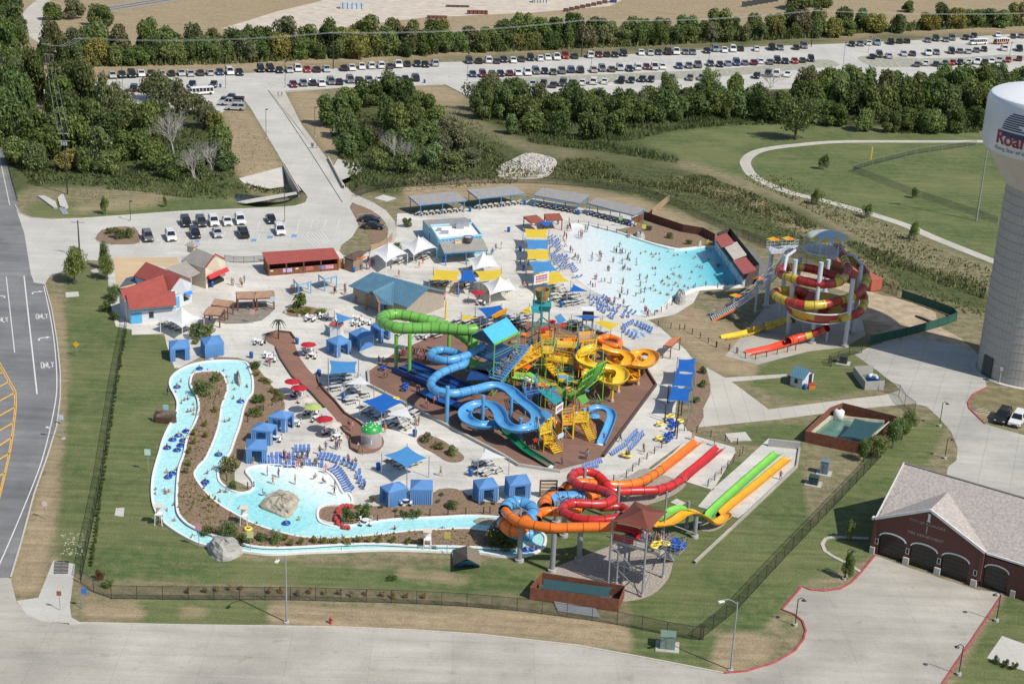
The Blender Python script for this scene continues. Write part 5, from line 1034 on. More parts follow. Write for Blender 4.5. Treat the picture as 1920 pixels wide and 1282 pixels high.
m_=a_.lerp(c_,.5)+Vector((-n_.y,n_.x,0))*1.6; obj_mesh('entrance',MB().box((m_.x,m_.y,.02),(2.6,.15,2.4),rz=math.atan2(n_.y,n_.x)),mat('entry_blue',(.05,.2,.36),r=.5),e)
x0,x1=W(5,505,430),W(5,580,395); b=MB(); b.bar(x0+Vector((0,0,.9)),x1+Vector((0,0,.9)),.1,1.6); o_=obj_mesh('banner_fence',b,mWoodR,None,label='wooden screen with pink banner right of the restroom building',cat='fence'); d=(x1-x0).normalized(); b=MB(); b.bar(x0.lerp(x1,.08)+Vector((d.y,-d.x,0))*.08+Vector((0,0,1.1)),x0.lerp(x1,.95)+Vector((d.y,-d.x,0))*.08+Vector((0,0,1.1)),.03,.8); b.build('banner',mat('banner_pink',(.65,.22,.33),r=.6,var=.3,scale=2.5),o_,local=False)
e=empty('locker_shed',W('k',500,420),0,'long timber shed with corrugated red metal roof','building')
fl,fr,br,bl=Ws('k',130,328,2.5,938,262,2.5,868,146,3.3,66,196,3.3); obj_mesh('roof',plate(MB(),[fl,fr,br,bl],.16),mRedRoof,e)
cm=(fl+fr+br+bl)/4; ww=[inset(p,cm,.035) for p in(fl,fr,br,bl)]; b=MB(); b.quad((ww[0].x,ww[0].y,0),(ww[1].x,ww[1].y,0),(ww[1].x,ww[1].y,1.35),(ww[0].x,ww[0].y,1.35))
for a,c in((1,2),(2,3),(3,0)): b.quad((ww[a].x,ww[a].y,0),(ww[c].x,ww[c].y,0),tuple(ww[c]),tuple(ww[a]))
obj_mesh('wall',b,mWoodR,e)
for t in(0,.25,.5,.75,1): x=ww[0].lerp(ww[1],t); obj_mesh('post',MB().box((x.x,x.y,0),(.2,.2,2.4)),mWoodR,e)
d=(ww[1]-ww[0]); d.z=0; L=d.length; d.normalize(); n_=Vector((d.y,-d.x,0)); kw=dict(o=ww[0],uu=d,n_=n_,L=L,a_=math.atan2(d.y,d.x))
for t0,t1,c in((.2,.33,(.45,.35,.6)),(.53,.63,(.42,.13,.10)),(.73,.8,(.18,.2,.5)),(.81,.93,(.62,.28,.35))): onwall('banner',t0,t1,.5,1.25,mat('banner_%d'%int(t0*100),c,r=.6,var=.4,scale=3),e,.05,**kw)
onwall('notice',.02,.06,.85,1.15,mCream,e,.05,**kw); onwall('notice',.38,.42,.9,1.2,mCream,e,.05,**kw)
obj_mesh('dark_inside',MB().sheet([ww[0].lerp(ww[3],.5)*1,ww[1].lerp(ww[2],.5),ww[2].lerp(ww[1],.05),ww[3].lerp(ww[0],.05)],.2),mDarkI,e)  # near-black sheet standing in for the shade under the shed roof
x0,x1=W('k',920,385),W('k',985,378); obj_mesh('timber_gate',MB().bar(x0+Vector((0,0,1.)),x1+Vector((0,0,1.)),.1,2.),mat('cedar_gate',(.38,.15,.05),r=.7,var=.2),None,label='short orange timber gate between shed and brown kiosk',cat='gate')
e=empty('kiosk',W('k',1050,360),0,'small brown kiosk with orange awning beside the white tents','kiosk')
r0,r1=W('k',1075,205,3.2),W('k',1170,180,3.2); a,c,d_,f_=W('k',975,252,2.4),W('k',1095,285,2.4),W('k',1240,255,2.4),W('k',1110,190,2.4)
a0_,a1_=W('k',978,252,2.4),W('k',1100,290,2.4); b=MB(); plate(b,Ws('k',978,252,2.4,1075,205,3.3,1200,225,3.3,1100,288,2.4),.12); plate(b,Ws('k',1075,205,3.3,1200,225,3.3,1250,190,2.4,1160,175,2.4),.12); obj_mesh('roof',b,mat('brown_roof',(.13,.09,.075),r=.8,var=.2),e)
ww=Ws('k',992,268,2.3,1092,298,2.3,1200,262,2.3,1120,235,2.3); obj_mesh('wall',walls(MB(),ww),mat('brown_board',(.25,.18,.13),r=.8,var=.15),e)
obj_mesh('awning',plate(MB(),Ws('k',1100,300,2.1,1240,252,2.1,1205,225,2.8,1125,272,2.8),.06),mat('awning_orange',(.75,.20,.02),r=.6),e)
e=empty('wave_machine_house',W('l',700,760),0,'wave machine house with two red roofs and one tan roof','building')
for nm,pts,m_ in(('roof',('l',280,175,4.4,375,305,4.4,545,240,4.4,445,118,4.4),mRedRoof),('roof',('l',405,290,3.9,540,470,3.9,712,408,3.9,580,235,3.9),mat('tan_flat',(.47,.42,.36),r=.8,var=.15)),('roof',('l',530,485,4.2,668,665,4.2,842,605,4.2,700,438,4.2),mRedRoof)):
    obj_mesh(nm,plate(MB(),Ws(*pts),.2),m_,e)
w0,w1,w2,w3=W('l',300,335),W('l',690,845),W('l',860,770),W('l',470,270); b=MB(); 
for z,a,c in((3.8,w0,w1),(3.8,w1,w2),(3.8,w2,w3),(3.8,w3,w0)): b.quad((a.x,a.y,0),(c.x,c.y,0),(c.x,c.y,3.6),(a.x,a.y,3.6))
obj_mesh('wall',b,mat('machine_wall',(.07,.055,.05),r=.85,var=.2),e)
obj_mesh('annex_roof',plate(MB(),Ws('l',620,300,1.2,760,310,1.2,870,420,1.2,1015,590,1.2,985,740,1.2,850,740,1.2),.3),mat('annex_grey',(.17,.165,.16),r=.9,var=.15),e)
b=MB(); a,c=W('l',296,330),W('l',668,845); d=(c-a).normalized(); n_=Vector((d.y,-d.x,0)); b.bar(a+Vector((0,0,.8)),c+Vector((0,0,.8)),.5,1.7); obj_mesh('pool_end_wall',b,mat('painted_pool_wall',(.55,.68,.74),r=.5,var=.5,scale=.9),None,label='painted blue and white end wall of the wave pool',cat='wall')
e=empty('shed',W(6,640,880),0,'white garden shed with blue metal roof on the lawn','shed')
a,c,d_=W(6,600,870),W(6,665,892),W(6,728,850); f_=a+(d_-c); h_=hgt(*q1(6,665,892),q1(6,665,835)[1]); b=MB()
A4=[a,c,d_,f_]; up_=lambda p,z:Vector((p.x,p.y,z)); hr=h_+.9; m1,m2=c.lerp(d_,.5),a.lerp(f_,.5)
walls(b,[up_(p,h_) for p in A4]); b.add([up_(c,h_),up_(d_,h_),up_(m1,hr)],[(0,1,2)]); b.add([up_(a,h_),up_(f_,h_),up_(m2,hr)],[(2,1,0)]); obj_mesh('wall',b,mWall,e)
ex=(m1-m2).normalized()*.25; b=MB(); ov=(d_-c).normalized()*.2
plate(b,[up_(a-ex-ov,h_-.12),up_(c+ex-ov,h_-.12),up_(m1+ex,hr+.06),up_(m2-ex,hr+.06)],.08); plate(b,[up_(f_-ex+ov,h_-.12),up_(d_+ex+ov,h_-.12),up_(m1+ex,hr+.058),up_(m2-ex,hr+.058)],.08); obj_mesh('roof',b,mBlueRoof,e)
d=(c-a).normalized(); o_=onwall('window',.35,.6,.7,1.4,mTrim,e,o=a,uu=d,n_=Vector((d.y,-d.x,0)),L=(c-a).length,a_=math.atan2(d.y,d.x)); d=(d_-c).normalized(); onwall('door',.55,.85,.03,1.8,mTrim,e,o=c,uu=d,n_=Vector((d.y,-d.x,0)),L=(d_-c).length,a_=math.atan2(d.y,d.x))
e=empty('barrel',W(6,683,893)+Vector((0,0,.03)),0,'blue drum beside the white shed','barrel'); MB().lathe([(.3,0),(.32,.05),(.32,.85),(.28,.9)],n=14).build('drum',mat('drum_blue',(.02,.13,.35),r=.4),e,smooth=True)
e=empty('cooler',W(6,718,890)+Vector((0,0,.03)),.3,'orange and red box leaning by the shed door','box'); MB().box((0,0,0),(1.1,.6,.7)).build('body',mat('box_orange',(.6,.16,.03),r=.6),e); MB().box((0,0,.7),(1.15,.65,.12)).build('lid',mat('box_red',(.4,.05,.03),r=.6),e)
def blockwall(name,label,pts,h,m_,w_=.22,closed=False,cat='wall',z=0):
    return MB().sweep([Vector((p.x,p.y,z)) for p in pts],[(-w_/2,0),(-w_/2,h),(w_/2,h),(w_/2,0)],closed=closed).build(name,m_,local=False,label=label,cat=cat)
p=q(6,1125,893,1020,897,955,812,1060,806); blockwall('block_enclosure','grey block bin enclosure with open side',G(p),1.5,mStoneG,.3,cat='enclosure')
e=empty('waste_skip',W(6,1060,855)+Vector((0,0,.03)),dirang(*q1(6,1060,855),20,4),'blue rubbish skip heaped with white bags in the block enclosure','skip'); MB().box((0,0,.1),(2.,1.3,.9),top=(1.1,1.1)).build('bin',mat('skip_blue',(.02,.09,.3),r=.6),e); b=MB(); 
for i in range(7): b.lathe([(.01,0),(.3,.1),(.33,.3),(.2,.5),(.02,.56)],c=(R.uniform(-.7,.7),R.uniform(-.4,.4),.9),n=8)
b.build('rubbish_bag',mat('bag_white',(.6,.6,.58),r=.5,var=.3,scale=6),e)
mTimb=mat('timber_fence',(.20,.075,.04),r=.85,var=.3,scale=2,stripes=(0,7,.55,.14)); mTimb2=mat('timber_fence_dark',(.13,.05,.035),r=.85,var=.3,scale=2,stripes=(0,7,.55,.14))
def timber(label,pts,h=1.9,m_=None): 
    return blockwall('timber_fence',label,pts,h,m_ or mTimb,.08,cat='fence')
yd=[(200,650),(1085,842),(1475,440),(1480,400),(710,255),(540,310)]
base=[W('w',x,y) for x,y in [(205,655),(1080,845),(1480,455)]]+[W('w',1480,410),W('w',720,262),W('w',545,330)]
timber('brown timber fence closing the sunken pump yard, open topped',[base[0],base[1],base[2],base[4],base[5],base[0]],1.9)
e=empty('surge_tank',W('w',760,590),0,'sunken concrete water basin inside the timber pump yard','basin')
bp=[W('w',x,y) for x,y in [(285,585),(1010,730),(1390,420),(880,370),(560,350)]]
obj_mesh('basin_wall',MB().sweep([Vector((p.x,p.y,.0)) for p in bp],[(-.12,.0),(-.12,.75),(.12,.75),(.12,.0)],closed=True),mat('basin_concrete',(.52,.48,.37),r=.8,var=.2),e); obj_mesh('basin_water',MB().sheet(bp,.12),mat('basin_green',(.10,.20,.15),r=.15,var=.3,scale=.6),e)
sp=[W('w',x,y,1.9) for x,y in [(920,330),(1290,380),(1075,640),(710,570)]]
def sail(label,corners,col,z,pull=.12,cat='shade sail',group=None,posts=True,zz=None,name='shade_sail',th=0.):
    pts=[P(x,y,(zz[i] if zz else z)) for i,(x,y) in enumerate(corners)]; n=len(pts); c=sum(pts,Vector())/n
    e=empty(name,(c.x,c.y,.02),0,label,cat,group); b=MB(); K=8
    if n==3: pts=pts+[pts[2].lerp(pts[0],.5)]
    def edge(a,d,t): 
        x=a.lerp(d,t); return x+(c-x)*pull*4*t*(1-t)
    A_,B_,C2,D_=pts; vs=[]
    for i in range(K+1):
        s=i/K
        for j in range(K+1):
            t=j/K; bt,tp=edge(A_,B_,t),edge(D_,C2,t); lf,rt=edge(A_,D_,s),edge(B_,C2,s)
            v=bt.lerp(tp,s)+lf.lerp(rt,t)-(A_.lerp(B_,t).lerp(D_.lerp(C2,t),s)); vs.append(v)
    b.add(vs,[(i*(K+1)+j,i*(K+1)+j+1,(i+1)*(K+1)+j+1,(i+1)*(K+1)+j) for i in range(K) for j in range(K)])
    obj_mesh('cloth',b,col,e,smooth=True)
    if posts:
        for p in pts[:n]:
            d=(p-c); d.z=0; d.normalize(); x=p+d*.3; obj_mesh('post',MB().cyl((x.x,x.y,.0),(x.x,x.y,p.z+.25),.06,n=8),mPole,e)
    return e
def cloth(n,c): return mat(n,c,r=.75,var=.07,scale=.9,transl=.25)
mCY=cloth('sail_yellow',(.80,.58,.05)); mCB=cloth('sail_blue',(.012,.14,.52)); mCB2=cloth('sail_light_blue',(.08,.30,.62)); mCW=cloth('tent_white',(.78,.78,.77)); mCG=cloth('sail_teal',(.035,.10,.115)); mCC=cloth('cabana_blue',(.13,.31,.62)); mCR=cloth('sail_red_brown',(.22,.065,.045)); mUR=cloth('umbrella_red',(.50,.02,.035)); mUG=cloth('umbrella_green',(.46,.56,.15)); mUW=cloth('umbrella_white',(.68,.60,.52))
g='row of shade sails beside the wave pool beach'
for pts,c,l in [(q('i',1455,530,1725,535,1710,640,1475,635),mCY,'yellow sail at the top of the row, below the red pergolas'),(q('i',1465,650,1735,655,1720,762,1490,765),mCB2,'blue sail between two yellow ones in the row by the beach'),(q('i',1475,765,1735,770,1742,880,1485,880),mCY,'yellow sail between two blue ones in the row by the beach'),(q('i',1500,900,1752,895,1835,1005,1562,1035),mCB2,'blue sail fourth down the row by the beach'),(q('h',250,800,525,770,645,882,410,922),mCY,'yellow sail at the lower end of the row by the beach')]: sail(l,pts,c,3.,group=g)
sail('square yellow sail in front of the snack building, left',q('i',445,985,745,1005,705,1118,400,1110),mCY,3.)
sail('narrow blue sail between two yellow ones by the snack building',q('i',760,1000,870,992,928,1130,728,1125),mCB,3.)
sail('yellow sail right of the narrow blue one by the snack building',q('i',900,1008,1190,985,1235,1100,962,1122),mCY,3.)
sail('large blue sail behind the blue roofed slide tower',q('m',835,1100,1195,1055,1240,1120,985,1255),mCB,3.)
sail('yellow triangular sail left of the big blue one',q('m',612,1188,860,1252,600,1285),mCY,3.)
sail('small yellow triangular sail left of the tipping bucket',q('m',1620,1058,1655,1185,1450,1190),mCY,3.)
sail('blue triangular sail at the edge of the wave pool loungers',q('h',690,915,860,998,635,1003),mCB,3.)
sail('blue sail behind the white roofed guard hut',q('b',690,312,840,300,1000,325,840,360),mCB,3.)
sail('yellow sail beside the towel rug by the deck',q('b',915,385,1005,355,1222,402,1105,478),mCY,3.,posts=True)
sail('blue sail below the cabanas over picnic tables',q('n',368,738,705,752,690,895,372,905),mCB2,3.)
sail('white triangular sail above the picnic tables',q('n',740,925,885,1035,568,1030),mCW,2.8)
sail('large blue sail beside the activity deck wall',q('o',985,372,1290,262,1555,378,1250,532),mCB,3.)
sail('white sail with long point beside the deck wall',q('o',1582,445,1685,615,1320,540),mCW,2.8)
sail('blue sail beside the bean shaped planting bed',q('o',1280,1090,1590,968,1856,1128,1590,1265),mCB2,3.)
sail('white triangular sail by the low wall of the deck',q('c',775,840,1025,948,715,965),mCW,2.6)
sail('small blue triangular sail over the drinks booth',q('n',438,163,665,235,470,300),mCB2,3.)
sail('small blue sail hung between the red pergolas',q('h',280,215,480,208,400,272),mCB,2.3,posts=False)
for i,pts in enumerate([[(1272,673),(1304,671),(1303,700),(1267,697)],[(1266,698),(1302,700),(1298,727),(1259,724)],[(1258,724),(1298,727),(1291,755),(1251,751)]]): sail('blue sail over the tube racks, '+['top','middle','bottom'][i]+' of three',pts,mCB,3.,group='blue sails over the tube racks',pull=.15)
sail('dark teal net stretched over the pump basin',q('w',905,325,1320,385,1080,645,700,572),mCG,1.8,posts=False,name='shade_net',cat='net')
def marquee(label,k,L,F_,R_,zh=2.5,za=4.6,group=None):
    l,f,r_=W(k,*L,zh),W(k,*F_,zh),W(k,*R_,zh); bk=l+r_-f; c=(l+r_)/2; e=empty('marquee',(c.x,c.y,.02),0,label,'tent',group)
    ap=Vector((c.x,c.y,za)); b=MB(); K=10; co4=[l,f,r_,bk]
    for s in range(4):
        a,d=co4[s],co4[(s+1)%4]; vs=[]
        for i in range(K+1):
            t=i/K
            for j in range(K+1):
                x=a.lerp(d,j/K); x=x+(c-x)*(.10*4*(j/K)*(1-j/K)*(1-t)); w_=x.lerp(ap,t); w_.z=zh+(za-zh)*(t**1.9)+.22*4*(j/K)*(1-j/K)*(1-t); vs.append(w_)
        b.add(vs,[(i*(K+1)+j,i*(K+1)+j+1,(i+1)*(K+1)+j+1,(i+1)*(K+1)+j) for i in range(K) for j in range(K)])
    obj_mesh('canopy',b,mCW,e,smooth=True)
    for p in co4: obj_mesh('post',MB().cyl((p.x,p.y,0),(p.x,p.y,zh+.05),.06,n=8),mWhite,e)
    obj_mesh('finial',MB().cyl(ap-Vector((0,0,.1)),ap+Vector((0,0,.25)),.05,.03,n=8),mWhite,e)
g='white peaked marquees'
marquee('white marquee beside the snack building, upper of the pair','i',(60,710),(215,835),(475,745),group=g)
marquee('white marquee beside the brown kiosk','k',(1275,190),(1462,318),(1702,212),group=g)
marquee('white marquee in front of the snack canopy','i',(812,868),(882,1005),(1175,962),group=g)
marquee('white marquee between yellow sail and tipping bucket','i',(985,1145),(1070,1280),(1378,1225),group=g)
marquee('white marquee against the red roofed building','j',(705,945),(972,1058),(1232,945),group=g)
def cabana(label,k,L,F_,R_,closed=False,zh=2.3,open_=(1,0)):
    l,f,r_=W(k,*L,zh),W(k,*F_,zh),W(k,*R_,zh); bk=l+r_-f; c=(l+r_)/2; e=empty('cabana',(c.x,c.y,.02),0,label,'cabana','blue cloth cabanas'); ap=Vector((c.x,c.y,zh+.75)); b=MB(); co4=[l,f,r_,bk]
    for s in range(4): a,d=co4[s],co4[(s+1)%4]; b.add([tuple(a),tuple(d),tuple(ap)],[(0,1,2)])
    obj_mesh('roof',b,mCC,e)
    b=MB()
    for s in range(4):
        a,d=co4[s],co4[(s+1)%4]; b.quad(tuple(a-Vector((0,0,.28))),tuple(d-Vector((0,0,.28))),tuple(d),tuple(a))
    obj_mesh('valance',b,mCC,e)
    def drape(a,d,t0,t1):
        b=MB(); n=max(4,int((t1-t0)*24)); vs=[]; nn_=(d-a).cross(Vector((0,0,1))).normalized()
        for i in range(n+1):
            x=a.lerp(d,t0+(t1-t0)*i/n); o_=nn_*(.05*(-1)**i); vs+=[(x.x+o_.x*.3,x.y+o_.y*.3,zh-.26),(x.x+o_.x,x.y+o_.y,.06)]
        b.add(vs,[(2*i,2*i+2,2*i+3,2*i+1) for i in range(n)]); obj_mesh('curtain',b,mCC,e)
    for s in range(4):
        a,d=co4[s],co4[(s+1)%4]
        if closed or (s not in open_): drape(a,d,.02,.98)
        else: drape(a,d,.02,.26); drape(a,d,.74,.98)
    for p in co4: x=p.lerp(c,.03); obj_mesh('post',MB().cyl((x.x,x.y,0),(x.x,x.y,zh),.04,n=6),mWhite,e)
for a in [('blue cabana with open front beside the drinks booth','n',(330,490),(462,562),(632,505),False,2.3,(0,1)),('blue cabana with closed right side, middle of three by the booth','n',(600,405),(742,482),(907,415),False,2.3,(0,)),('blue cabana half hidden behind the green slide','n',(862,310),(992,388),(1110,335),False,2.3,(0,1)),
 ('blue cabana full of goods beside the lawn',4,(943,622),(950,668),(1062,658),False,2.3,(1,)),('blue cabana closed on all sides beside the big bush',4,(1120,607),(1146,652),(1253,632),True),
 ('blue cabana right of three by the river bed','p',(362,238),(555,264),(652,196),False,2.3,(0,1)),('blue cabana in the middle of three by the river bed','p',(176,380),(398,402),(466,326),False,2.3,(0,1)),('blue cabana with parted front curtains, nearest the kid pool','p',(124,478),(125,592),(356,598),False,2.3,(1,)),
 ('blue cabana left of the closed one above the river',8,(215,176),(265,214),(376,186),False,2.3,(0,)),('blue cabana with closed pleated front above the river',8,(388,138),(385,196),(510,198),True),('blue cabana with people inside, third along the river',8,(737,140),(770,194),(881,179),False,2.3,(1,)),('blue cabana with parted curtains, rightmost along the river',8,(915,120),(941,175),(1062,161),False,2.3,(1,))]: cabana(*a)
base=[W(8,x,y) for x,y in [(1052,808),(1548,878),(1578,780),(1545,735),(1130,690),(1095,690)]]
timber('red brown timber fence round the net covered pit by the slides',base[:2]+[W(8,1580,800),W(8,1120,725),base[0]],1.7)
sail('dark teal net over the pit in the timber fence',q(8,1125,692,1520,742,1500,798,1110,745),mCG,1.75,posts=False,pull=.07,name='shade_net',cat='net')
obj_mesh('pit_water',MB().sheet([W(8,x,y) for x,y in [(1075,790),(1530,860),(1560,790),(1120,730)]],.05),mat('pit_floor',(.10,.11,.10),r=.6),None,kind='structure')
def fibre(n,c): return mat(n,c,r=.34,var=.13,scale=.55,coat=.25)
mSG=fibre('slide_green',(.16,.41,.07)); mSB=fibre('slide_blue',(.095,.33,.61)); mSD=fibre('slide_dark_blue',(.012,.055,.22)); mSR=fibre('slide_red',(.52,.025,.025)); mSO=fibre('slide_orange',(.78,.18,.015)); mSY=fibre('slide_yellow',(.78,.52,.03)); mSA=fibre('slide_amber',(.80,.36,.015)); mSL=fibre('slide_lime',(.19,.52,.07)); mSE=fibre('slide_dark_green',(.01,.17,.07)); mSMu=fibre('slide_mustard',(.55,.42,.05)); mSMr=fibre('slide_maroon',(.38,.03,.025)); mSRo=fibre('slide_bright_red',(.75,.07,.03))
mSeam={}
def darker(m_,f=.45):
    c=[n for n in m_.node_tree.nodes if n.type=='MIX'][0].inputs[6].default_value
    k=m_.name+'_seam'
    return mat(k,tuple(c[i]*f for i in range(3)),r=.4)
def path3(k,*a): return [P(*q1(k,a[i],a[i+1]),a[i+2]) for i in range(0,len(a),3)]
def ringpts(path,i,r,n):
    p=path[i]; a=path[max(0,i-1)]; b=path[min(len(path)-1,i+1)]; t=(b-a).normalized(); sd=t.cross(Vector((0,0,1)))
    sd=sd.normalized() if sd.length>1e-3 else Vector((1,0,0)); uu=sd.cross(t)
    return [p+sd*r*math.cos(2*math.pi*j/n)+uu*r*math.sin(2*math.pi*j/n) for j in range(n)]
def tube(parent,path,r,m_,name='tube',seam=2.4,cols=None,per=3.6,rad_=None):
    path=resample(spline(path,10),.5); n=16; b=MB(); L=len(path); mats=[m_] if not cols else cols
    vs=[]
    for i in range(L): vs+=ringpts(path,i,rad_(i/(L-1)) if rad_ else r,n)
    b.v=[tuple(v) for v in vs]
    for i in range(L-1):
        mi=int(i*.5/per)%len(mats)
        for j in range(n): b.f.append([i*n+j,i*n+(j+1)%n,(i+1)*n+(j+1)%n,(i+1)*n+j]); b.mi.append(mi)
    o=obj_mesh(name,b,mats,parent,smooth=True)
    s=MB(); k=0.; step=max(1,int(seam/.5))
    for i in range(0,L,step):
        rr=(rad_(i/(L-1)) if rad_ else r)
        a=ringpts(path,i,rr*1.0,n); i2=min(L-1,i); t=(path[min(L-1,i+1)]-path[max(0,i-1)]).normalized()*.045
        A1=[p-t for p in ringpts(path,i,rr*1.07,n)]; B1=[p+t for p in ringpts(path,i,rr*1.07,n)]
        A0=[p-t for p in a]; B0=[p+t for p in a]
        s.add(A0+A1+B1+B0,[(x*n+j,x*n+(j+1)%n,(x+1)*n+(j+1)%n,(x+1)*n+j) for x in range(3) for j in range(n)])
    obj_mesh('seam',s,darker(mats[0]),o); return path
def flume(parent,path,r,m_,name='flume',depth=.85,seam=2.4,w_=None):
    path=resample(spline(path,10),.5); n=10; inn=[(-math.cos(math.pi*j/n)*r,-math.sin(math.pi*j/n)*r*depth) for j in range(n+1)]
    out=[(x*1.06,y*1.06-.03) for x,y in inn][::-1]; prof=[(-r*1.14,.0)]+[(-r*1.14,.07)]+[(inn[0][0],.07)]+inn+[(inn[-1][0],.07),(r*1.14,.07),(r*1.14,0)]+out+[(-r*1.14,.0)]
    b=MB(); b.sweep(path,prof); o=obj_mesh(name,b,m_,parent,smooth=True)
    s=MB(); step=max(1,int(seam/.5))
    for i in range(step,len(path)-1,step):
        p=path[i]; t=(path[i+1]-path[i-1]).normalized(); s.sweep([p-t*.05,p+t*.05],[(x*1.1,y*1.1-.03) for x,y in inn])
    obj_mesh('seam',s,darker(m_),o); return path
mFoot=mat('footing',(.42,.40,.36),r=.9,var=.12)
def column(parent,bx,by,tz,r,m_,foot=True,name='column'):
    p=P(bx,by); o=obj_mesh(name,MB().cyl((p.x,p.y,.0),(p.x,p.y,tz),r,n=12),m_,parent,smooth=False)
    if foot: obj_mesh('footing',MB().cyl((p.x,p.y,-.05),(p.x,p.y,.4),r*1.7,n=14),mFoot,o)
    return p
def strut(parent,a,b_,wd,m_,name='brace'): return obj_mesh(name,MB().bar(a,b_,wd),m_,parent)
def U(k,x,y,z): return P(*q1(k,x,y))+Vector((0,0,z))
def col2(k,x,y,yt,r,m_): column(e,*q1(k,x,y),hgt(*q1(k,x,y),q1(k,0,yt)[1]),r,m_)
e=empty('green_tube_slide',P(742.6,694),0,'large green tube slide looping out on two tall green columns','water slide')
pt=tube(e,path3('a',1222,342,7.7,1100,352,7.65,950,342,7.6,750,328,7.5,550,330,7.4,360,330,7.3,230,300,7.2,150,245,7.1,170,200,7.0,260,178,6.9,340,178,6.8,450,192,6.7,560,218,6.5,680,248,6.3,800,285,6.0,920,330,5.6,1040,395,5.2,1150,480,4.6,1230,560,4.0),.92,mSG,seam=1.9)
col2('a',313,800,405,.32,mSG); col2('a',462,855,400,.32,mSG); column(e,*q1('a',905,620),5.0,.3,mSG); column(e,*q1('a',1125,820),6.6,.25,mSG)
strut(e,U('a',313,800,5.6),P(*q1('a',400,380),6.6),.12,mSG); strut(e,U('a',462,855,6.),P(*q1('a',560,370),6.7),.12,mSG)
def chute(parent,rows,m_,name,rib=None):
    b=MB(); K=8; vs=[]
    for a,c,sg in rows:
        for j in range(K+1):
            t=j/K; v=a.lerp(c,t); v.z-=sg*4*t*(1-t); vs.append(v)
    b.add(vs,[(i*(K+1)+j,i*(K+1)+j+1,(i+1)*(K+1)+j+1,(i+1)*(K+1)+j) for i in range(len(rows)-1) for j in range(K)])
    return obj_mesh(name,b,m_,parent,smooth=True)
e=empty('green_half_pipe',P(*q1('d',700,250)),0,'green half pipe slide rising to a ribbed upright wall','water slide')
def rw(x0,y0,z0,x1,y1,z1,s): return (P(*q1('b',x0,y0),z0),P(*q1('b',x1,y1),z1),s)
chute(e,[rw(-60,1000,3.6,40,940,3.6,.8),rw(130,1030,2.6,220,960,2.8,.9),rw(330,1110,1.7,420,1050,1.9,.9),rw(480,1190,1.3,560,1120,1.5,1.),rw(590,1235,1.3,650,1150,1.5,1.),rw(670,1262,1.7,720,1120,1.9,1.),rw(760,1200,3.,780,1040,3.2,.8),rw(880,1090,4.8,830,970,5.0,.6),rw(990,960,6.4,920,900,6.5,.4),rw(1062,815,7.6,965,838,7.6,.2)],mSG,'trough')
b=MB()
for t in(.15,.4,.65,.9):
    a_,c_=P(*q1('b',680,1255),1.5).lerp(P(*q1('b',1062,812),7.7),t),P(*q1('b',1010,1000),5.2).lerp(P(*q1('b',1062,812),7.8),t)
for i in range(9):
    t=i/8; lo_=P(*q1('b',690,1245),1.6).lerp(P(*q1('b',1020,980),4.6),t); hi=P(*q1('b',830,950),6.3).lerp(P(*q1('b',1062,815),7.75),t); b.bar(lo_,hi,.12)
for t in(0,.33,.66,1): b.bar(P(*q1('b',690,1245),1.6).lerp(P(*q1('b',830,950),6.3),t),P(*q1('b',1020,980),4.6).lerp(P(*q1('b',1062,815),7.75),t),.16)
obj_mesh('rib_frame',b,mSL,e)
for x,y,z in [(1010,1310,5),(850,1190,3.2),(1000,1120,6.5),(720,1290,1.6)]: column(e,*q1('b',x,y),z,.08,mSL,False,'leg')
strut(e,U('b',1010,1310,.3),U('b',850,1190,3),.1,mSL); strut(e,U('b',850,1190,.3),U('b',1010,1310,4.5),.1,mSL)
e=empty('blue_tube_slide',P(838,795),0,'long light blue slide, closed tube above and open winding flume below','water slide')
tube(e,path3('a',1290,535,6.3,1200,590,6.2,1110,635,6.1,1040,662,6.0,900,692,5.9,790,680,5.8,705,645,5.7,730,598,5.6,830,578,5.5,950,600,5.4,1040,635,5.3,1095,685,5.2,1070,740,5.1,980,770,5.0,830,830,4.9,745,890,4.8,705,955,4.7,750,1020,4.6,860,1055,4.5,980,1062,4.4,1100,1040,4.3,1195,1018,4.25),.66,mSB)
flume(e,path3('a',1190,1016,4.3,1300,985,4.2,1400,962,4.1,1500,975,4.0,1600,1020,3.9)+path3('c',1085,205,3.8,1180,295,3.7,1280,370,3.6,1360,450,3.5,1362,540,3.4,1290,590,3.3,1150,612,3.2,1030,585,3.1,965,520,3.0,945,450,2.9,890,375,2.8,800,335,2.7,680,335,2.6,590,380,2.5,548,440,2.4,575,505,2.3,660,550,2.2,760,570,2.1,860,560,2.0,940,575,1.9),.95,mSB,depth=.75)
flume(e,path3('c',940,575,1.8,1000,630,1.6,1060,690,1.4,1150,775,1.0,1250,862,.6,1400,955,.4,1515,1030,.3),.62,mSE,name='lower_chute',depth=.8)
obj_mesh('end_pad',MB().sheet(G(q('c',1480,1060,1520,1080,1555,1035,1520,1020)),.06),mWhite,e)
for x,y,z,r_ in [(345,570,6.2,.3),(745,600,5.2,.28),(1062,570,4.6,.25),(1170,750,3.6,.28),(678,640,1.8,.2)]: column(e,*q1('c',x,y),z,r_,mSB)
for (x,y,z),(x2,y2,z2) in [((345,570,5.),(260,215,4.3)),((745,600,3.),(850,380,2.6)),((745,600,2.6),(640,440,2.3)),((1062,570,3.8),(1200,360,3.4)),((1170,750,3.2),(1300,570,3.2))]: strut(e,U('c',x,y,z),P(*q1('c',x2,y2),z2),.12,mSB)
e=empty('dark_blue_racer',P(*q1('a',600,860)),0,'dark blue four lane run-out trough under the blue tube','water slide')
a_,c_=P(*q1('a',385,757),.55),P(*q1('a',1120,1060),.8); d=(c_-a_).normalized(); s_=Vector((d.y,-d.x,0))
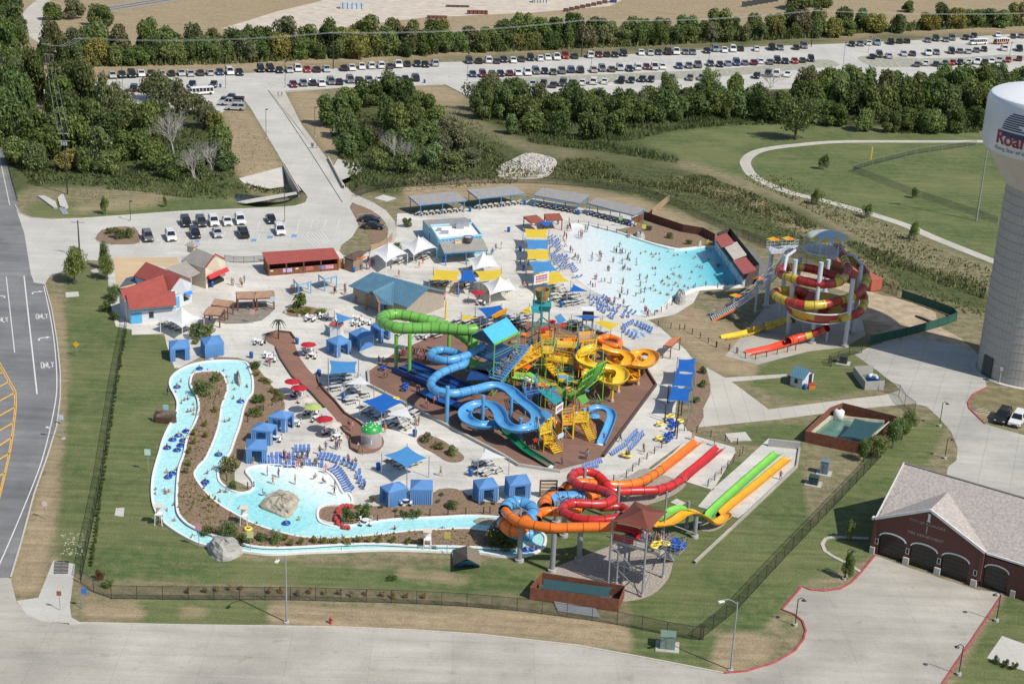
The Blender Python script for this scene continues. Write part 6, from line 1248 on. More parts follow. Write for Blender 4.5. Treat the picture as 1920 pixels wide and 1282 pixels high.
b=MB(); b.sweep([a_,a_.lerp(c_,.5),c_],[(-2.3,.5),(-2.3,-.5),(2.3,-.5),(2.3,.5),(2.2,.5),(2.2,0),(.8,0),(.8,.2),(.7,.2),(.7,0),(-.7,0),(-.7,.2),(-.8,.2),(-.8,0),(-2.2,0),(-2.2,.5),(-2.3,.5)]); obj_mesh('trough',b,mSD,e); b=MB(); b.sweep([a_-d*.1,a_],[(-2.3,-.5),(-2.3,.6),(2.3,.6),(2.3,-.5)]); obj_mesh('end_wall',b,mSB,e)
e=empty('blue_runout',P(*q1('a',800,1120)),0,'narrow blue run-out chute with curved lip beneath the tube bend','water slide')
flume(e,path3('a',585,1020,.55,700,1075,.6,850,1140,.7,1050,1195,.8,1200,1200,1.0),.8,fibre('slide_mid_blue',(.015,.12,.38)),depth=.6)
e=empty('slide_tower',P(905,735),0,'blue roofed wooden style slide tower with green posts and dark gable','tower')
r0,r1=P(*q1('a',1290,345),11.3),P(*q1('a',1560,207),11.3); f0,f1=P(*q1('a',1415,502),9.),P(*q1('a',1690,366),9.); k0,k1=P(*q1('a',1160,405),9.),P(*q1('a',1160,405),9.)+(f1-f0)
b=MB(); plate(b,[f0,f1,r1,r0],.12); plate(b,[r0,r1,k1,k0],.12); obj_mesh('roof',b,mat('tower_roof_blue',(.07,.42,.70),r=.5,var=.07),e)
ov=(f1-f0).normalized()*.12; b=MB(); b.add([tuple(k0+ov-Vector((0,0,.1))),tuple(f0+ov-Vector((0,0,.1))),tuple(r0+ov-Vector((0,0,.15)))],[(0,1,2)]); b.quad(k0+ov-Vector((0,0,.1)),f0+ov-Vector((0,0,.1)),f0+ov-Vector((0,0,.5)),k0+ov-Vector((0,0,.5))); obj_mesh('gable',b,mat('gable_slate',(.055,.09,.11),r=.6),e)
gd=(f0-k0).normalized(); gn=Vector((gd.y,-gd.x,0)); c=k0.lerp(f0,.5)+Vector((0,0,.8))-ov*.4
b=MB()
for i in range(5):
    w_=1.3-.25*abs(i-2); b.bar(c+gd*(-w_)+Vector((0,0,(i-2)*.22)),c+gd*w_+Vector((0,0,(i-2)*.22+.1)),.05,.1)
obj_mesh('wave_emblem',b,mat('emblem_teal',(.10,.34,.42),r=.5),e)
b=MB(); b.bar(f0-Vector((0,0,.2)),f1-Vector((0,0,.2)),.15,.35); b.bar(k0-Vector((0,0,.2)),k1-Vector((0,0,.2)),.15,.35); obj_mesh('fascia',b,mSL,e)
corn=[f0+(f1-f0)*.03,f1-(f1-f0)*.03,k0+(k1-k0)*.03,k1-(k1-k0)*.03]
for p in corn: obj_mesh('post',MB().box((p.x,p.y,.03),(.2,.2,8.9)),mSG,e)
pm=[corn[0],corn[1],corn[3],corn[2]]
obj_mesh('platform',plate(MB(),[Vector((p.x,p.y,6.)) for p in pm],.25),mSD,e); obj_mesh('lower_platform',plate(MB(),[Vector((p.x,p.y,3.2)) for p in pm],.2),mSD,e)
b=MB()
for i in range(4):
    a_,c_=pm[i],pm[(i+1)%4]
    for z0,z1 in((.2,3.),(3.3,5.8)):
        b.bar((a_.x,a_.y,z0),(c_.x,c_.y,z1),.11); b.bar((a_.x,a_.y,z1),(c_.x,c_.y,z0),.11)
    for z in(6.5,7.): b.bar((a_.x,a_.y,z),(c_.x,c_.y,z),.06)
obj_mesh('lattice_brace',b,mSG,e)
def stair(parent,a,c,wd,m_,mr,tread=.3,rail=1.):
    a,c=Vector(a),Vector(c); d=c-a; h=Vector((d.x,d.y,0)); L=h.length; h.normalize(); s_=Vector((h.y,-h.x,0)); n=max(3,int(abs(d.z)/.19)); b=MB(); ang=math.atan2(h.y,h.x)
    for i in range(n):
        p=a+d*((i+.5)/n); b.box((p.x,p.y,p.z-.03),(L/n*.95,wd,.06),rz=ang)
    obj_mesh('stair_tread',b,m_,parent); b=MB()
    for s in(-1,1):
        o_=s_*(s*wd/2); b.bar(a+o_-Vector((0,0,.12)),c+o_-Vector((0,0,.12)),.08,.3); b.bar(a+o_+Vector((0,0,rail)),c+o_+Vector((0,0,rail)),.05); b.bar(a+o_+Vector((0,0,rail*.5)),c+o_+Vector((0,0,rail*.5)),.035)
        for i in range(int(L/1.2)+2): p=a+d*(i/(int(L/1.2)+1))+o_; b.bar(p,p+Vector((0,0,rail)),.045)
    obj_mesh('stair_rail',b,mr,parent)
e2=empty('blue_stair',P(928,735),0,'blue stair with rails climbing to the roofed slide tower','stair')
stair(e2,P(928,712,3.2),P(983,646,6.2),2.2,mat('stair_blue',(.10,.22,.42),r=.5),mSB)
obj_mesh('landing',plate(MB(),[P(*q1('t',x,y),3.2) for x,y in [(-60,1100),(480,1090),(560,950),(40,900)]],.15),mSD,e2)
e=empty('yellow_spiral_slide',P(1147,752),0,'yellow open spiral slide with a wide bowl turn','water slide')
flume(e,path3('b',960,650,5.6,880,670,5.4,800,730,5.1,795,800,4.9,880,850,4.7,1010,880,4.4,1140,890,4.2,1235,930,4.0,1225,1010,3.8,1120,1050,3.6,1030,1010,3.4,1060,945,3.2,1150,955,3.0,1185,1000,2.8),.95,mSY,depth=.8); flume(e,path3('b',1050,900,2.4,960,880,2.2,850,935,1.9,790,960,1.6),.8,mSY,name='exit_flume',depth=.9)
for x,y,z in [(1120,1275,3.),(1190,1170,3.),(925,860,4.6)]: column(e,*q1('b',x,y),z,.2,mSY)
e=empty('amber_spiral_slide',P(1197,722),0,'amber open slide with two looping turns at the deck edge','water slide')
flume(e,path3('b',1000,650,5.6,1070,680,5.3,1140,705,5.,1240,720,4.7,1320,770,4.5,1290,830,4.3,1190,845,4.1,1115,805,3.9,1150,770,3.7,1250,820,3.5,1340,840,3.3,1480,855,3.1,1580,805,2.9,1590,740,2.7,1500,705,2.5,1400,720,2.3,1385,770,2.1,1450,810,1.9,1520,800,1.7),.85,mSA,depth=.8); flume(e,path3('b',1260,900,2.2,1340,950,1.9,1400,985,1.6,1330,1020,1.3,1250,1000,1.),.7,mSA,name='exit_flume')
for x,y,z in [(1415,1085,2.6),(1480,950,2.4),(1385,1070,1.2),(1250,1080,1.2),(1210,830,3.4)]: column(e,*q1('b',x,y),z,.17,mSA)
e=empty('orange_ring_slide',P(1150,660),0,'orange ring shaped tube slide behind the yellow flumes','water slide')
tube(e,path3('b',905,545,3.6,960,570,3.5,1060,548,3.4,1160,570,3.3,1212,618,3.2,1170,650,3.1,1070,640,3.0,980,605,2.9),.55,mSO); flume(e,path3('b',500,715,3.4,560,760,3.,640,800,2.6,720,850,2.1,790,885,1.6,850,840,1.3),1.,mSO,name='lower_bowl'); tube(e,path3('b',560,605,4.2,640,590,4.1,730,575,4.0),.5,mSO,name='upper_tube')
for x,y,z in [(1190,720,2.7),(985,700,2.5)]: column(e,*q1('b',x,y),z,.12,mSO)
e=empty('small_blue_flume',P(1127,800),0,'short blue flume hooking round the spiky palm figure','water slide')
flume(e,path3('d',840,410,2.8,900,385,2.7,1000,375,2.6,1085,405,2.4,1120,460,2.2,1095,560,1.6,1045,680,.9,1000,780,.35),.62,mSB); obj_mesh('end_pad',MB().sheet(G(q('d',935,795,1015,815,1030,795,950,780)),.06),mWhite,e)
for x,y,z in [(960,470,2.2),(1110,590,1.8)]: column(e,*q1('d',x,y),z,.1,mSB,False)
e=empty('play_structure',P(1040,740),0,'multi coloured climbing and water play structure on many posts','play structure')
cols={'y':mSY,'a':mSA,'o':mSO,'b':mSB,'t':mTeal,'g':mSG,'r':mSR,'d':mSD,'p':fibre('pale_yellow',(.72,.62,.2))}
def deck(pts,z,cf,cp,rail=None,roof=None,k='b',ground=True):
    w_=[P(*q1(k,x,y),z) for x,y in pts]; obj_mesh('platform',plate(MB(),w_,.22),cols[cf],e)
    for p in w_: obj_mesh('post',MB().box((p.x,p.y,.03),(.12,.12,z+1.0+(1.6 if roof else 0))),cols[cp],e)
    b=MB(); n=len(w_)
    for i in range(n):
        a_,c_=w_[i],w_[(i+1)%n]
        for h in(.5,.95): b.bar(a_+Vector((0,0,h)),c_+Vector((0,0,h)),.06)
        m_=int((c_-a_).length/.5)
        for j in range(1,m_): p=a_.lerp(c_,j/m_); b.bar(p,p+Vector((0,0,.95)),.03)
        b.bar(Vector((a_.x,a_.y,.2)),c_-Vector((0,0,.3)),.06)
    obj_mesh('guard_rail',b,cols[rail or cp],e)
    if roof:
        c=sum(w_,Vector())/n; top=c+Vector((0,0,3.6)); b=MB(); ww=[p+(p-c)*.12+Vector((0,0,2.5)) for p in w_]
        m0,m1=ww[0].lerp(ww[3],.5)+Vector((0,0,.9)),ww[1].lerp(ww[2],.5)+Vector((0,0,.9)); plate(b,[ww[0],ww[1],m1,m0],.08); plate(b,[m0,m1,ww[2],ww[3]],.08); obj_mesh('roof',b,cols[roof],e)
for a in [([(330,650),(480,650),(470,720),(340,720)],4.6,'y','g','y'),([(480,590),(740,600),(730,660),(500,650)],4.8,'y','t','a'),([(0,880),(345,735),(350,650),(30,790)],3.6,'a','g','y'),([(360,730),(690,790),(690,850),(380,800)],3.4,'y','g','y'),([(740,490),(940,480),(930,580),(750,600)],4.8,'a','t','b'),([(-10,900),(120,960),(220,1070),(40,1000)],2.4,'y','g','a'),([(500,950),(690,950),(690,1040),(520,1040)],2.2,'y','g','t'),([(300,500),(470,470),(470,560),(320,570)],4.4,'a','t','r'),([(760,760),(930,720),(950,640),(800,650)],4.9,'y','y','y'),
 ([(300,1050),(480,1110),(560,1240),(380,1190)],2.4,'b','g','a'),([(120,1120),(280,1080),(300,1200),(160,1230)],3.,'d','b','b')]: deck(*a)
for a in [([(560,470),(680,450),(690,560),(570,570)],2.6,'a','y','y'),([(690,430),(860,420),(860,530),(700,540)],2.8,'y','y','a'),([(290,560),(440,520),(450,640),(310,680)],2.6,'y','t','y'),([(350,690),(450,690),(460,770),(360,780)],1.5,'y','a','y')]: deck(*a,k='d')
r6=random.Random(11)
for i in range(46):
    x,y=r6.uniform(-40,900),r6.uniform(430,1200); z=r6.uniform(2.,5.2); p=P(*q1('b',x,y),z); m_=r6.choice([mSG,mTeal,mSY,mSL,mTeal,mSO]); obj_mesh('pipe_post',MB().cyl((p.x,p.y,.03),(p.x,p.y,z+.6),.05,n=6),m_,e)
    a=r6.uniform(0,6.28); l=r6.uniform(.8,2.2); d=Vector((math.cos(a)*l,math.sin(a)*l,r6.uniform(-.5,.5))); obj_mesh('pipe',MB().cyl(p,p+d,.045,n=6),m_,e)
    if i%3==0: obj_mesh('spray_ring',torus(.32,.07,12,6).shift(p+d),r6.choice([mSY,mSR,mSB,mSG]),e)
for i in range(16):
    x,y=r6.uniform(0,800),r6.uniform(500,1200); z=r6.uniform(1.4,4.); p=P(*q1('b',x,y),z); a=r6.uniform(0,6.28); d=Vector((math.cos(a),math.sin(a),r6.uniform(-.6,.2)))*.7; s_=Vector((-math.sin(a),math.cos(a),0))*.55; obj_mesh('play_panel',plate(MB(),[p-d-s_,p+d-s_,p+d+s_,p-d+s_],.06),r6.choice([mSY,mSA,mSL,mTeal,mSG,mSO,mSB]),e)
for pts in [('b',360,740,3.4,420,860,2.2,480,950,1.2,560,1010,.5),('b',700,650,4.,620,720,3.,560,800,2.,600,880,1.),('b',250,640,4.2,180,760,3.2,130,850,2.4,60,900,1.8),('b',640,1000,2.,700,1050,1.2,760,1060,.5),('d',450,480,2.6,500,560,1.6,520,660,.5)]: flume(e,path3(*pts),.45,r6.choice([mSY,mSA,mSL]),name='small_slide',depth=.8)
def panel(k,pts,m_,nm='panel',th=.08): obj_mesh(nm,plate(MB(),[P(*q1(k,pts[i],pts[i+1]),pts[i+2]) for i in range(0,len(pts),3)],th),m_,e)
panel('a',(1150,665,3.,1390,740,3.,1380,795,2.2,1140,742,2.2),mSL,'slide_bed'); panel('c',(1365,185,4.2,1480,170,4.2,1645,300,4.0,1560,350,4.0),mTeal,'shade_roof'); panel('c',(1398,440,4.,1450,402,4.4,1530,470,4.4,1465,515,4.),mSB,'shade_roof'); panel('d',(733,262,4.,820,228,4.4,862,300,4.4,785,347,4.),mSL,'shade_roof'); panel('b',(478,318,6.2,545,285,6.6,605,360,6.6,525,405,6.2),mSB,'shade_roof')
panel('a',(1830,80,8.2,1917,75,8.2,1917,150,8.,1840,150,8.),mTeal,'shade_roof')
panel('b',(575,1040,2.6,640,985,3.4,690,1010,3.2,640,1090,2.),cols['t'],'climbing_panel'); panel('d',(560,545,2.2,655,530,2.4,660,610,1.7,570,625,1.5),cols['t'],'climbing_net')
panel('b',(700,640,3.,780,650,3.,800,860,1.2,720,870,1.2),fibre('maroon_net',(.22,.02,.02)),'climbing_net')
e_=e
for k,a,c in [('b',(30,1010,2.4),(230,1090,.2)),('b',(-20,900,3.4),(340,700,4.4)),('c',(1420,610,2.5),(1600,890,.15)),('d',(800,520,2.6),(905,745,.15)),('b',(400,840,3.2),(520,980,2.2))]: stair(e,P(*q1(k,a[0],a[1]),a[2]),P(*q1(k,c[0],c[1]),c[2]),1.5,mSY,mSA)
mStar=fibre('star_red',(.55,.05,.03))
def star(k,x,y,z,s):
    p=P(*q1(k,x,y),z); b=MB(); u_=Vector((1,0,0)); pts=[p+u_*(s*(1 if i%2==0 else .45)*math.cos(i*math.pi/5+1.57))+Vector((0,0,s*(1 if i%2==0 else .45)*math.sin(i*math.pi/5+1.57))) for i in range(10)]
    b.add(pts+[v+Vector((0,.1,0)) for v in pts],[tuple(range(10)),tuple(range(19,9,-1))]+[(i,10+i,10+(i+1)%10,(i+1)%10) for i in range(10)]); obj_mesh('star',b,mStar,e)
for a in [('b',115,845,3.8,.45),('b',270,760,4.1,.45),('b',455,750,4.,.35),('d',615,490,3.,.35),('d',265,750,2.2,.5),('b',355,475,5.2,.5),('b',560,400,4.8,.5),('b',600,755,3.6,.4),('b',450,1170,2.8,.4)]: star(*a)
for k,x,y,z in [('b',300,420,6.),('b',420,420,5.5),('b',640,420,5.),('b',150,640,4.),('b',270,680,4.6),('b',500,870,4.),('b',430,600,5.6),('b',730,500,6.),('b',830,480,6.2),('b',60,860,4.4),('b',560,870,4.2),('b',640,700,5.),('d',440,540,3.6),('d',840,470,3.6),('d',500,360,4.),('c',1230,190,4.4),('c',1360,100,4.6),('b',290,1000,3.8),('b',130,900,4.)]:
    p=P(*q1(k,x,y),z-1.5); obj_mesh('post',MB().cyl((p.x,p.y,.03),(p.x,p.y,z),.055,n=6),R.choice([mSG,mTeal,mSY,mSA]),e)
for k,x,y,z,m_ in [('b',360,470,4.9,mSR),('b',450,380,4.9,mSR),('b',570,420,4.6,mStar),('b',150,525,3.6,mSO),('d',400,500,3.2,cols['p']),('b',330,1090,3.2,mSO),('c',1480,500,3.2,cols['p'])]:
    p=P(*q1(k,x,y),z); obj_mesh('spray_cone',MB().lathe([(.1,-.35),(.75,.1),(.7,.15),(.05,-.15)],c=p,n=12),m_,e)
def board(label,k,x0,y0,x1,y1,z,h,m_,name='sign_board',lines=None,cat='sign'):
    a_,c_=P(*q1(k,x0,y0),z),P(*q1(k,x1,y1),z); d=(c_-a_); d.z=0; d.normalize(); n_=Vector((d.y,-d.x,0)); s=empty(name,Vector((a_.x,a_.y,.03)).lerp(Vector((c_.x,c_.y,.03)),.5),0,label,cat)
    obj_mesh('board',MB().bar(a_+Vector((0,0,h/2)),c_+Vector((0,0,h/2)),.08,h),m_,s)
    for p in(a_.lerp(c_,.1),a_.lerp(c_,.9)): obj_mesh('post',MB().cyl((p.x,p.y,.02),(p.x,p.y,z+.1),.05,n=6),mPole,s)
    for i,(f_,m2) in enumerate(lines or []):
        b=MB(); n=9; y=z+h*f_
        for j in range(n): p=a_.lerp(c_,.12+.76*(j+.5)/n)+n_*.06; b.bar(p+Vector((0,0,y-z))-d*.08*h,p+Vector((0,0,y-z+.06*h))+d*.07*h,.03,h*.17)
        obj_mesh('lettering',b,m2,s)
board('small white play sign over the yellow climber','d',487,460,570,400,3.6,1.2,mWhite,lines=[(.6,mSR),(.35,mSB)])
board('white sign before the kids climber on two legs','d',508,740,580,705,2.0,.7,mat('sign_pale',(.5,.62,.68),r=.5))
p=P(*q1('d',950,470)); sp=empty('spiky_palm',p,0,'spiky leaved artificial palm inside the small blue flume','figure'); obj_mesh('stem',MB().cyl((p.x,p.y,.0),(p.x,p.y,2.2),.1,n=8),mWoodP,sp); b=MB()
for i in range(26): a_=i*.97; z=R.uniform(-.5,.9); b.bar((p.x,p.y,2.2),(p.x+1.6*math.cos(a_),p.y+1.6*math.sin(a_),2.2+z),.07,.04)
obj_mesh('frond',b,mat('frond_grey_green',(.12,.17,.10),r=.7),sp)
p=P(*q1('d',915,600)); sp=empty('small_umbrella_toy',p,0,'small blue and pink spray canopy beside the spiky palm','figure'); obj_mesh('pole',MB().cyl((p.x,p.y,0),(p.x,p.y,1.9),.06,n=8),mStar,sp); obj_mesh('canopy',MB().lathe([(.01,.3),(.6,.15),(.95,-.1)],c=(p.x,p.y,1.9),n=10,cap=False),mSB,sp)
e=empty('tipping_bucket_tower',P(1010,640),0,'tall teal posted tower with a brown tipping bucket','bucket tower')
pp=[P(*q1('b',x,y)) for x,y in [(225,590),(310,600),(405,540),(330,480)]]
for p in pp: obj_mesh('post',MB().cyl((p.x,p.y,.03),(p.x,p.y,9.6),.11,n=8),mTeal,e)
c=sum(pp,Vector())/4
for z in(2.5,5.2): obj_mesh('ring_beam',MB().sweep([Vector((p.x,p.y,z)) for p in pp],[(-.08,0),(-.08,.2),(.08,.2),(.08,0)],closed=True),mTeal,e)
obj_mesh('hopper',MB().box((c.x,c.y,5.2),(2.6,2.6,1.1),top=(1.25,1.25)),mTeal,e)
obj_mesh('bucket',MB().lathe([(.7,0),(.85,.05),(1.15,1.1),(1.25,2.1),(1.28,2.15),(1.15,2.15),(1.0,1.0)],c=(c.x,c.y,6.7),n=18),mat('wicker_bucket',(.35,.22,.07),r=.8,var=.3,scale=5,stripes=(2,5,.7,.2)),e)
b=MB(); a_=P(*q1('h',245,900),9.5); c2=P(*q1('h',410,862),9.5); d=(c2-a_).normalized(); b.bar(a_+Vector((0,0,.45)),c2+Vector((0,0,.45)),.1,1.7); obj_mesh('sign_panel',b,mWhite,e)
n_=Vector((d.y,-d.x,0))
for f_,m2 in((.95,mSR),(.5,mat('sign_purple',(.2,.08,.3),r=.5)),(.05,mSO)):
    b=MB(); 
    for j in range(8): p=a_.lerp(c2,.1+.8*(j+.5)/8)+n_*.08+Vector((0,0,f_)); b.bar(p-d*.1,p+d*.09+Vector((0,0,.06)),.03,.34)
    obj_mesh('lettering',b,m2,e)
p=P(*q1('b',845,470)); e=empty('guard_hut',p,0,'small wooden guard hut with white roof raised on posts','hut')
for dx in(-.9,.9):
    for dy in(-.7,.7): obj_mesh('leg',MB().box((p.x+dx,p.y+dy,.0),(.16,.16,2.2)),mWoodP,e)
obj_mesh('cabin',MB().box((p.x,p.y,2.),(2.,1.6,1.1)),mWoodP,e); obj_mesh('opening',MB().box((p.x,p.y,3.1),(1.9,1.5,.8)),mTrim,e); obj_mesh('roof',MB().box((p.x,p.y,3.9),(2.7,2.2,.14)),mWhite,e)
e=empty('orange_tube_slide',P(1035,1071),0,'orange tube slide with blue bowl sections on fat grey columns','water slide')
tube(e,path3('e',1400,748,6.5,1300,765,6.4,1130,766,6.3,900,770,6.15,700,774,6.0,520,752,5.85,330,712,5.7,220,650,5.55,160,585,5.4),.62,mSO,seam=2.2)
tube(e,path3('e',160,585,5.4,195,520,5.2,270,490,5.,360,500,4.85,440,540,4.7,475,600,4.6,455,665,4.45,400,700,4.3),.85,mSB,name='blue_section',seam=1.6)
tube(e,path3('e',400,705,4.3,330,790,4.2,220,780,4.1,150,720,4.0),.95,mSO,name='lower_section',seam=1.6)
tube(e,path3('e',130,700,3.9,220,800,3.7,340,840,3.4,460,850,3.1),.85,mSB,name='drain_section',seam=1.6)
tube(e,path3('e',520,690,4.4,535,620,4.3,620,590,4.2,750,592,4.0,900,590,3.8,985,560,3.6),.62,mSO,name='middle_tube',seam=2.2)
tube(e,path3('e',620,560,3.4,600,500,3.3,660,450,3.2,740,425,3.1),.85,mSO,name='second_bowl_left',seam=1.5); tube(e,path3('e',650,490,3.0,740,450,3.0,850,440,3.0,960,435,3.0,1050,430,3.),.95,mSB,name='second_blue_section',seam=1.5); tube(e,path3('e',1050,430,3.,1150,420,2.9,1190,370,2.7,1120,320,2.6),.75,mSO,name='second_bowl_right',seam=1.5)
tube(e,path3('e',800,370,2.9,860,300,2.8,980,265,2.6,1120,270,2.45,1260,285,2.3,1400,293,2.1,1530,288,1.9,1660,265,1.7,1760,220,1.5,1850,165,1.3)+path3('f',850,550,1.15,960,475,.95),.62,mSO,name='exit_tube',seam=2.2)
flume(e,path3('f',950,485,.75,1100,370,.6,1250,250,.5,1380,145,.45),.72,mSO,name='run_out',depth=.6)
mGC=mat('column_grey',(.30,.31,.325),r=.5,met=.2,var=.08)
for x,y,z in [(690,1262,5.4),(990,1145,5.6),(322,1150,5.2),(820,870,3.),(735,720,3.4)]: column(e,*q1('e',x,y),z,.34,mGC)
for i in range(14): p=P(*q1('e',760+i*24,420+12*math.sin(i*2)),3.9); r2=P(*q1('e',790+i*22,440+25*math.cos(i)),3.4); strut(e,p,r2,.1,mGC,'truss_bar')
for x0,y0,x1,y1 in [(250,490,345,560),(345,560,340,640),(250,640,345,560),(345,560,420,600)]: strut(e,P(*q1('e',x0,y0),5.9),P(*q1('e',x1,y1),5.7),.14,mGC,'truss_bar')
e=empty('red_tube_slide',P(1157,964),0,'glossy red tube slide coiling in two loops to its run-out','water slide')
tube(e,path3('e',1450,660,6.6,1290,683,6.5,1130,690,6.4,980,668,6.3,870,632,6.2,805,580,6.1,835,525,6.0,920,497,5.9,1030,502,5.8,1200,508,5.6,1320,488,5.5,1375,440,5.4,1330,395,5.2,1230,350,5.0,1100,322,4.8,990,298,4.6,925,250,4.4,905,200,4.2,960,155,4.,1050,140,3.8,1150,158,3.6,1230,205,3.3,1285,262,3.,1325,320,2.7,1370,352,2.4,1430,365,2.2,1550,360,2.0,1730,355,1.8,1880,350,1.6)+path3('f',930,700,1.4,1040,668,1.25,1130,622,1.1,1215,565,.95),.6,mSR,seam=2.1)
flume(e,path3('f',1205,575,.75,1300,490,.6,1450,370,.5,1625,215,.45),.72,mSR,name='run_out',depth=.6)
tube(e,path3('e',1180,480,3.4,1230,540,3.2,1330,540,3.,1450,535,2.9,1530,580,2.8,1480,640,2.7),.55,mSMr,name='rear_section',seam=1.8)
for x,y,z in [(1040,440,4.6),(1412,690,5.2),(1535,450,1.5),(1860,430,1.2)]: column(e,*q1('e',x,y),z,.24 if z>2 else .3,mGC if z>2 else mFoot,z>2)
e=empty('start_tower',P(1180,1090),0,'galvanised slide start tower with red brown shade canopy','tower')
dk=[P(*q1('g',x,y),6.1) for x,y in [(525,548),(1060,705),(1190,620),(1155,520),(800,420)]]
obj_mesh('deck',plate(MB(),dk,.3),mat('deck_grey',(.38,.36,.33),r=.8,var=.1),e)
for x,y,z in [(478,1060,9.3),(860,1190,9.3),(570,1055,6.),(645,1045,6.),(1095,975,6.0),(705,890,6.),(1080,740,9.3)]: column(e,*q1('g',x,y),z,.13,mGC)
a_,c_=P(*q1('g',478,1060)),P(*q1('g',860,1190)); b=MB()
for z0,z1 in((.3,3.9),(3.9,.3)): b.bar((a_.x,a_.y,3.6 if z0<1 else 3.4),(c_.x,c_.y,z1),.1)
d_=P(*q1('g',1095,975)); b.bar((a_.x,a_.y,3.3),(c_.x,c_.y,3.3),.12); b.bar((c_.x,c_.y,3.3),(d_.x,d_.y,3.3),.1); b.bar((c_.x,c_.y,.6),(d_.x,d_.y,5.8),.1); b.bar((a_.x,a_.y,5.7),(c_.x,c_.y,2.4),.1); b.bar((a_.x,a_.y,.5),(d_.x,d_.y,3.2),.1)
obj_mesh('brace',b,mGC,e)
b=MB(); rl=[P(*q1('g',x,y),6.1) for x,y in [(525,548),(790,625),(1060,705),(1190,620)]]
for a_,c_ in zip(rl,rl[1:]):
    for h in(.4,.75,1.1): b.bar(a_+Vector((0,0,h)),c_+Vector((0,0,h)),.05)
    n=max(2,int((c_-a_).length/1.1))
    for j in range(n+1): p=a_.lerp(c_,j/n); b.bar(p,p+Vector((0,0,1.1)),.05)
obj_mesh('guard_rail',b,mPole,e)
obj_mesh('red_panel',MB().bar(rl[0].lerp(rl[1],.05)+Vector((0,0,.55)),rl[0].lerp(rl[1],.9)+Vector((0,0,.55)),.03,.8),mSMr,e); 
flume(e,path3('g',560,400,6.9,680,420,6.8,800,450,6.7,830,500,6.6),.6,mSR,name='start_basin')
sh=[P(*q1('g',x,y),z) for x,y,z in [(780,112,9.1),(528,337,9.2),(950,455,9.2),(1152,232,9.2)]]; ap=P(*q1('g',862,207),10.9); b=MB()
for i in range(4):
    a_,c_=sh[i],sh[(i+1)%4]; K=6; vs=[]
    for s_ in range(K+1):
        for j in range(K+1): x=a_.lerp(c_,j/K); x=x+(sum(sh,Vector())/4-x)*(.07*4*(j/K)*(1-j/K)*(1-s_/K)); x=x.lerp(ap,s_/K); x.z-=.25*math.sin(math.pi*s_/K); vs.append(x)
    b.add(vs,[(s_*(K+1)+j,s_*(K+1)+j+1,(s_+1)*(K+1)+j+1,(s_+1)*(K+1)+j) for s_ in range(K) for j in range(K)])
obj_mesh('shade_canopy',b,mCR,e,smooth=True); left=P(*q1('g',395,450),8.6); obj_mesh('shade_wing',MB().add([tuple(sh[1]),tuple(sh[0].lerp(sh[1],.5)),tuple(left)],[(0,1,2)]),mCR,e)
rk=[P(*q1('g',x,y),6.05) for x,y in [(1085,665),(1275,712),(1358,620),(1190,575)]]; obj_mesh('tube_rack_floor',plate(MB(),rk,.2),mGC,e); b=MB()
for i in range(4):
    a_,c_=rk[i],rk[(i+1)%4]
    for h in(.4,.8,1.2): b.bar(a_+Vector((0,0,h)),c_+Vector((0,0,h)),.05)
    for j in range(5): p=a_.lerp(c_,j/4); b.bar(p,p+Vector((0,0,1.2)),.05)
obj_mesh('tube_rack_rail',b,mPole,e)
stair(e,P(*q1('g',1160,760),.2),P(*q1('g',1010,500),6.),1.5,mGC,mPole)
e=empty('amber_racer_slide',P(1302,1007),0,'amber racing slide humping over a grey column to its run-out','water slide')
flume(e,path3('f',880,1090,6.0,960,1085,5.6,1060,1070,4.9,1140,1025,4.5,1220,970,4.3,1330,945,4.0,1430,985,3.0,1510,1050,1.6,1560,1072,1.0,1620,1050,.7,1700,985,.55)+path3(9,235,310,.5,400,175,.5,595,15,.5),.62,mSA,depth=.55); column(e,*q1('f',1330,1240),3.6,.3,mGC); strut(e,U('f',1330,1240,2.2),P(*q1('f',1500,1055),1.2),.2,mGC); strut(e,U('f',1330,1240,.6),P(*q1('f',1060,1090),4.4),.14,mGC)
e=empty('lime_racer_slide',P(1300,1000),0,'lime green racing slide beside the amber one','water slide')
flume(e,path3('f',940,1020,6.0,1000,985,5.4,1060,945,4.9,1140,910,4.6,1220,905,4.3,1290,935,3.6,1370,1000,2.0,1420,1030,1.0,1500,1000,.6)+path3(9,170,310,.5,350,145,.5,535,-15,.5),.62,mSL,depth=.55); column(e,*q1('f',1240,1130),3.9,.2,mGC)
e=empty('saucer_slide_tower',P(1530,628),0,'tall white columned tower with red and yellow tubes and giant saucer','water slide')
two=[mSMr,mSMu]
tube(e,path3('s',845,205,12.4,870,260,12.2,915,350,11.9,940,430,11.6,900,500,11.4,820,545,11.2,680,552,11.,540,530,10.9,430,502,10.8,340,470,10.7,300,435,10.6,350,405,10.5,480,400,10.4,620,418,10.2,760,462,10.,880,510,9.6),.78,mSMr,cols=[mSMr,mSMr,mSMu],per=3.2,seam=1.6)
tube(e,path3('s',930,290,12.2,1000,350,11.6,1080,430,10.8,1108,510,10.,1075,590,9.2,1010,650,8.6,920,690,8.2,740,738,7.9,580,752,7.7,420,728,7.5,290,680,7.3,262,635,7.2,340,615,7.1,460,612,6.9,560,640,6.6),.78,mSMr,cols=[mSMu,mSMr],per=3.4,name='second_tube',seam=1.7)
tube(e,path3('s',1000,560,8.,1070,640,7.4,1085,730,6.6,1040,810,5.9,940,855,5.5,860,870,5.2),.75,mSMr,cols=[mSMu,mSMr],per=3.,name='third_tube',seam=1.6)
sc_=P(*q1('s',660,720),6.6); b=MB(); prof=[(6.1,6.4),(6.0,6.3),(5.4,5.0),(4.6,4.2),(3.2,3.9),(1.2,3.7)]; n=48; vs=[]
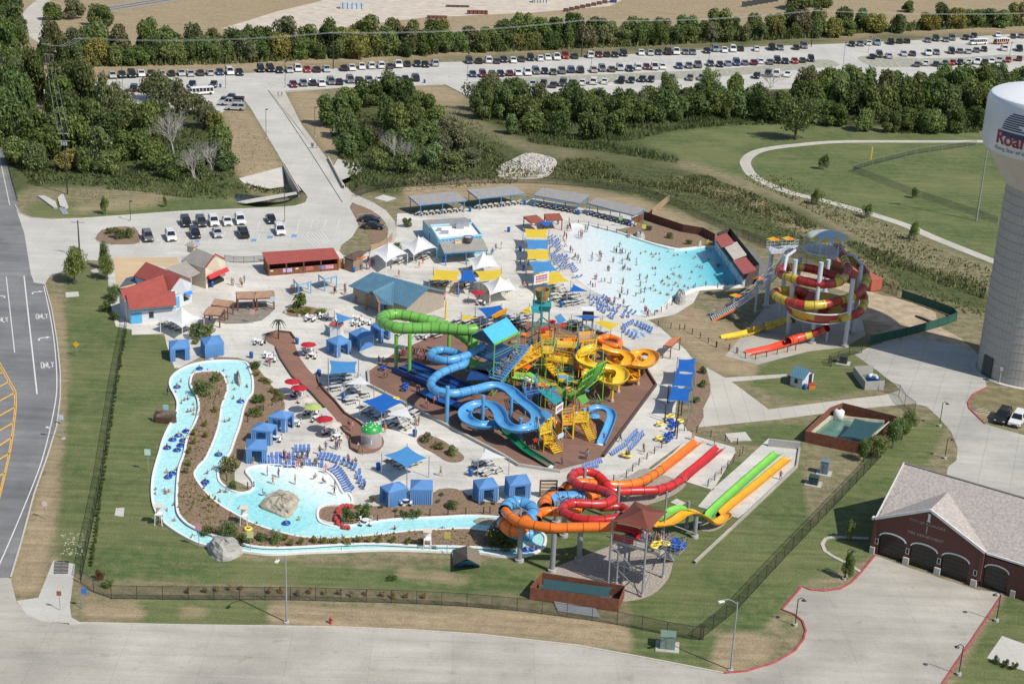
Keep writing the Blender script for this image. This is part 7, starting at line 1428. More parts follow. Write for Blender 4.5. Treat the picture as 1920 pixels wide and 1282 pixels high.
for r_,z in prof:
    for i in range(n): a=6.2832*i/n; vs.append((sc_.x+r_*math.cos(a),sc_.y+r_*math.sin(a),z))
b.v=vs
for j in range(len(prof)-1):
    for i in range(n): b.f.append([j*n+i,j*n+(i+1)%n,(j+1)*n+(i+1)%n,(j+1)*n+i]); b.mi.append(((i+j*2)//6)%2)
obj_mesh('saucer',b,two,e,smooth=True); b=MB(); b.lathe([(4.75,4.1),(4.95,4.15),(4.95,4.35),(4.75,4.3)],c=(sc_.x,sc_.y,0),n=40,cap=False); b.lathe([(6.05,6.35),(6.3,6.35),(6.3,6.5),(6.05,6.5)],c=(sc_.x,sc_.y,0),n=40,cap=False); obj_mesh('rim',b,mWhite,e)
mWC=mat('column_white',(.52,.55,.60),r=.45,var=.06)
for x,y,ty in [(905,1130,510),(603,1100,325),(375,1025,330),(305,880,290),(980,1010,400),(178,765,265),(720,640,330),(440,800,300)]:
    bx,by=q1('s',x,y); z=hgt(bx,by,q1('s',0,ty)[1]); p=column(e,bx,by,min(z,15),.42,mWC); obj_mesh('sleeve',MB().cyl((p.x,p.y,z*.27),(p.x,p.y,z*.3),.5,n=12),mWC,e)
for x,y,z in [(735,1085,3.8),(515,1015,3.8),(265,865,6.),(690,960,3.8),(770,970,3.9)]: column(e,*q1('s',x,y),z,.17,mWC,False,'saucer_leg')
pc=P(*q1('s',700,235),12.6); obj_mesh('platform',MB().lathe([(3.6,12.3),(3.6,12.6)],c=(pc.x,pc.y,0),n=8),mWC,e); b=MB()
for i in range(24):
    a=6.2832*i/24; p=Vector((pc.x+3.5*math.cos(a),pc.y+3.5*math.sin(a),12.6)); b.bar(p,p+Vector((0,0,1.2)),.07); a2=6.2832*(i+1)/24; p2=Vector((pc.x+3.5*math.cos(a2),pc.y+3.5*math.sin(a2),12.6))
    for h in(.5,1.15): b.bar(p+Vector((0,0,h)),p2+Vector((0,0,h)),.06)
obj_mesh('guard_rail',b,mWC,e)
cc=P(*q1('s',748,105),15.8); b=MB(); n=48; rings=[(.3,.5),(1.6,.4),(3.0,.2),(3.8,-.05),(3.85,-.3)]
b.v=[(cc.x+r_*math.cos(6.2832*i/n),cc.y+r_*math.sin(6.2832*i/n),cc.z+z) for r_,z in rings for i in range(n)]
for j in range(4):
    for i in range(n):
        k_=(i*10/n+ j*.12)%1; b.f.append([j*n+i,j*n+(i+1)%n,(j+1)*n+(i+1)%n,(j+1)*n+i][::-1]); b.mi.append(1 if (j>=1 and k_<(.32 if j==1 else .5)) else 0)
b.f.append(list(range(n))); b.mi.append(0)
obj_mesh('disc_canopy',b,[mat('canopy_pale_blue',(.36,.48,.60),r=.6),mat('canopy_yellow',(.60,.44,.05),r=.6)],e,smooth=True)
for i in range(6): a=i*1.047; obj_mesh('canopy_post',MB().cyl((cc.x+3.2*math.cos(a),cc.y+3.2*math.sin(a),12.5),(cc.x+3.2*math.cos(a),cc.y+3.2*math.sin(a),15.8),.08,n=6),mWC,e)
b=MB()
for pts in [((340,480),(370,300),(490,215),(680,260),(830,330)),((905,280),(985,290),(1065,380),(1040,520),(1010,700)),]:
    pr=None
    for i,(x,y) in enumerate(pts):
        z=[10.2,12.2,13.,12.6,12.][i] if pts[0][0]<400 else [12.6,12.8,12.,10.,6.][i]; p=P(*q1('s',x,y),z)
        if pr: b.cyl(pr,p,.28,n=8)
        pr=p
obj_mesh('frame_arch',b,mWC,e)
flume(e,path3('s',360,895,2.6,300,905,2.2,240,925,1.8,170,945,1.4),.75,mSMu,name='yellow_exit',depth=1.); tube(e,path3('s',430,880,3.0,340,900,2.2,250,925,1.5,160,945,1.1),.72,mSMu,name='yellow_exit_tube'); tube(e,path3('s',740,960,3.4,690,985,2.6,610,1012,1.9,530,1040,1.4),.72,mSMu,name='red_exit_tube',cols=[mSMr,mSMu],per=3.,seam=1.6); tube(e,path3('s',530,1040,1.4,450,1062,1.1,385,1085,1.),.75,mSRo,name='red_mouth',seam=1.6)
flume(e,path3('x',790,95,.75,650,160,.6,450,215,.5,150,275,.5),.85,mSY,name='yellow_run_out',depth=.7); flume(e,path3('x',1195,355,.75,1000,420,.6,800,470,.5,550,525,.5),.85,mSRo,name='red_run_out',depth=.7)
ps=[P(*q1('l',x,y),z) for x,y,z in [(240,1262,.1),(560,1085,2.7),(860,875,5.6),(1130,610,8.7),(1235,420,11.4)]]
s2=empty('white_stair',ps[0],0,'long white stair climbing to the saucer slide tower','stair')
for a_,c_ in zip(ps,ps[1:]): stair(s2,a_,c_,1.9,mat('stair_pale',(.50,.50,.52),r=.6),mWC)
for x,y,z in [(520,1250,2.5),(820,1190,5.2)]: column(s2,*q1('l',x,y),z,.2,mWC)
b=MB(); b.bar(ps[0]+Vector((.2,-1.1,-.1)),ps[1]+Vector((.2,-1.1,-.2)),.06,.35); obj_mesh('orange_stringer',b,mSO,s2)
lp=[P(*q1('l',x,y),11.4) for x,y in [(1040,385),(1240,370),(1400,280),(1180,290),(980,300)]]; obj_mesh('side_platform',plate(MB(),lp,.25),mWC,s2); b=MB()
for a_,c_ in zip(lp,lp[1:]+lp[:1]):
    for h in(.5,1.05): b.bar(a_+Vector((0,0,h)),c_+Vector((0,0,h)),.05)
    for j in range(4): p=a_.lerp(c_,j/4); b.bar(p,p+Vector((0,0,1.05)),.05)
obj_mesh('guard_rail',b,mWC,s2)
def umbrella(label,p,z,r_,cols_,zb=0.,group=None,n=8,pole=.04,h=None,name='parasol'):
    o=empty(name,(p.x,p.y,zb),0,label,'umbrella',group); h=h or r_*.32; b=MB()
    for i in range(n):
        a,a2=6.2832*i/n,6.2832*(i+1)/n; b.m=i%len(cols_); b.add([(0,0,z+h-zb),(r_*math.cos(a),r_*math.sin(a),z-zb),(r_*math.cos(a2),r_*math.sin(a2),z-zb)],[(0,1,2)])
    b.build('canopy',cols_,o); MB().cyl((0,0,0),(0,0,z+h-zb),pole,n=6).build('pole',mPole,o); return o
mUO=cloth('umbrella_orange',(.75,.20,.02)); mUY=cloth('umbrella_amber',(.82,.50,.04))
for x,y,l in [(1070,195,'orange and yellow umbrella on the high platform, left of two'),(1265,185,'orange and yellow umbrella on the high platform, right of two')]: umbrella(l,P(*q1('l',x,y),13.6),13.5,1.35,[mUY,mUO],11.4,n=4)
umbrella('orange and yellow umbrella on the lower stair landing',P(*q1('l',570,945),5.),4.9,1.25,[mUY,mUO],2.7,n=4); umbrella('orange umbrella by the wave machine house corner',P(*q1('l',870,720),3.),2.9,1.2,[mUO,mUO],0,n=4)
mLink=bpy.data.materials.new('chain_link'); mLink.use_nodes=True
_n=mLink.node_tree; _t=_n.nodes.new('ShaderNodeBsdfTransparent'); _m=_n.nodes.new('ShaderNodeMixShader'); _m.inputs[0].default_value=.34; _n.nodes['Principled BSDF'].inputs['Base Color'].default_value=(.018,.02,.018,1); _n.links.new(_t.outputs[0],_m.inputs[1]); _n.links.new(_n.nodes['Principled BSDF'].outputs[0],_m.inputs[2]); _n.links.new(_m.outputs[0],_n.nodes['Material Output'].inputs[0])
def posts_(pts,b,m_,e):
    me=bpy.data.meshes.new('post'); me.from_pydata(b.v,[],b.f); me.materials.append(m_)
    for p in pts: o=bpy.data.objects.new('post',me); link(o,e); o.location=p-e.location
def fence(label,pts,h=1.8,step=3.,m_=None,panel=True,pw=.06,name='metal_fence',pm=None,rail=True):
    pts=resample(G(pts),step); m_=m_ or mBlackM; e=empty(name,pts[0],0,label,'fence'); posts_(pts,MB().box((0,0,0),(pw,pw,h+.05)),m_,e)
    if rail:
        for z in(h,.1):
            b=MB()
            for a,c in zip(pts,pts[1:]): b.bar(a+Vector((0,0,z)),c+Vector((0,0,z)),.04)
            obj_mesh('rail',b,m_,e)
    if panel:
        b=MB()
        for a,c in zip(pts,pts[1:]): b.quad(a+Vector((0,0,.08)),c+Vector((0,0,.08)),c+Vector((0,0,h)),a+Vector((0,0,h)))
        obj_mesh('mesh_panel',b,pm or mLink,e)
    return e
fence('long black metal fence down the left lawn',[(237,612),(222,690),(205,800),(190,900),(168,1010),(151,1092)],2.0)
fence('black metal fence along the front verge',[(151,1092),(192,1122),(330,1124),(560,1125)]+q(8,0,822,320,830,670,847,1020,877,1470,937,1740,990,1908,1030)+[(1318,1199)],1.8)
fence('black fence climbing from the corner to the pump yard',q(9,95,1035,300,872,585,562,940,192,1110,10)+[(1656,850)],1.9)
fence('thin chain link fence behind the pavilions',q(2,80,1100,240,1050,430,1045,700,1028,1050,1022,1370,1045,1640,1075,1830,1135,1908,1165)+q(3,90,1225,230,1275)+q('l',300,40,700,210,960,330),1.6,4)
fence('chain link fence above the slide tower yard',q(6,330,40,560,130,820,240,1080,330,1220,385),1.6,4)
fence('green screened fence round the bare dirt yard',q(6,1222,385,1400,445,1545,500,1545,505,1440,545,1300,585,1150,622,1040,645),1.7,3,pm=mat('screen_green',(.02,.09,.065),r=.8,var=.2,scale=1))
fence('chain link fence round the dark utility cabinet',q(6,1000,690,900,712,808,752,830,770),1.5,3); fence('open chain link gate by the service path',q(6,1125,905,1205,912,1210,965,1295,1030),2.0,4)
fence('outfield fence along the far side of the ball field',q(3,950,960,1060,925,1300,865,1640,815),1.6,5,mGreyM); fence('outfield fence along the near side of the ball field',q(3,950,960,1030,988,1300,1095,1640,1205,1760,1250),1.6,5,mGreyM)
fence('black guard rail at the wood beside the left road',[(2,265),(14,310),(24,350),(33,378)],1.0,2,panel=False)
fence('low dark fence round the front lot bed by the lockers',q(4,1255,180,1330,190,1480,182),1.3,2)
timber('dark timber fence along the slope behind the wave pool',q('h',1478,185,1700,265,1917,330)+[] and [P(*p) for p in q('h',1478,185,1700,262,1917,335)+q('l',120,155,280,240)],1.8,mTimb2)
timber('tan timber fence behind the white marquees',[P(*p) for p in q('k',1285,200,1380,175,1490,115,1530,60)],1.6,mWoodP)
timber('pale timber fence right of the last pavilion',[P(*p) for p in q(2,1735,1205,1780,1165,1832,1125)],1.5,mWoodP)
timber('orange brown timber screen at the end of the last pavilion',[P(*p) for p in q('h',1340,250,1475,195)],1.5,mWoodR)
def ropes(label,pts,step=2.4,h=1.1): 
    pts=resample(G(pts),step); e=empty('rope_fence',pts[0],0,label,'fence'); posts_(pts,MB().cyl((0,0,0),(0,0,h),.075,n=6),mat('post_brown',(.06,.04,.03),r=.8),e); b=MB()
    for a,c in zip(pts,pts[1:]):
        m_=a.lerp(c,.5)
        for z in(.85,.5): b.bar(a+Vector((0,0,z)),m_+Vector((0,0,z-.12)),.03); b.bar(m_+Vector((0,0,z-.12)),c+Vector((0,0,z)),.03)
    obj_mesh('rope',b,mWoodP,e)
for l,pts in [('rope fence along the upper edge of the wave pool',q('h',640,225,720,245,870,270,1020,305,1180,345,1300,370)),('rope fence left of the orange run-out',q('f',420,615,560,575,690,440,830,340,990,215,1110,100)),('rope fence between the two run-out pads',q('f',1480,670,1610,550,1740,425,1870,295)),('rope fence above the upper run-out pad',q('f',1110,95,1250,30,1420,85,1580,130,1810,200)),('rope fence above the upper river channel',q(8,0,395,115,390,235,375,430,345,640,340,830,330)),('rope fence right of the right river channel',q(4,1385,1080,1480,1010,1560,960)),('rope fence before the red slide run-out yard',q('x',20,440,270,480,450,600,550,660,690,640,1060,560,1320,500)),('rope fence along the lawn left of the slide yard',q(6,10,560,80,600,190,660,300,690)),('rope fence by the deck at the lower right of the wave pool',q('b',1600,310,1700,260,1800,190)),('rope fence on the bank beside the guard ramp',q('b',1640,430,1750,450,1880,470)),('rope fence at the foot of the white stair',q('l',20,860,200,840,360,860,560,820)),('rope fence round the kid pool point',q(7,1230,110,1320,200,1420,190))]: ropes(l,pts)
blockwall('deck_wall','low dark edged concrete wall along the front of the activity deck',G([(690,697),(692,724),(770,764),(940,854),(972,874),(1050,886),(1089,876)]),.45,mFoot,.35); blockwall('deck_wall','low dark wall along the right of the activity deck',G([(1131,857),(1230,723),(1208,688)]),.4,mat('wall_brown',(.09,.06,.05),r=.9),.3)
blockwall('retaining_wall','long pale retaining wall right of the racing slides',G([(1302,1056),(1400,965),(1494,876),(1499,842)]),.35,mConc,.3); blockwall('stone_wall','short stone wall across the head of the racing run-out',G([(1440,836),(1499,842)]),1.2,mStoneG,.3)
for l,pts in [('low curving wall left of the red brown splash path',[(517,652),(525,672),(548,707),(583,737),(608,765)]),('curving edge wall round the lower splash pad',q('o',700,700,760,790,850,850,830,930,840,1010,930,1060)),('edge wall right of the splash path',q('o',380,0,410,130,480,230,620,370,760,540,960,670,1030,740)),('round edge wall of the upper splash pad',[(497,645),(500,628),(520,622),(545,625),(553,636)])]: blockwall('low_wall',l,G(pts),.35,mat('wall_umber',(.14,.09,.065),r=.9),.2)
def face(nm,pts,m_,label,cat='wall'): return MB().add(pts,[tuple(range(len(pts)))]).build(nm,m_,local=False,label=label,cat=cat)
a,c,d_=P(*q1(1,1585,932)),P(*q1(1,1672,1082)),P(*q1(1,1335,1000))
b=MB(); b.bar(a+Vector((0,0,-1.)),c+Vector((0,0,-1.)),.35,3.2); b.build('culvert_headwall',mFoot,local=False,label='concrete culvert headwall on the left side of the bridge road',cat='wall')
plate_=MB(); plate(plate_,[a+Vector((0,0,.05)),d_+Vector((0,0,.1)),P(*q1(1,1362,1022),-.6),P(*q1(1,1500,1052),-1.6),P(*q1(1,1590,1040),-1.9)],.2); plate_.build('culvert_apron',mLot,local=False,label='sloping concrete apron left of the bridge road',cat='apron')
plate_=MB(); plate(plate_,G(q(2,-20,888,60,905,135,932,110,960,0,1003,-45,930),.06),.2); plate_.build('culvert_apron',mLot,local=False,label='pale concrete apron right of the bridge road',cat='apron')
b=MB(); p=G(q(1,1325,1128,1440,1105,1655,1072,1660,1082,1480,1118,1370,1135),.06); plate(b,p,.15); b.build('culvert_kerb',mKerb,local=False,label='curving concrete edge below the creek culvert',cat='kerb')
sheet('creek_water',q(1,1270,1072,1330,1060,1420,1072,1580,1082,1640,1085,1440,1105,1330,1122,1285,1112),.0,mat('creek_dark',(.03,.03,.022),r=.12,var=.3,scale=.6)).location.z=-.9
for l,x0,y0,x1,y1 in [('parapet rail left of the bridge over the culvert',1590,930,1680,1085),('parapet rail right of the bridge walkway',1835,892,1920,1055)]:
    a,c=P(*q1(1,x0,y0)),P(*q1(1,x1,y1)); blockwall('parapet',l,[a,c],.8,mKerb,.25)
b=MB(); b.sweep(G([(503,170),(534,213),(585,290),(642,380)],.0),[(-.04,.03),(-.04,.14),(.04,.14),(.04,.03)]); b.build('walkway_kerb',mat('kerb_shade',(.12,.12,.12)),local=False,label='dark kerb line between the bridge road and walkway',cat='kerb')  # kerb coloured an even dark grey
plate_=MB(); plate(plate_,G(q(1,210,1093,250,1092,310,1125,322,1160,300,1158),.35),.4); plate(plate_,G(q(1,340,1085,355,1085,382,1155,365,1160,335,1150,322,1105),.35),.4); plate_.build('outfall_wing_wall',mLot,local=False,label='white V shaped concrete outfall on the grass strip',cat='outfall')
b=MB(); b.sheet(G(q(1,328,1162,360,1160,388,1198,352,1202)),.08); b.build('outfall_grate',mGreyM,local=False,label='metal grate below the V shaped outfall',cat='grate')
for x,l in [(322,'left drain grate with dark bars on the concrete apron'),(362,'right drain grate with dark bars on the concrete apron')]:
    e=empty('drain_grate',W(7,x,630),0,l,'grate'); b=MB()
    for i in range(9): a_=W(7,x-22+4*i/9,662-i*8,.05); c_=W(7,x+18+6*i/9,660-i*8.,.05); b.bar(a_,c_,.16,.05)
    obj_mesh('bar',b,mBlackM,e)
for k,pts,l in [(7,(648,298,695,295,690,345,640,338),'square concrete manhole slab on the left lawn'),(4,(365,352,438,348,442,372,368,378),'white framed drain inlet by the left road'),('f',(1060,845,1130,803,1228,850,1165,888),'square concrete pad right of the tube gravel'),(6,(235,1140,350,1130,385,1178,280,1180,270,1190),'concrete pad with drain above the run-outs'),(4,(505,228,540,218,552,235,520,245),'pale concrete pad by the slim tree'),(2,(182,1108,235,1088,308,1108,250,1125),'pale concrete pad left of the pavilions'),(9,(725,95,840,120,815,130,700,105),'concrete base slab')][:6]:
    b=MB(); plate(b,G(q(k,*pts),.1),.12); c=sum((Vector(v) for v in b.v),Vector())/len(b.v); b.cyl((c.x,c.y,.1),(c.x,c.y,.125),.35,n=12); b.build('manhole_slab',mLot,local=False,label=l,cat='slab')
def rock(label,pts,h,m_,name='boulder',seed=1,cat='rock'):
    r=random.Random(seed); g_=G(chaikin(pts,1)); c=sum(g_,Vector())/len(g_); b=MB(); n=len(g_); K=6; vs=[]
    for k in range(K+1):
        t=k/K; 
        for p in g_: j=r.uniform(.9,1.08); v=c+(p-c)*(1-t)**.34*j if k else p; v=v.copy(); v.z=h*(t**.8)*r.uniform(.8,1.15) if k else -.1; vs.append(v)
    b.add(vs,[(k*n+i,k*n+(i+1)%n,(k+1)*n+(i+1)%n,(k+1)*n+i) for k in range(K) for i in range(n)]+[tuple(range(K*n,K*n+n))]); return b.build(name,m_,local=False,label=label,cat=cat)
mRk=mat('tan_rock',(.38,.34,.26),r=.9,var=.45,scale=1.1,bump=.8,bs=2.5); mRkG=mat('grey_rock',(.34,.33,.30),r=.9,var=.3,scale=.9,bump=.8,bs=2.5)
rock('large flat tan boulder in the kid pool',q(7,1445,285,1500,235,1570,215,1640,225,1680,250,1670,290,1630,360,1590,365,1520,330,1460,310),1.5,mRk,seed=3)
rock('large grey boulder on the grass at the river bend',q(7,1150,535,1170,500,1230,495,1330,515,1370,545,1330,575,1265,602,1190,590),1.9,mRkG,seed=5)
rock('slim tan rock standing in the right river channel',q(4,1318,808,1335,805,1350,850,1345,885,1325,880),1.3,mRk,seed=6); rock('flat tan rock in the river beside the slides',q(8,725,375,760,365,860,370,905,390,880,402,760,395),.7,mRk,seed=7)
rock('grey artificial rock at the lower right of the wave pool',q('b',1820,110,1870,85,1950,95,1960,180,1900,200,1830,180),2.,mRkG,seed=8); rock('pale rock cluster on the bank above the wave pool',q('h',1370,360,1430,345,1490,370,1500,410,1440,430,1380,410),1.3,mRkG,seed=9); rock('dark flat rock left of the pale cluster',q('h',1280,375,1330,365,1370,385,1340,405,1290,395),.8,mRk,seed=10)
for i,(x,y) in enumerate(q(4,1592,465,1670,485,1225,812,1190,806,1160,815,1210,1090,1085,1105)): rock(f'small rock at a planting bed, {ordinal(i+1)} of seven',[(x-5,y+1),(x,y-3),(x+5,y),(x+2,y+3)],.5,mRkG,seed=20+i)
sheet('rubble_patch',q(2,860,935,960,890,1040,850,1150,870,1210,895,1195,945,1150,995,1020,1005,880,1000),.03,mPale,sm=1)
b=MB(); r=random.Random(5); pg=q(2,870,935,960,895,1040,855,1150,873,1200,897,1185,940,1145,975,1030,960,990,945,900,965)
for i in range(900):
    x,y=r.uniform(925,1047),r.uniform(283,335)
    if inside((x,y),pg): p=P(x,y,.03); s=r.uniform(.25,.6); b.box(p,(s,s*r.uniform(.6,1),s*.6),rz=r.uniform(0,3),top=(.6,.6))
b.build('rubble',mat('rubble_grey',(.42,.41,.40),r=.9,var=.2,island=.3),local=False,kind='stuff')
b=MB(); 
for i in range(60):
    x,y=q1(7,R.uniform(340,480),R.uniform(440,560)); b.box(P(x,y,.0),(R.uniform(.08,.24),.14,.06),rz=R.uniform(0,3))
b.build('stone_scatter',mPale,local=False,kind='stuff')
mTh=mat('thatch',(.21,.17,.125),r=.95,var=.35,scale=4,bump=.8,bs=9)
e=empty('thatched_hut',W(8,700,620),0,'thatched hut with blue painted front at the front lawn','hut'); b=MB(); r0,r1=W(8,702,508,2.6),W(8,705,575,2.9); plate(b,[W(8,625,612,.5),W(8,622,530,.4),r0,r1],.2); plate(b,[r0,W(8,770,535,.5),W(8,782,615,.5),r1],.2); obj_mesh('thatch_roof',b,mTh,e); b=MB(); b.add([W(8,645,622),W(8,775,622),W(8,772,605,.6),W(8,705,590,2.2),W(8,650,608,.6)],[(0,1,2,3,4)]); obj_mesh('front',b,mat('front_blue',(.03,.2,.5),r=.6,var=.4,scale=3),e); obj_mesh('opening',MB().box(W(8,708,623,0)-Vector((0,.1,0)),(1.2,.2,1.)),mDarkI,e)
e=empty('thatched_pump_house',W(4,920,1060),0,'thatched pump house beside the left river channel','hut'); obj_mesh('thatch_roof',plate(MB(),[W(4,850,1060,.4),W(4,965,1068,.4),W(4,988,1018,2.0),W(4,865,1000,2.0)],.3),mTh,e); b=walls(MB(),[W(4,866,1050,.9),W(4,960,1058,.9),W(4,985,1025,1.7),W(4,872,1015,1.7)]); obj_mesh('wall',b,mWoodD,e)
def roadlamp(label,x,y,top,dx,dy):
    h=hgt(x,y,top); p=P(x,y); e=empty('street_lamp',p,0,label,'street lamp'); MB().cyl((0,0,0),(0,0,h*.93),.11,.075,n=10).build('pole',mPole,e); b=MB(); d=Vector((dx,dy,0)).normalized(); pr=Vector((0,0,h*.9))
    for i in range(1,8): t=i/7; c=d*(2.2*t)+Vector((0,0,h*.9+ (h*.1)*math.sin(t*2.0))); b.cyl(pr,c,.05,n=6,cap=False); pr=c
    b.build('arm',mPole,e); MB().box(pr-Vector((0,0,.12)),(.7,.32,.14),rz=math.atan2(dy,dx)).build('lamp_head',mWhite,e); MB().cyl((0,0,0),(0,0,.12),.35,n=12).build('base',mFoot,e)
roadlamp('tall curved street lamp on the dry corner by the station drive',1369.6,1255.4,1118,-1,-.5); roadlamp('tall curved street lamp at the front verge before the river',537.4,1166,1033,-.3,-1)
roadlamp('curved street lamp leaning over the left road edge',118,822,804,-1,.2)
def yardlamp(label,x,y,top,kind=0,dx=1):
    h=hgt(x,y,top); p=P(x,y); e=empty('yard_lamp',p,0,label,'lamp post'); MB().cyl((0,0,0),(0,0,h),.06,n=8).build('pole',mBlackM,e); MB().cyl((0,0,0),(0,0,.3),.3,n=12).build('base',mFoot,e)
    if kind: b=MB(); b.cyl((0,0,h),(dx*.35,0,h+.25),.04,n=6); b.cyl((dx*.35,0,h+.25),(dx*.7,0,h),.04,n=6); b.build('arm',mBlackM,e); MB().lathe([(.05,.12),(.3,-.1),(.25,-.12)],c=(dx*.7,0,h-.05),n=10).build('lamp_head',mBlackM,e)
    else: MB().box((.25,0,h-.1),(.6,.35,.2)).build('lamp_head',mBlackM,e)
for k,x,y,t,l,dx in [(9,903,697,535,'black crook lamp on the lawn left of the station',1),(9,628,955,808,'black crook lamp at the tip of the station drive verge',1),(9,1752,930,780,'black crook lamp by the station front right corner',-1),(9,1542,1230,1070,'black crook lamp along the right red kerb',-1),(6,1435,1100,970,'black crook lamp on the grass above the station roof',1),(6,1465,1280,1170,'black crook lamp behind the station roof',1),(9,1460,45,-10,'black crook lamp just above the roof ridge',1)][:6]: x_,y_=q1(k,x,y); yardlamp(l,x_,y_,q1(k,0,t)[1],1,dx)
for k,x,y,t,l in [(1,1488,775,612,'car park lamp beside the left edge of the bridge road'),(1,1760,765,600,'car park lamp on the dry bank right of the walkway'),(1,1592,1240,1070,'car park lamp beside the front lot at the junction'),(1,730,1235,1125,'car park lamp at the upper edge of the front lot'),(1,1262,495,350,'car park lamp on the island by the shuttle'),(1,1594,490,345,'car park lamp at the top of the bridge road'),(2,705,450,300,'car park lamp at the left end of the gravel median'),(2,1396,390,280,'car park lamp in the middle of the far car park'),(3,148,335,250,'car park lamp right of centre in the far car park'),(3,895,375,240,'tall pole on the gap between the far car park bays'),(3,1037,295,205,'car park lamp at the left of the last bay'),(3,1825,330,240,'car park lamp at the right end of the far car park'),(1,687,515,370,'car park lamp among the oaks of the far car park')]: x_,y_=q1(k,x,y); yardlamp(l,x_,y_,q1(k,0,t)[1])
p=P(1830.5,414); e=empty('floodlight_mast',p,0,'tall grey floodlight mast on the ball field','mast'); MB().cyl((0,0,0),(0,0,22),.22,.12,n=10).build('pole',mGC,e); MB().box((0,0,21.6),(2.4,.3,.8)).build('lamp_bank',mGreyM,e)
x_,y_=q1(3,1045,925); p=P(x_,y_); e=empty('foul_pole',p,0,'yellow foul pole in the outfield corner','pole'); MB().cyl((0,0,0),(0,0,5),.07,n=8).build('pole',mSMu,e); MB().box((.2,0,1.6),(.35,.05,3.3)).build('wing',mSMu,e)
def ppole(label,x,y,top,cross=1,tr=False):
    h=hgt(x,y,top); p=P(x,y); e=empty('power_pole',p,0,label,'power pole'); MB().cyl((0,0,0),(0,0,h),.17,.11,n=8).build('pole',mat('pole_wood',(.045,.036,.03),r=.9),e); b=MB()
    for i in range(cross): b.box((0,0,h-.5-i*1.6),(2.6,.14,.14))
    b.build('crossarm',mGreyM,e)
    if tr:
        for dx in(-.5,0,.5): MB().cyl((dx,-.3,h-3.),(dx,-.3,h-2.2),.2,n=10).build('transformer',mGreyM,e)
    return p+Vector((0,0,h-.4))
w=[ppole('power pole with transformers at the creek wood edge',126.8,364,247,2,True),ppole('nearer power pole by the west lane',96.3,175,99),ppole('farther power pole by the west lane',90.5,149,80),ppole('power pole among the trees behind the far lot',149.5,120,70),ppole('dark power pole at the back of the far lot',624.9,129.6,59),ppole('dark power pole above the middle of the far lot',1090,108,36),ppole('dark power pole behind the right half of the far lot',1521,88,18),ppole('power pole beside the drive into the front lot',150,483,413,1)]
def wire(a,c,sag=1.,n=8):
    b=MB(); pr=None
    for off in(-1.1,0,1.1):
        pr=None
        for i in range(n+1):
            t=i/n; p=a.lerp(c,t)+Vector((off if abs((c-a).x)<abs((c-a).y) else 0,0 if abs((c-a).x)<abs((c-a).y) else off,-sag*4*t*(1-t)))
            if pr: b.bar(pr,p,.045)
            pr=p
    return b
for i,(a,c) in enumerate([(w[0],w[1]),(w[2],w[3]),(w[3],w[4]),(w[4],w[5]),(w[5],w[6]),(w[6],P(2050,20,9))]): wire(a,c,1.4).build('power_line',mat('wire',(.35,.36,.36),r=.5),local=False,label=['three wires between the creek pole and the west lane','three wires across the top of the path trees','three wires over the trees left of the back pole','three wires from the back pole to the middle pole','three wires from the middle pole to the right pole','three wires running off past the right edge'][i],cat='wire')
def cabinet(label,k,x,y,sx,sy,sz,rgb,name='utility_cabinet',pad=True,rz=-.35):
    p=W(k,x,y); e=empty(name,p,rz,label,'cabinet'); m_=mat('cab_%.2f_%.2f'%(rgb[0],rgb[1]),rgb,r=.5,var=.1)
    if pad: MB().box((0,0,.0),(sx+1.,sy+.9,.12)).build('pad',mFoot,e)
    MB().box((0,0,.12),(sx,sy,sz)).build('body',m_,e); MB().box((0,0,.12+sz),(sx+.1,sy+.1,.06)).build('lid',m_,e); MB().box((sx*.12,-sy/2-.02,.3),(sx*.45,.04,sz*.7)).build('door',m_,e)
cabinet('tall grey blue utility cabinet on a slab',9,790,105,1.1,1.1,1.9,(.16,.21,.25)); cabinet('low dark green utility cabinet on a slab',9,730,165,1.3,1.1,1.1,(.03,.06,.06)); cabinet('grey green transformer box by the front fence',8,1822,1075,1.7,1.4,1.6,(.17,.23,.19),rz=-.1); cabinet('dark utility cabinet behind the white shed',6,897,748,1.3,1.2,1.2,(.05,.055,.055))
e=empty('hydrant',P(620,1168),0,'red fire hydrant on the front verge','hydrant'); MB().lathe([(.2,0),(.2,.06),(.13,.1),(.13,.55),(.18,.57),(.16,.68),(.05,.78)],n=12).build('body',mat('hydrant_red',(.45,.02,.03),r=.4),e,smooth=True); b=MB(); b.cyl((-.24,0,.45),(.24,0,.45),.07,n=8); b.build('outlet',MATS['hydrant_red'],e)
e=empty('shipping_container',W(6,950,290),0,'faded red orange shipping container behind the slide tower','container'); a,c=W(6,830,225),W(6,1050,350); d=(c-a); ang=math.atan2(d.y,d.x); m_=(a+c)/2+Vector((-d.y,d.x,0)).normalized()*1.2; obj_mesh('body',MB().box((m_.x,m_.y,.1),(d.length,2.5,2.4),rz=ang),mat('container_red',(.46,.12,.07),r=.7,var=.15,stripes=(0,2.5,.8,.3)),e); obj_mesh('door',MB().box((m_.x+d.normalized().x*d.length/2,m_.y+d.normalized().y*d.length/2,.15),(.08,2.3,2.2),rz=ang),MATS['container_red'],e)
e=empty('lumber_pile',W(6,1350,495),0,'stack of dark timber on the bare dirt yard','lumber'); b=MB()
for i in range(9): b.bar(W(6,1300+i*4,480+i*1.,.1+.12*(i%3)),W(6,1385+i*5,515+i,.1+.12*(i%3)),.2,.12)
obj_mesh('plank',b,mat('grey_timber',(.09,.075,.065),r=.9,var=.3),e)
e=empty('plastic_tank',W('w',675,345),0,'white plastic tank on the pump yard platform','tank'); MB().lathe([(.85,0),(.85,1.5),(.5,1.75),(.2,1.8)],n=24).build('body',mWhite,e,smooth=True); MB().cyl((0,0,1.8),(0,0,1.9),.22,n=12).build('lid',mTrim,e)
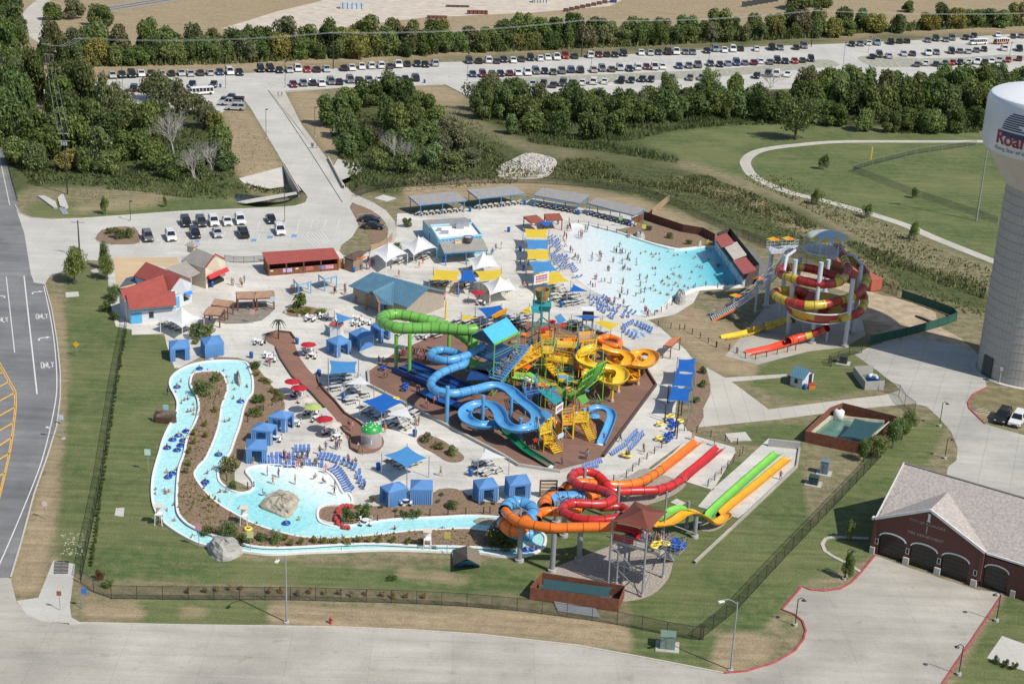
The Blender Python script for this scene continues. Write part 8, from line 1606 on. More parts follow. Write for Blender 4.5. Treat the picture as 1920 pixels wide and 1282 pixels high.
e=empty('pipe_stack',W(8,1310,855),0,'bundle of grey pipes lying beside the pit fence','pipes'); b=MB()
for i in range(6): b.cyl(W(8,1190+i*4,825+i*9,.13),W(8,1420+i*5,862+i*9,.13),.13,n=8)
obj_mesh('pipe',b,mGreyM,e)
def sign(label,k,x,y,h,shape,rgb,w=.7,dx=0):
    p=W(k,x,y); e=empty('road_sign',p,0,label,'sign'); MB().cyl((0,0,0),(0,0,h),.04,n=6).build('post',mPole,e); m_=mat('sign_%.2f_%.2f'%rgb[:2],rgb,r=.5); b=MB()
    if shape=='disc': b.cyl((0,-.05,h),(0,-.02,h),w/2,n=16)
    elif shape=='diamond': b.box((0,-.05,h-.1),(.02,.02,.02)); b.add([(0,-.06,h-w*.7),(w*.7,-.06,h),(0,-.06,h+w*.7),(-w*.7,-.06,h)],[(0,1,2,3)])
    else: b.box((dx,-.05,h-w*.6),(w*1.1,.04,w*1.2))
    b.build('plate',m_,e)
sign('yellow pedestrian warning sign with a plate on the left verge',4,430,708,2.1,'diamond',(.65,.38,.02),.8); sign('round white sign with red ring on the dry verge',7,255,362,2.3,'disc',(.62,.5,.5),.75); sign('slim brown backed sign on the drainage apron',7,337,870,2.3,'square',(.28,.09,.05),.5); sign('blue topped white marker sign at the fence corner',7,462,860,2.4,'square',(.04,.15,.5),.6,.3); sign('small pale blue sign at the left road edge',4,345,1090,1.2,'square',(.45,.6,.7),.6)
for k,x,y,h,rgb,l in [(7,830,95,3.,(.45,.62,.55),'pale green banner sign left of the river'),(7,1113,520,3.,(.5,.25,.3),'red and purple banner at the river bend'),(7,1400,540,2.4,(.55,.55,.25),'yellow green painted banner on the river island'),(4,930,1070,2.2,(.3,.5,.5),'teal banner on the thatched pump house'),(8,590,560,2.8,(.5,.42,.1),'slim yellow banner on the river island'),('h',1475,380,2.2,(.6,.55,.1),'yellow sail banner on the wave pool bank'),('h',1215,270,2.,(.3,.42,.2),'green banner at the corner of the last pavilion'),(4,1525,460,2.4,(.45,.6,.25),'green painted banner by the wet paving'),(4,1412,525,2.2,(.5,.3,.25),'striped banner in front of the wet paving')]: sign(l,k,x,y,h,'square',rgb,.75)
def bin_(k,x,y,l): p=W(k,x,y,.02); e=empty('bin',p,0,l,'bin','blue litter bins'); MB().lathe([(.28,0),(.34,.8),(.36,.85),(.34,.9)],n=12).build('body',mat('bin_blue',(.015,.12,.42),r=.5),e,smooth=True); MB().lathe([(.36,.9),(.3,1.05),(.1,1.15)],n=12).build('lid',MATS['bin_blue'],e,smooth=True)
for k,x,y,l in [('i',845,340,'blue bin between the first two pavilions'),('i',1458,265,'blue bin between the second and third pavilions'),('i',1280,568,'blue bin alone left of the yellow sail row'),('i',550,912,'blue bin in front of the snack canopy'),('i',712,1272,'blue bin below the narrow blue sail'),('i',1412,780,'blue bin beside the second sail of the row'),('i',1450,1005,'blue bin beside the fourth sail of the row'),('o',740,362,'blue bin among the picnic tables'),('o',1692,838,'blue bin near the deck corner with people'),('o',1205,1282,'blue bin under the blue sail by the bed'),('c',613,1148,'blue bin beside the grey picnic benches'),('k',1095,420,'blue bin by the kiosk queue'),('n',245,925,'blue bin beside the splash path wall'),('h',745,135,'blue bin right of the third pavilion'),('h',1318,255,'blue bin at the corner of the last pavilion'),(4,1185,322,'blue bin before the gift shop'),(4,1660,640,'blue bin beside the upper splash pad'),(4,1405,718,'blue bin at the river bed top corner'),('b',550,215,'blue bin among the white picnic tables'),(1,1232,490,'blue bin by the far car park shuttle'),(2,465,465,'blue bin at the end of the middle row')]:
    bin_(k,x,y,l)
p=W('o',1112,950); e=empty('mushroom_fountain',p,0,'green spotted mushroom fountain dripping water','fountain'); MB().cyl((0,0,0),(0,0,2.4),.13,n=10).build('stem',mWhite,e); MB().lathe([(1.55,2.35),(1.45,2.8),(1.0,3.2),(.4,3.42),(.01,3.45)],n=24,cap=False).build('cap',fibre('mushroom_green',(.03,.33,.06)),e,smooth=True)
b=MB()
for i in range(16): a=i*2.4; r_=.5+.9*((i*7)%10)/10; z=3.47-.27*r_**2 if r_<1 else 3.2-.9*(r_-1); b.lathe([(.13,-.02),(.01,.08)],c=(r_*math.cos(a),r_*math.sin(a),z),n=7,cap=False)
b.build('white_spots',mWhite,e); wv=bpy.data.materials.new('falling_water'); wv.use_nodes=True; n_=wv.node_tree; t_=n_.nodes.new('ShaderNodeBsdfTransparent'); mx=n_.nodes.new('ShaderNodeMixShader'); mx.inputs[0].default_value=.3; n_.links.new(t_.outputs[0],mx.inputs[1]); n_.links.new(n_.nodes['Principled BSDF'].outputs[0],mx.inputs[2]); n_.links.new(mx.outputs[0],n_.nodes['Material Output'].inputs[0]); MB().lathe([(1.52,2.4),(1.56,.05)],n=28,cap=False).build('water_curtain',wv,e)
e=empty('shelter_rack',W('e',645,430),0,'tall dark framed timber rack beside the last cabana','rack'); b=MB()
for x in(550,735): b.box(W('e',x,430),(.2,.2,2.6))
b.bar(U('e',550,430,2.5),U('e',735,430,2.5),.2); obj_mesh('frame',b,mWoodD,e); b=MB()
for i in range(4): b.bar(U('e',560,430,.5+.5*i),U('e',725,430,.5+.5*i),.08,.34)
obj_mesh('slat',b,mWoodP,e)
for k,x,y,sx,sy,sz,rgb,l in [(2,60,50,9,2.6,2.4,(.45,.52,.58),'white and blue tank trailer at the top left'),(2,535,103,7.5,2,.9,(.16,.06,.045),'rust red steel stack below the gravel yard'),(2,760,80,8,1.6,1.4,(.17,.06,.045),'red steel racks in the gravel yard'),(2,650,40,9,2.4,.6,(.11,.06,.045),'brown steel bars lying in the gravel yard'),(2,1110,15,6,3,2,(.5,.5,.5),'pale container at the top centre'),(2,1520,15,2.4,2.4,2.4,(.06,.14,.3),'blue portable cabin at the top edge')]:
    p=W(k,x,y); e=empty('yard_stock',p,.15,l,'stock'); m_=mat('stock_%.2f%.2f'%rgb[:2],rgb,r=.6,var=.3,scale=.8); MB().box((0,0,0),(sx,sy,sz)).build('body',m_,e); b=MB()
    for i in range(5): b.box((-sx/2+sx*(i+.5)/5,-sy/2-.08,0),(.15,.15,sz+.1))
    b.build('stake',mTrim,e)
for i in range(8): p=W(2,1255+i*31,66-i*6.5); e=empty('stacked_panel',p,.2,f'dark wood block in the row by the top lane, {ordinal(i+1)} from left','panel','dark blocks by the top lane'); MB().box((0,0,0),(2.,1.2,1.3),top=(.9,.8)).build('body',mWoodD,e)
for i in range(7): p=W(3,345+i*29,40-i*5); e=empty('fence_panel',p,.2,f'dark panel standing at the top field edge, {ordinal(i+1)} from left','panel','dark panels at the field edge'); MB().box((0,0,0),(2.2,.5,2.2)).build('body',mat('dark_panel',(.05,.055,.055),r=.7),e)
mSkin=mat('skin',(.42,.24,.16),r=.6,var=.1); mSkin2=mat('skin_tan',(.25,.135,.085),r=.6,var=.1); mHair=mat('hair_dark',(.025,.018,.014),r=.7); mWear=mat('swimwear',None,r=.8,var=.1)
def figure(name,J,E,skin,shirt):
    me=bpy.data.meshes.new(name); ks=list(J); me.from_pydata([J[k][:3] for k in ks],[(ks.index(a),ks.index(b)) for a,b in E],[])
    o=bpy.data.objects.new(name,me); COL.objects.link(o); sk=o.modifiers.new('s','SKIN'); sk.use_smooth_shade=True
    for i,k in enumerate(ks): v=me.skin_vertices[0].data[i]; v.radius=(J[k][3],J[k][3]*(.72 if k in('chest','hips','belly') else 1)); v.use_root=(k=='hips')
    o.modifiers.new('u','SUBSURF').levels=1
    dg=bpy.context.evaluated_depsgraph_get(); m2=bpy.data.meshes.new_from_object(o.evaluated_get(dg)); bpy.data.objects.remove(o); bpy.data.meshes.remove(me); m2.name=name
    m2.materials.clear()
    for m_ in(skin,mWear,mHair): m2.materials.append(m_)
    wear={'hips','knee_top_l','knee_top_r'}|({'chest','belly'} if shirt else set())
    for p in m2.polygons:
        c=p.center; k=min(ks,key=lambda k:(Vector(J[k][:3])-c).length)
        hd=Vector(J['head'][:3]); p.material_index=2 if (k in('head','crown') and (c.z>hd.z+.03 or c.y>hd.y+.05)) else 1 if k in wear else 0; p.use_smooth=True
    return m2
def pose(kind):
    J=dict(hips=(0,0,.92,.15),belly=(0,0,1.1,.14),chest=(0,0,1.3,.165),neck=(0,0,1.47,.06),head=(0,-.02,1.6,.095),crown=(0,-.01,1.7,.075))
    for s,n in((-1,'l'),(1,'r')):
        J['knee_top_'+n]=(s*.1,0,.75,.095); J['knee_'+n]=(s*.11,-.01,.48,.065); J['ankle_'+n]=(s*.12,.02,.08,.042); J['toe_'+n]=(s*.13,-.14,.04,.04)
        J['shoulder_'+n]=(s*.19,0,1.38,.06); J['elbow_'+n]=(s*.27,.03,1.1,.045); J['wrist_'+n]=(s*.28,-.06,.87,.033); J['hand_'+n]=(s*.27,-.09,.77,.035)
    def mv(n,**k): 
        for a,v in k.items(): J[a+'_'+n]=v+(J[a+'_'+n][3],)
    if kind=='walk': mv('l',knee_top=(-.1,-.1,.76),knee=(-.1,-.2,.5),ankle=(-.11,-.22,.1),toe=(-.11,-.37,.06),elbow=(-.27,.16,1.14),wrist=(-.26,.22,.9),hand=(-.26,.2,.8)); mv('r',knee=(.1,.08,.48),ankle=(.11,.3,.12),toe=(.11,.2,.04),elbow=(.27,-.12,1.12),wrist=(.24,-.3,.95),hand=(.23,-.38,.92))
    if kind=='arms': mv('l',elbow=(-.42,-.1,1.3),wrist=(-.6,-.2,1.45),hand=(-.66,-.22,1.53)); mv('r',elbow=(.42,-.05,1.28),wrist=(.62,-.12,1.2),hand=(.7,-.14,1.18))
    if kind=='sit':
        for k in list(J): x,y,z,r_=J[k]; J[k]=(x,y+(.0 if z>.9 else 0),z-.45,r_)
        for s,n in((-1,'l'),(1,'r')): mv(n,knee_top=(s*.12,-.25,.5),knee=(s*.14,-.48,.5),ankle=(s*.14,-.5,.1),toe=(s*.14,-.64,.06),elbow=(s*.28,-.05,.65),wrist=(s*.22,-.28,.6),hand=(s*.18,-.36,.58))
    if kind=='lie':
        for k in list(J): x,y,z,r_=J[k]; J[k]=(x,.9-z,.16+ (.12 if z>1.2 else 0)+.18*max(0,z-1.0),r_)
    E=[('hips','belly'),('belly','chest'),('chest','neck'),('neck','head'),('head','crown')]
    for n in 'lr': E+=[('hips','knee_top_'+n),('knee_top_'+n,'knee_'+n),('knee_'+n,'ankle_'+n),('ankle_'+n,'toe_'+n),('chest','shoulder_'+n),('shoulder_'+n,'elbow_'+n),('elbow_'+n,'wrist_'+n),('wrist_'+n,'hand_'+n)]
    return J,E
PM={}
for i,kd in enumerate(('stand','walk','arms','sit','lie')):
    J,E=pose(kd); PM[kd]=[figure('person',J,E,sk,sh) for sk,sh in((mSkin,True),(mSkin2,False),(mSkin,False),(mSkin2,True))]
WC={'red':(.45,.03,.04),'blue':(.03,.12,.42),'black':(.015,.015,.018),'white':(.7,.7,.68),'green':(.08,.28,.1),'pink':(.6,.16,.28),'orange':(.65,.2,.04),'teal':(.03,.28,.3),'purple':(.2,.08,.3),'navy':(.02,.035,.12)}
PEO=[]
PT={'stand':'standing','walk':'walking','arms':'with arms out','sit':'sitting','lie':'lying'}
def people(where,group,pts,poses,z=.03,sink=0.,short=None):
    pts=sorted(pts); used={}; out=[]
    for x,y in pts: pz=R.choice(poses); cn=R.choice(list(WC)); out.append((x,y,pz,cn)); used[(pz,cn)]=used.get((pz,cn),0)+1
    cnt={}
    for x,y,pz,cn in out:
        k=(pz,cn); cnt[k]=cnt.get(k,0)+1; p=P(x,y,z); s=R.choice((1,1,.96,.78,1.02)); o=bpy.data.objects.new('person',R.choice(PM[pz])); link(o); o.location=(p.x,p.y,z-sink*s); o.rotation_euler=(0,0,R.uniform(0,6.28)); s*=.92; o.scale=(s,s,s); o.color=(*WC[cn],1)
        o['cn']=cn; PEO.append(o); tag(o,f"person in {cn} {PT[pz]} {where}"+(f", {ordinal(cnt[k])} such from left" if used[k]>1 else ''),'person',group)
people('on the white wave pool beach','people on the wave pool beach',q('h',620,320,645,300,655,325,745,390,770,375,785,400,770,410,820,325,845,335,590,385,610,415,575,430,600,500,590,490,655,560,680,570,710,640,740,655,765,685,700,640),['stand','sit','sit','walk'])
people('in the shallow wave pool','bathers in the shallow wave pool',q('h',900,600,897,655,985,595,1000,620,975,655,990,660,1075,765,1090,770,1210,500,1145,555,1170,565,1215,575,1235,575,1275,570,930,858,948,865,1000,895,1040,890,1110,905,880,925,905,948,935,948,1250,890,1245,918,1230,1005,1232,1020,1297,1035,1210,1080,1390,1055,1445,1025,1490,1010,1480,1122,1490,1225,1430,872,1135,672,1235,688,1265,745,1245,765,1440,945,1300,640),['stand','walk','arms'],.05,.32)
people('in the deeper wave pool','bathers in the deeper wave pool',q('h',1310,585,1330,570,1445,575,1290,640,1320,650,1400,640,1400,670,1400,700,1300,755,1325,760,1580,745,1610,745,1565,585,1585,615,1615,585,1655,580,1660,645,1755,555,1820,602,1860,592,1790,755,1885,725,1830,735,1435,825,1520,835,1510,855,1610,815,1745,845,1805,805,1820,815,1770,865,1880,835,1895,850,1510,895,1590,940,1690,885,1675,900,1710,925,1760,935,1825,930,1865,945,1840,912,1555,975,1610,995,1665,1025,1800,988,1880,995,1765,1038,1740,1042,1500,560)+q(6,65,165,70,158,80,213,95,215,145,173,155,123,40,278,185,210,235,300,30,332,10,322,60,325,20,133,110,218,195,208,205,203,130,303,50,243,180,258,100,270),['stand','arms','stand'],.06,.95)
people('at the wave pool waterline','people at the wave pool waterline',q('h',1070,1122,1100,1132,1150,1135,1185,1195,1250,1165,1285,1175,1505,1245,1530,1262,1550,1275,1520,1290,1070,1105,1120,1140),['sit','stand','walk','lie'])
people('in the lazy river','bathers in the lazy river',q(4,1085,802,1090,818,1160,797,1130,812,1012,852,980,912,1030,957,1050,952,1015,972,1080,982,1050,1022,1067,1017,1085,1012,1082,1037,1265,832,1270,857,1300,860,1380,882,1310,897,1305,947,1255,1077,1282,1070,1250,792)+q(7,930,102,985,87,870,197,868,222,920,207,945,212,925,222,935,314,970,284,975,372,1075,464,1160,107,1195,82,1230,212,1262,212,1340,302,1222,267,1670,367,1190,242,318+1590,535)+q(8,298,418),['stand','arms'],.13,.95)
people('in the kid pool','bathers in the kid pool',q(7,1495,118,1557,128,1528,165,1650,165,1468,230,1762,143,1805,165,1873,180,1820,105,1690,75,1660,78,1600,70,1870,225),['stand','walk','sit'],.14,.05)
people('on the entry plaza','people on the entry plaza',q(4,1295,312,1304,316,1345,312,1352,325,1366,300,1632,358,1876,358,1500,760,1508,768,1660,355)+q(5,20,362,78,410)+q('k',890,655,880,670,998,630,1008,680,1115,750,1210,720,408,640,395,650,1515,400,1605,475),['stand','walk'])
people('in the queue by the kiosk','people queueing by the kiosk',q('k',1150,375,1165,370,1180,390,1195,378,1190,400,1245,385,1255,395,1265,375,1275,390,1300,340,1310,350,1320,345,1260,320,1330,330),['stand'])
people('around the snack building','people around the snack building',q('i',240,925,275,975,315,925,1135,775,1195,760,1085,830,1100,825,780,880,800,870,830,850,1455,1200,1490,1200,1410,930,1500,950,1480,940,1590,500,1650,510,1740,500,1830,490)+q('m',1015,1060,1030,1040,870,1020,700,1040,655,790,650,820),['stand','walk'])
people('on the brown deck edge','people queueing on the brown deck',q('a',385,640,400,650,420,645,350,680,345,660,500,640,515,620,530,645,545,630,560,640,575,625,600,655,610,680,630,660,650,690,670,700,590,690,560,680,640,720,685,710,410,620,440,640,120,735,170,740,180,895,215,885,745,1180,785,1180,650,1215,670,1240,575,1060,550,1050),['stand','stand','walk'])
people('near the mushroom fountain','people near the mushroom fountain',q('p',1245,358,1283,390,1100,590,1120,600,1150,585,995,610,930,655,1350,620,1360,635,1400,655,1645,415,1415,1030)+q('o',1625,665,1700,690,1722,700,1745,690,1755,640),['stand','walk'])
people('by the run-out pads','people by the run-out pads',q('d',840,955,825,970,565,1020,1475,880,1480,910,1285,955,1310,955,215,700,600,720,1215,770,850,960)+q('c',275,1150,1640,1020)+q('f',1310,150,1550,215)+q(9,545,140),['stand','walk'])
people('on the start tower deck','people on the start tower deck',[ (x,y) for x,y in q('g',850,560,870,575,930,585,960,590,985,575,1010,580,1035,590,1060,600,1090,600,1120,595,1150,580,1000,610,1040,620,960,560,1180,570)],['stand'],6.12)
people('climbing the blue tower stair','people on the tower stair',[(936+i*5.2,705-i*6.4) for i in range(9)],['stand'],4.9)
people('on the play structure','people on the play structure',q('b',420,500,480,520,360,560,890,560,910,580,880,540,950,600,250,1130,210,1150,270,1180,820,530,790,510)+q('d',720,490,850,460,760,430,590,700,1030,760),['stand','arms'],3.)
people('resting by the loungers','people among the kid pool loungers',q('p',540,700,560,715,600,700,690,700,700,730,740,700,800,690,750,720,905,770,880,765,690,790,730,795,1240,750,1290,780,1320,760,150,745,200,755,650,300,610,310),['sit','stand'])
people('on the lawn by the lifeguard chair','lifeguards',q(7,890,390,905,385)+q(4,938,925),['sit','stand'])
people('on the bridge walkway','people on the bridge walkway',q(1,1555,535,1575,540,1742,830,1750,830,1772,830),['walk','stand'])
PEO.sort(key=lambda o:o.location.y); b=MB(); cm=[mSkin,mSkin2,mHair]+[mat('crowd_'+k,v,r=.8) for k,v in WC.items()]
for o in PEO: o['i']=1
for o in PEO[298:]:
    me=o.data; mw=Matrix.LocRotScale(o.location,o.rotation_euler,o.scale); n=len(b.v); b.v+=[tuple(mw@v.co) for v in me.vertices]; sk_=0 if me.materials[0]==mSkin else 1
    for p in me.polygons: b.f.append([n+i for i in p.vertices]); b.mi.append((sk_,3+list(WC).index(o['cn']),2)[p.material_index])
for o in PEO[298:]: bpy.data.objects.remove(o)
for o in PEO[:298]:
    for k in('cn','i'): del o[k]
b.build('crowd',cm,local=False,smooth=True,kind='stuff')
def mesh_of(name,parts):
    o,ms_=join(parts); me=bpy.data.meshes.new(name); me.from_pydata(o.v,[],o.f)
    for m_ in ms_: me.materials.append(m_)
    me.polygons.foreach_set('material_index',o.mi); me.update(); return me
def many(name,me,cat,group,fmt,pts,rz,z=.03,s=1.,jit_=.06):
    for i,(x,y) in enumerate(pts):
        p=P(x,y,z); o=bpy.data.objects.new(name,me); link(o); o.location=p; o.scale=(s,s,s); o.rotation_euler=(0,0,(rz(x,y,i) if callable(rz) else rz)+R.uniform(-jit_,jit_)); tag(o,fmt.format(ordinal(i+1)) if len(pts)>1 else fmt.replace(', {}',''),cat,group)
mSling=mat('sling_blue',(.085,.17,.40),r=.7,var=.15,scale=3)
f=MB(); sl_=MB()
for sx in(-1,1):
    f.bar((sx*.33,-.95,.3),(sx*.33,.35,.3),.05); f.bar((sx*.33,.35,.3),(sx*.33,.95,.75),.05)
    for y in(-.8,.4): f.bar((sx*.33,y,.3),(sx*.33,y,0),.05)
plate(sl_,[(-.31,-.93,.31),(.31,-.93,.31),(.31,.35,.31),(-.31,.35,.31)],.03); plate(sl_,[(-.31,.36,.32),(.31,.36,.32),(.31,.95,.76),(-.31,.95,.76)],.03)
LM=mesh_of('lounger',[(f,mWhite),(sl_,mSling)])
def lounge(group,fmt,pts,dx,dy,s=.82): s=.68 if 'shore' in fmt else s; pts=[p for p in pts if R.random()>(.42 if 'shore' in fmt else 0)]; many('lounger',LM,'lounger',group,fmt,pts,lambda x,y,i:dirang(x,y,dx,dy)-math.pi/2,s=s,jit_=.35 if 'shore' in fmt else .08)
def along(pts,step,off=0):
    g_=resample(G(pts),step); return [proj(p) for p in g_]
g='blue loungers by the kid pool'
lounge(g,'blue lounger in the upper group of four, {} from left',q('p',668,610,715,608,760,606,808,604),0,-10); lounge(g,'blue lounger in the middle row by the kid pool, {} from left',q('p',400,695,455,690,500,690,545,695,590,698,640,695,690,700,740,700,790,690),0,-10)
lounge(g,'blue lounger in the front row by the kid pool, {} from left',q('p',300,755,375,750,410,757,460,765,497,767,560,778,600,780,640,778,755,768,820,772,880,775,950,778),0,-10); lounge(g,'blue lounger in the curved upper row, {} from left',q('p',930,690,970,692,1012,695,1045,702,1085,718,1125,728,1185,745,1235,762,1275,785,1310,808,1350,870,1350,900,1365,950,1395,985,1410,1010),5,-8); lounge(g,'blue lounger in the tight curved row at the pool edge, {} from left',along(q('p',1065,815,1120,850,1170,920,1210,1000,1255,1065),.72),8,-3)
g='blue loungers on the wave pool shore'
for j,(pts,st) in enumerate([(q('h',430,390,450,560,500,700,560,790),1.15),(q('h',470,400,490,560,540,700,600,780),1.15),(q('h',505,430,530,580,590,690,650,780,720,860),1.15),(q('h',550,550,620,650,690,750,760,840),1.1),(q('h',800,1015,900,1055,1000,1120,1100,1190,1230,1260,1330,1290),1.05),(q('h',830,1050,930,1100,1030,1170,1150,1240,1250,1290),1.05),(q('h',960,1030,1060,1090,1150,1150,1240,1200,1400,1260),1.),(q('h',880,1130,980,1200,1080,1260,1130,1300),.9)]): lounge(g,f'blue lounger in the {ordinal(j+1)} shore row of the wave pool, {{}} from top',along(pts,st),9 if j<4 else 5,-2 if j<4 else -8)
lounge('blue loungers round the coloured mat','blue lounger round the coloured mat, {} in order',q('b',1250,450,1275,440,1300,425,1325,410,1350,400,1400,415,1440,430,1470,445,1500,455,1530,470,1560,485,1260,490,1300,515,1340,540,1380,560),5,-8,.8)
b=MB(); cs=[mat('mat_teal',(.10,.38,.36),r=.7),mat('mat_pale',(.5,.52,.6),r=.7),mat('mat_purple',(.3,.26,.45),r=.7)]; a_,b_,c_,d_=[P(*q1('b',x,y),.05) for x,y in [(1290,490),(1440,575),(1570,510),(1400,440)]]
for i in range(6):
    for j in range(6):
        b.m=(i*2+j*j+i*j)%3; L=lambda s,t:a_.lerp(b_,s).lerp(d_.lerp(c_,s),t); b.quad(L(i/6,j/6),L((i+1)/6,j/6),L((i+1)/6,(j+1)/6),L(i/6,(j+1)/6))
b.build('patterned_mat',cs,local=False,label='teal and purple chequered mat on the deck corner',cat='mat')
g='small blue loungers by the deck'
for j,pts in enumerate([q('d',1300,770,1405,660),q('d',1330,850,1475,685),q('d',1125,910,1285,800),q('d',690,1095,1000,990),q('d',840,1085,960,1040),q('d',1380,770,1470,680)]): lounge(g,f'small blue white lounger in the {ordinal(j+1)} row by the deck, {{}} in it',along(pts,.62),-4,-8,.55)
t=MB(); tl=MB(); t.box((0,0,.7),(1.8,.75,.06)); 
for s in(-1,1): t.box((0,s*.72,.42),(1.8,.28,.05))
for x in(-.65,.65): tl.bar((x,-.75,0),(x,.25,.7),.07); tl.bar((x,.75,0),(x,-.25,.7),.07); tl.bar((x,-.72,.4),(x,.72,.4),.06)
TM=mesh_of('picnic_table',[(t,mat('table_pale',(.55,.54,.51),r=.6)),(tl,mTrim)])
def tables(group,fmt,pts,dx,dy,s=1.): many('picnic_table',TM,'table',group,fmt,pts,lambda x,y,i:dirang(x,y,dx,dy),s=s)
tables('picnic tables below the long cabana sail','pale picnic table below the cabana sail, {} in order',q('n',430,1005,440,1050,440,1095,590,1000,560,950,640,1060,670,1110,700,1145,790,1170,650,1215,620,1250,430,960,580,945),20,-3); tables('picnic tables under the big blue sail','picnic table under the blue sail by the deck, {} in order',q('o',1030,460,1100,500,1060,540,1170,560,1200,600,1320,570,1370,650,1480,610,1350,700,1520,690,1560,735,1600,520,1680,560,1460,680,1560,660,1410,600),20,-12)
tables('picnic tables under the blue sail by the bed','picnic table under the blue sail by the bed, {} in order',q('o',1400,1180,1480,1200,1560,1230,1640,1220,1700,1190,1500,1250),20,-8); tables('picnic tables beside the white triangular sail','grey picnic table by the white triangle, {} in order',q('c',690,1060,740,1040,800,1020,830,1100,900,1100,740,1130,790,1130),20,-10)
tables('white picnic tables above the play structure','white picnic table above the play structure, {} in order',q('h',500,975,560,990,510,1020,580,1030,640,1020,470,1060,560,1065,640,1060,720,1050,510,1100,600,1105,690,1095,760,1120,620,1150,700,1140,480,940,540,950)+q('b',700,400,640,420,690,440,740,430,1010,500,1040,520,60,330,120,340,180,330,100,380),20,-4)
tables('picnic tables under the white marquees','picnic table under a white marquee, {} in order',q('i',250,850,300,840,220,880,330,870,400,830,90,890,40,920,900,980,980,960,1060,950,1100,1250,1180,1240,1260,1230,450,1140,520,1130,600,1140,780,1140,840,1130,930,1040)+q('j',760,1020,830,1050,900,1070,960,1090),20,-8)
tables('picnic tables behind the roofed slide tower','picnic table behind the roofed slide tower, {} in order',q('a',1010,270,1060,250,1110,285,1160,260,1210,290,1100,240,1260,250,1300,300,1240,320,1650,270,1700,300,1620,240,1690,240,760,430,620,440)+q('m',700,1250,760,1270,1100,1255,1190,1265,1260,1270,1350,1250,600,790,690,800,330,760,230,760),20,-6)
for pp in PV:
    fl,fr,br,bl=W(pp[0],pp[1],pp[2],2.7),W(pp[0],pp[3],pp[4],2.7),W(pp[0],pp[5],pp[6],3.4),W(pp[0],pp[7],pp[8],3.4); pts=[]
    for i in range(8): p=fl.lerp(fr,(i+.5)/8).lerp(bl.lerp(br,(i+.5)/8),.2); pts.append(proj((p.x,p.y,0)))
    j=PV.index(pp); many('picnic_table',TM,'table','tables under the grey pavilions',f'pale table under the {ordinal(j+1)} grey pavilion, {{}} from left',pts,lambda x,y,i:dirang(x,y,4,-10))
rt=MB(); rc=MB(); rt.cyl((0,0,.7),(0,0,.75),.5,n=14); rc.cyl((0,0,0),(0,0,.7),.06,n=6)
for i in range(4):
    a=i*1.57+.4; x,y=math.cos(a)*.85,math.sin(a)*.85; rt.box((x,y,.4),(.42,.42,.05),rz=a); rt.box((x*1.22,y*1.22,.42),(.05,.42,.42),rz=a); rc.box((x,y,0),(.34,.34,.4),rz=a,top=(.9,.9))
RM=mesh_of('cafe_table',[(rt,mWhite),(rc,mTrim)])
UM=[('n',117,545,'red',0),('o',62,100,'red',0),('o',150,185,'red',0),('o',232,345,'white',0),('o',333,435,'green',0),('o',488,600,'red',0),('o',600,675,'white',0),('n',430,135,'white',0),('m',845,860,'red',0)]
cntu={}
for i,(k,x,y,c,_) in enumerate(UM):
    p=P(*q1(k,x,y),2.2); l={0:'red parasol alone beside the upper cabana',1:'red parasol topmost of the row along the splash path',2:'red parasol second in the row along the splash path',3:'pale parasol between red and green along the path',4:'lime green parasol along the splash path',5:'red parasol just above the lowest white one',6:'white parasol lowest of the row along the path',7:'pale pink parasol by the entry planting bed',8:'red parasol beside the white marquee tables'}[i]
    umbrella(l,p,2.1,1.35,[{'red':mUR,'white':mUW,'green':mUG}[c]],.03,'parasols'); 
many('cafe_table',RM,'table','round white tables with chairs','round white table with four chairs, {} in order',[proj((P(*q1(k,x,y),2.2).x+.6,P(*q1(k,x,y),2.2).y-.5,0)) for k,x,y,c,_ in UM]+q('n',110,625,115,675,150,250,300,235,690,320,810,305,700,260,1480,480)+q('o',130,300,330,530,580,790)+q(4,1445,640,1500,715,1515,735,1730,510)+q('p',660,330,450,500)+q(8,360,275,135,640-250),0.4)
def tubes(group,fmt,pts,m_,z,nm='swim_tube'):
    me=mesh_of('swim_tube',[(torus(.42,.17),m_)]); me.polygons.foreach_set('use_smooth',[True]*len(me.polygons)); many(nm,me,'tube',group,fmt,pts,0,z)
mTB=fibre('tube_blue',(.01,.07,.36)); mTY=fibre('tube_yellow',(.80,.62,.08))
RT=q(4,1115,777,990,880,1040,1127,998,1150,965,1174,1025,1177,1010,1205,935,1219,990,1232,1222,1257,1345,960)+q(7,960,105,940,124,1135,165,1148,152,1600,382)+q(8,565,420,1033,530,1073,528,880,372)
tubes('blue tubes in the river','blue tube in the lazy river, {} in order',RT,mTB,.25)
people('riding a blue tube in the river','people riding river tubes',RT[:-1],['sit'],.25,.42)
tubes('yellow tubes','yellow tube on the ground, {} in order',q(7,1387,413)+q('d',1660,560,1650,720,1265,905,1310,915,1760,490,1790,470,1890,530)+q('a',315,1120,1330,810,1430,800),mTY,.5)
tubes('blue tube stacks','blue double tube in the racks, {} in order',q('d',1780,520,1820,560,1800,590,1850,560,1745,690,1770,720,1740,740,1790,670)+q('a',415,1000,420,960,170,770),mTB,.6)
tubes('tubes on the tower racks','blue tube heaped on the tower rack, {} in order',q('g',1230,560,1245,580,1280,600,1310,590,1220,620,1300,620,1260,630),mTB,6.6); tubes('yellow tubes on the tower','yellow tube held on the tower deck, {} in order',q('g',1020,590,1090,580,1130,590,1000,620),mTY,6.8)
b=MB()
for i in range(40): t=i/39*3.6+1.2; p=P(*q1(8,62+58*math.cos(t)*1.0-30+ (0),345+62*math.sin(t)*-1),.35); b.lathe([(.02,0),(.3,.12),(.26,.4),(.02,.5)],c=(p.x+R.uniform(-.2,.2),p.y+R.uniform(-.2,.2),.1),n=7)
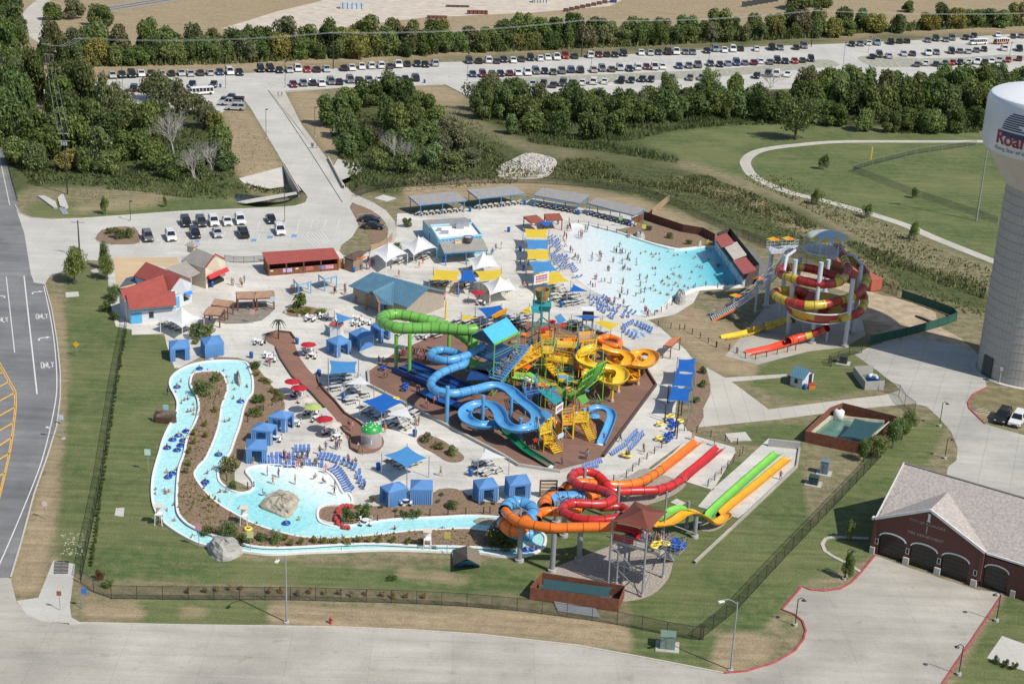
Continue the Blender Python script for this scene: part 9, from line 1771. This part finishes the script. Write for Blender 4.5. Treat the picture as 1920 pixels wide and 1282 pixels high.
b.build('red_flower_ring',mat('flower_red',(.42,.05,.05),r=.8,var=.4,scale=4),local=False,label='curved bank of red flower shapes at the kid pool corner',cat='flowers')
e=empty('drinks_booth',W('n',450,420),0,'small white drinks booth with red roof and blue rails','booth'); obj_mesh('wall',walls(MB(),[W('n',x,y,z) for x,y,z in [(375,320,2.2),(500,325,2.2),(540,280,2.2),(410,275,2.2)]]),mWall,e); obj_mesh('roof',plate(MB(),Ws('n',360,315,2.3,515,328,2.3,545,280,2.7,395,270,2.7),.12),mRedRoof,e); c=W('n',430,430); obj_mesh('counter',MB().box((c.x,c.y,.02),(2.2,.6,1.1),rz=-.2),mSkyB,e)
for k,x,y,l in [(7,890,390,'white lifeguard chair on the lawn at the river bend'),(7,1365,400,'white lifeguard chair on the island by the river'),(8,480,530,'white lifeguard chair at the lower river wall')]:
    p=W(k,x,y,.1); e=empty('lifeguard_chair',p,0,l,'chair')
    for sx in(-.4,.4):
        for sy in(-.4,.4): MB().bar((sx*1.2,sy*1.2,0),(sx,sy,1.5),.08).build('leg',mWhite,e)
    MB().box((0,0,1.5),(.9,.9,.1)).build('seat',mWhite,e); MB().box((0,.42,1.6),(.9,.08,.8)).build('backrest',mWhite,e); MB().box((0,0,2.7),(1.1,1.1,.05)).build('sunshade',mCream,e)
p=W(4,1557,612); e=empty('artificial_palm',p,0,'small artificial palm on the upper splash pad','palm'); MB().cyl((0,0,0),(0,0,3.2),.14,.1,n=8).build('trunk',mWoodD,e); b=MB()
for i in range(11):
    a=i*.571; pr=Vector((0,0,3.2))
    for j in range(1,5): c=Vector((math.cos(a)*.35*j,math.sin(a)*.35*j,3.2+.35*math.sin(j*.75)-.06*j*j)); b.bar(pr,c,.22 if j<4 else .1,.03); pr=c
b.build('frond',mat('palm_frond',(.03,.05,.02),r=.7),e)
for i,(x,y) in enumerate(q('d',1715,540,1745,330,1850,735,1862,500,1900,470,1830,700)): p=P(x,y); MB().cyl(p,p+Vector((0,0,3.0)),.1,n=8).build('rack_post',mat('post_brown',(.06,.04,.03)),local=False,label=f'brown timber post at the tube racks, {ordinal(i+1)} of six',cat='post',group='posts at the tube racks')
for k,x,y,l,s in [('m',455,800,'tall white surfboard standing by the tables',1.),('l',85,330,'pale surfboard at the deep corner of the wave pool',.8),('l',190,320,'yellow surfboard beside the pale one at the pool',.8)]:
    p=W(k,x,y); o=MB().lathe([(.02,0),(.3,.35),(.38,1.0),(.3,1.8),(.02,2.4)],n=14); o.v=[(x_,y_*.18,z) for x_,y_,z in o.v]; o.build('surfboard',mCream if 'yellow' not in l else mSY,loc=p,label=l,cat='surfboard').scale=(s,s,s)
p=W('m',365,1270); MB().cyl((0,0,0),(0,0,3.6),.2,.14,n=10).build('totem_post',[mSY],loc=p,label='yellow and dark totem post behind the green tube',cat='post')
p=W('m',1180,1200,3.2); o=MB().lathe([(.02,0),(.4,.5),(.5,1.5),(.4,2.5),(.02,3.2)],n=14); o.v=[(x_,y_*.15,z) for x_,y_,z in o.v]; o=o.build('orange_board',mSA,loc=(p.x-1.4,p.y,2.6),label='large amber surfboard hung beside the blue sail',cat='surfboard'); o.rotation_euler=(0,rad(62),.2)
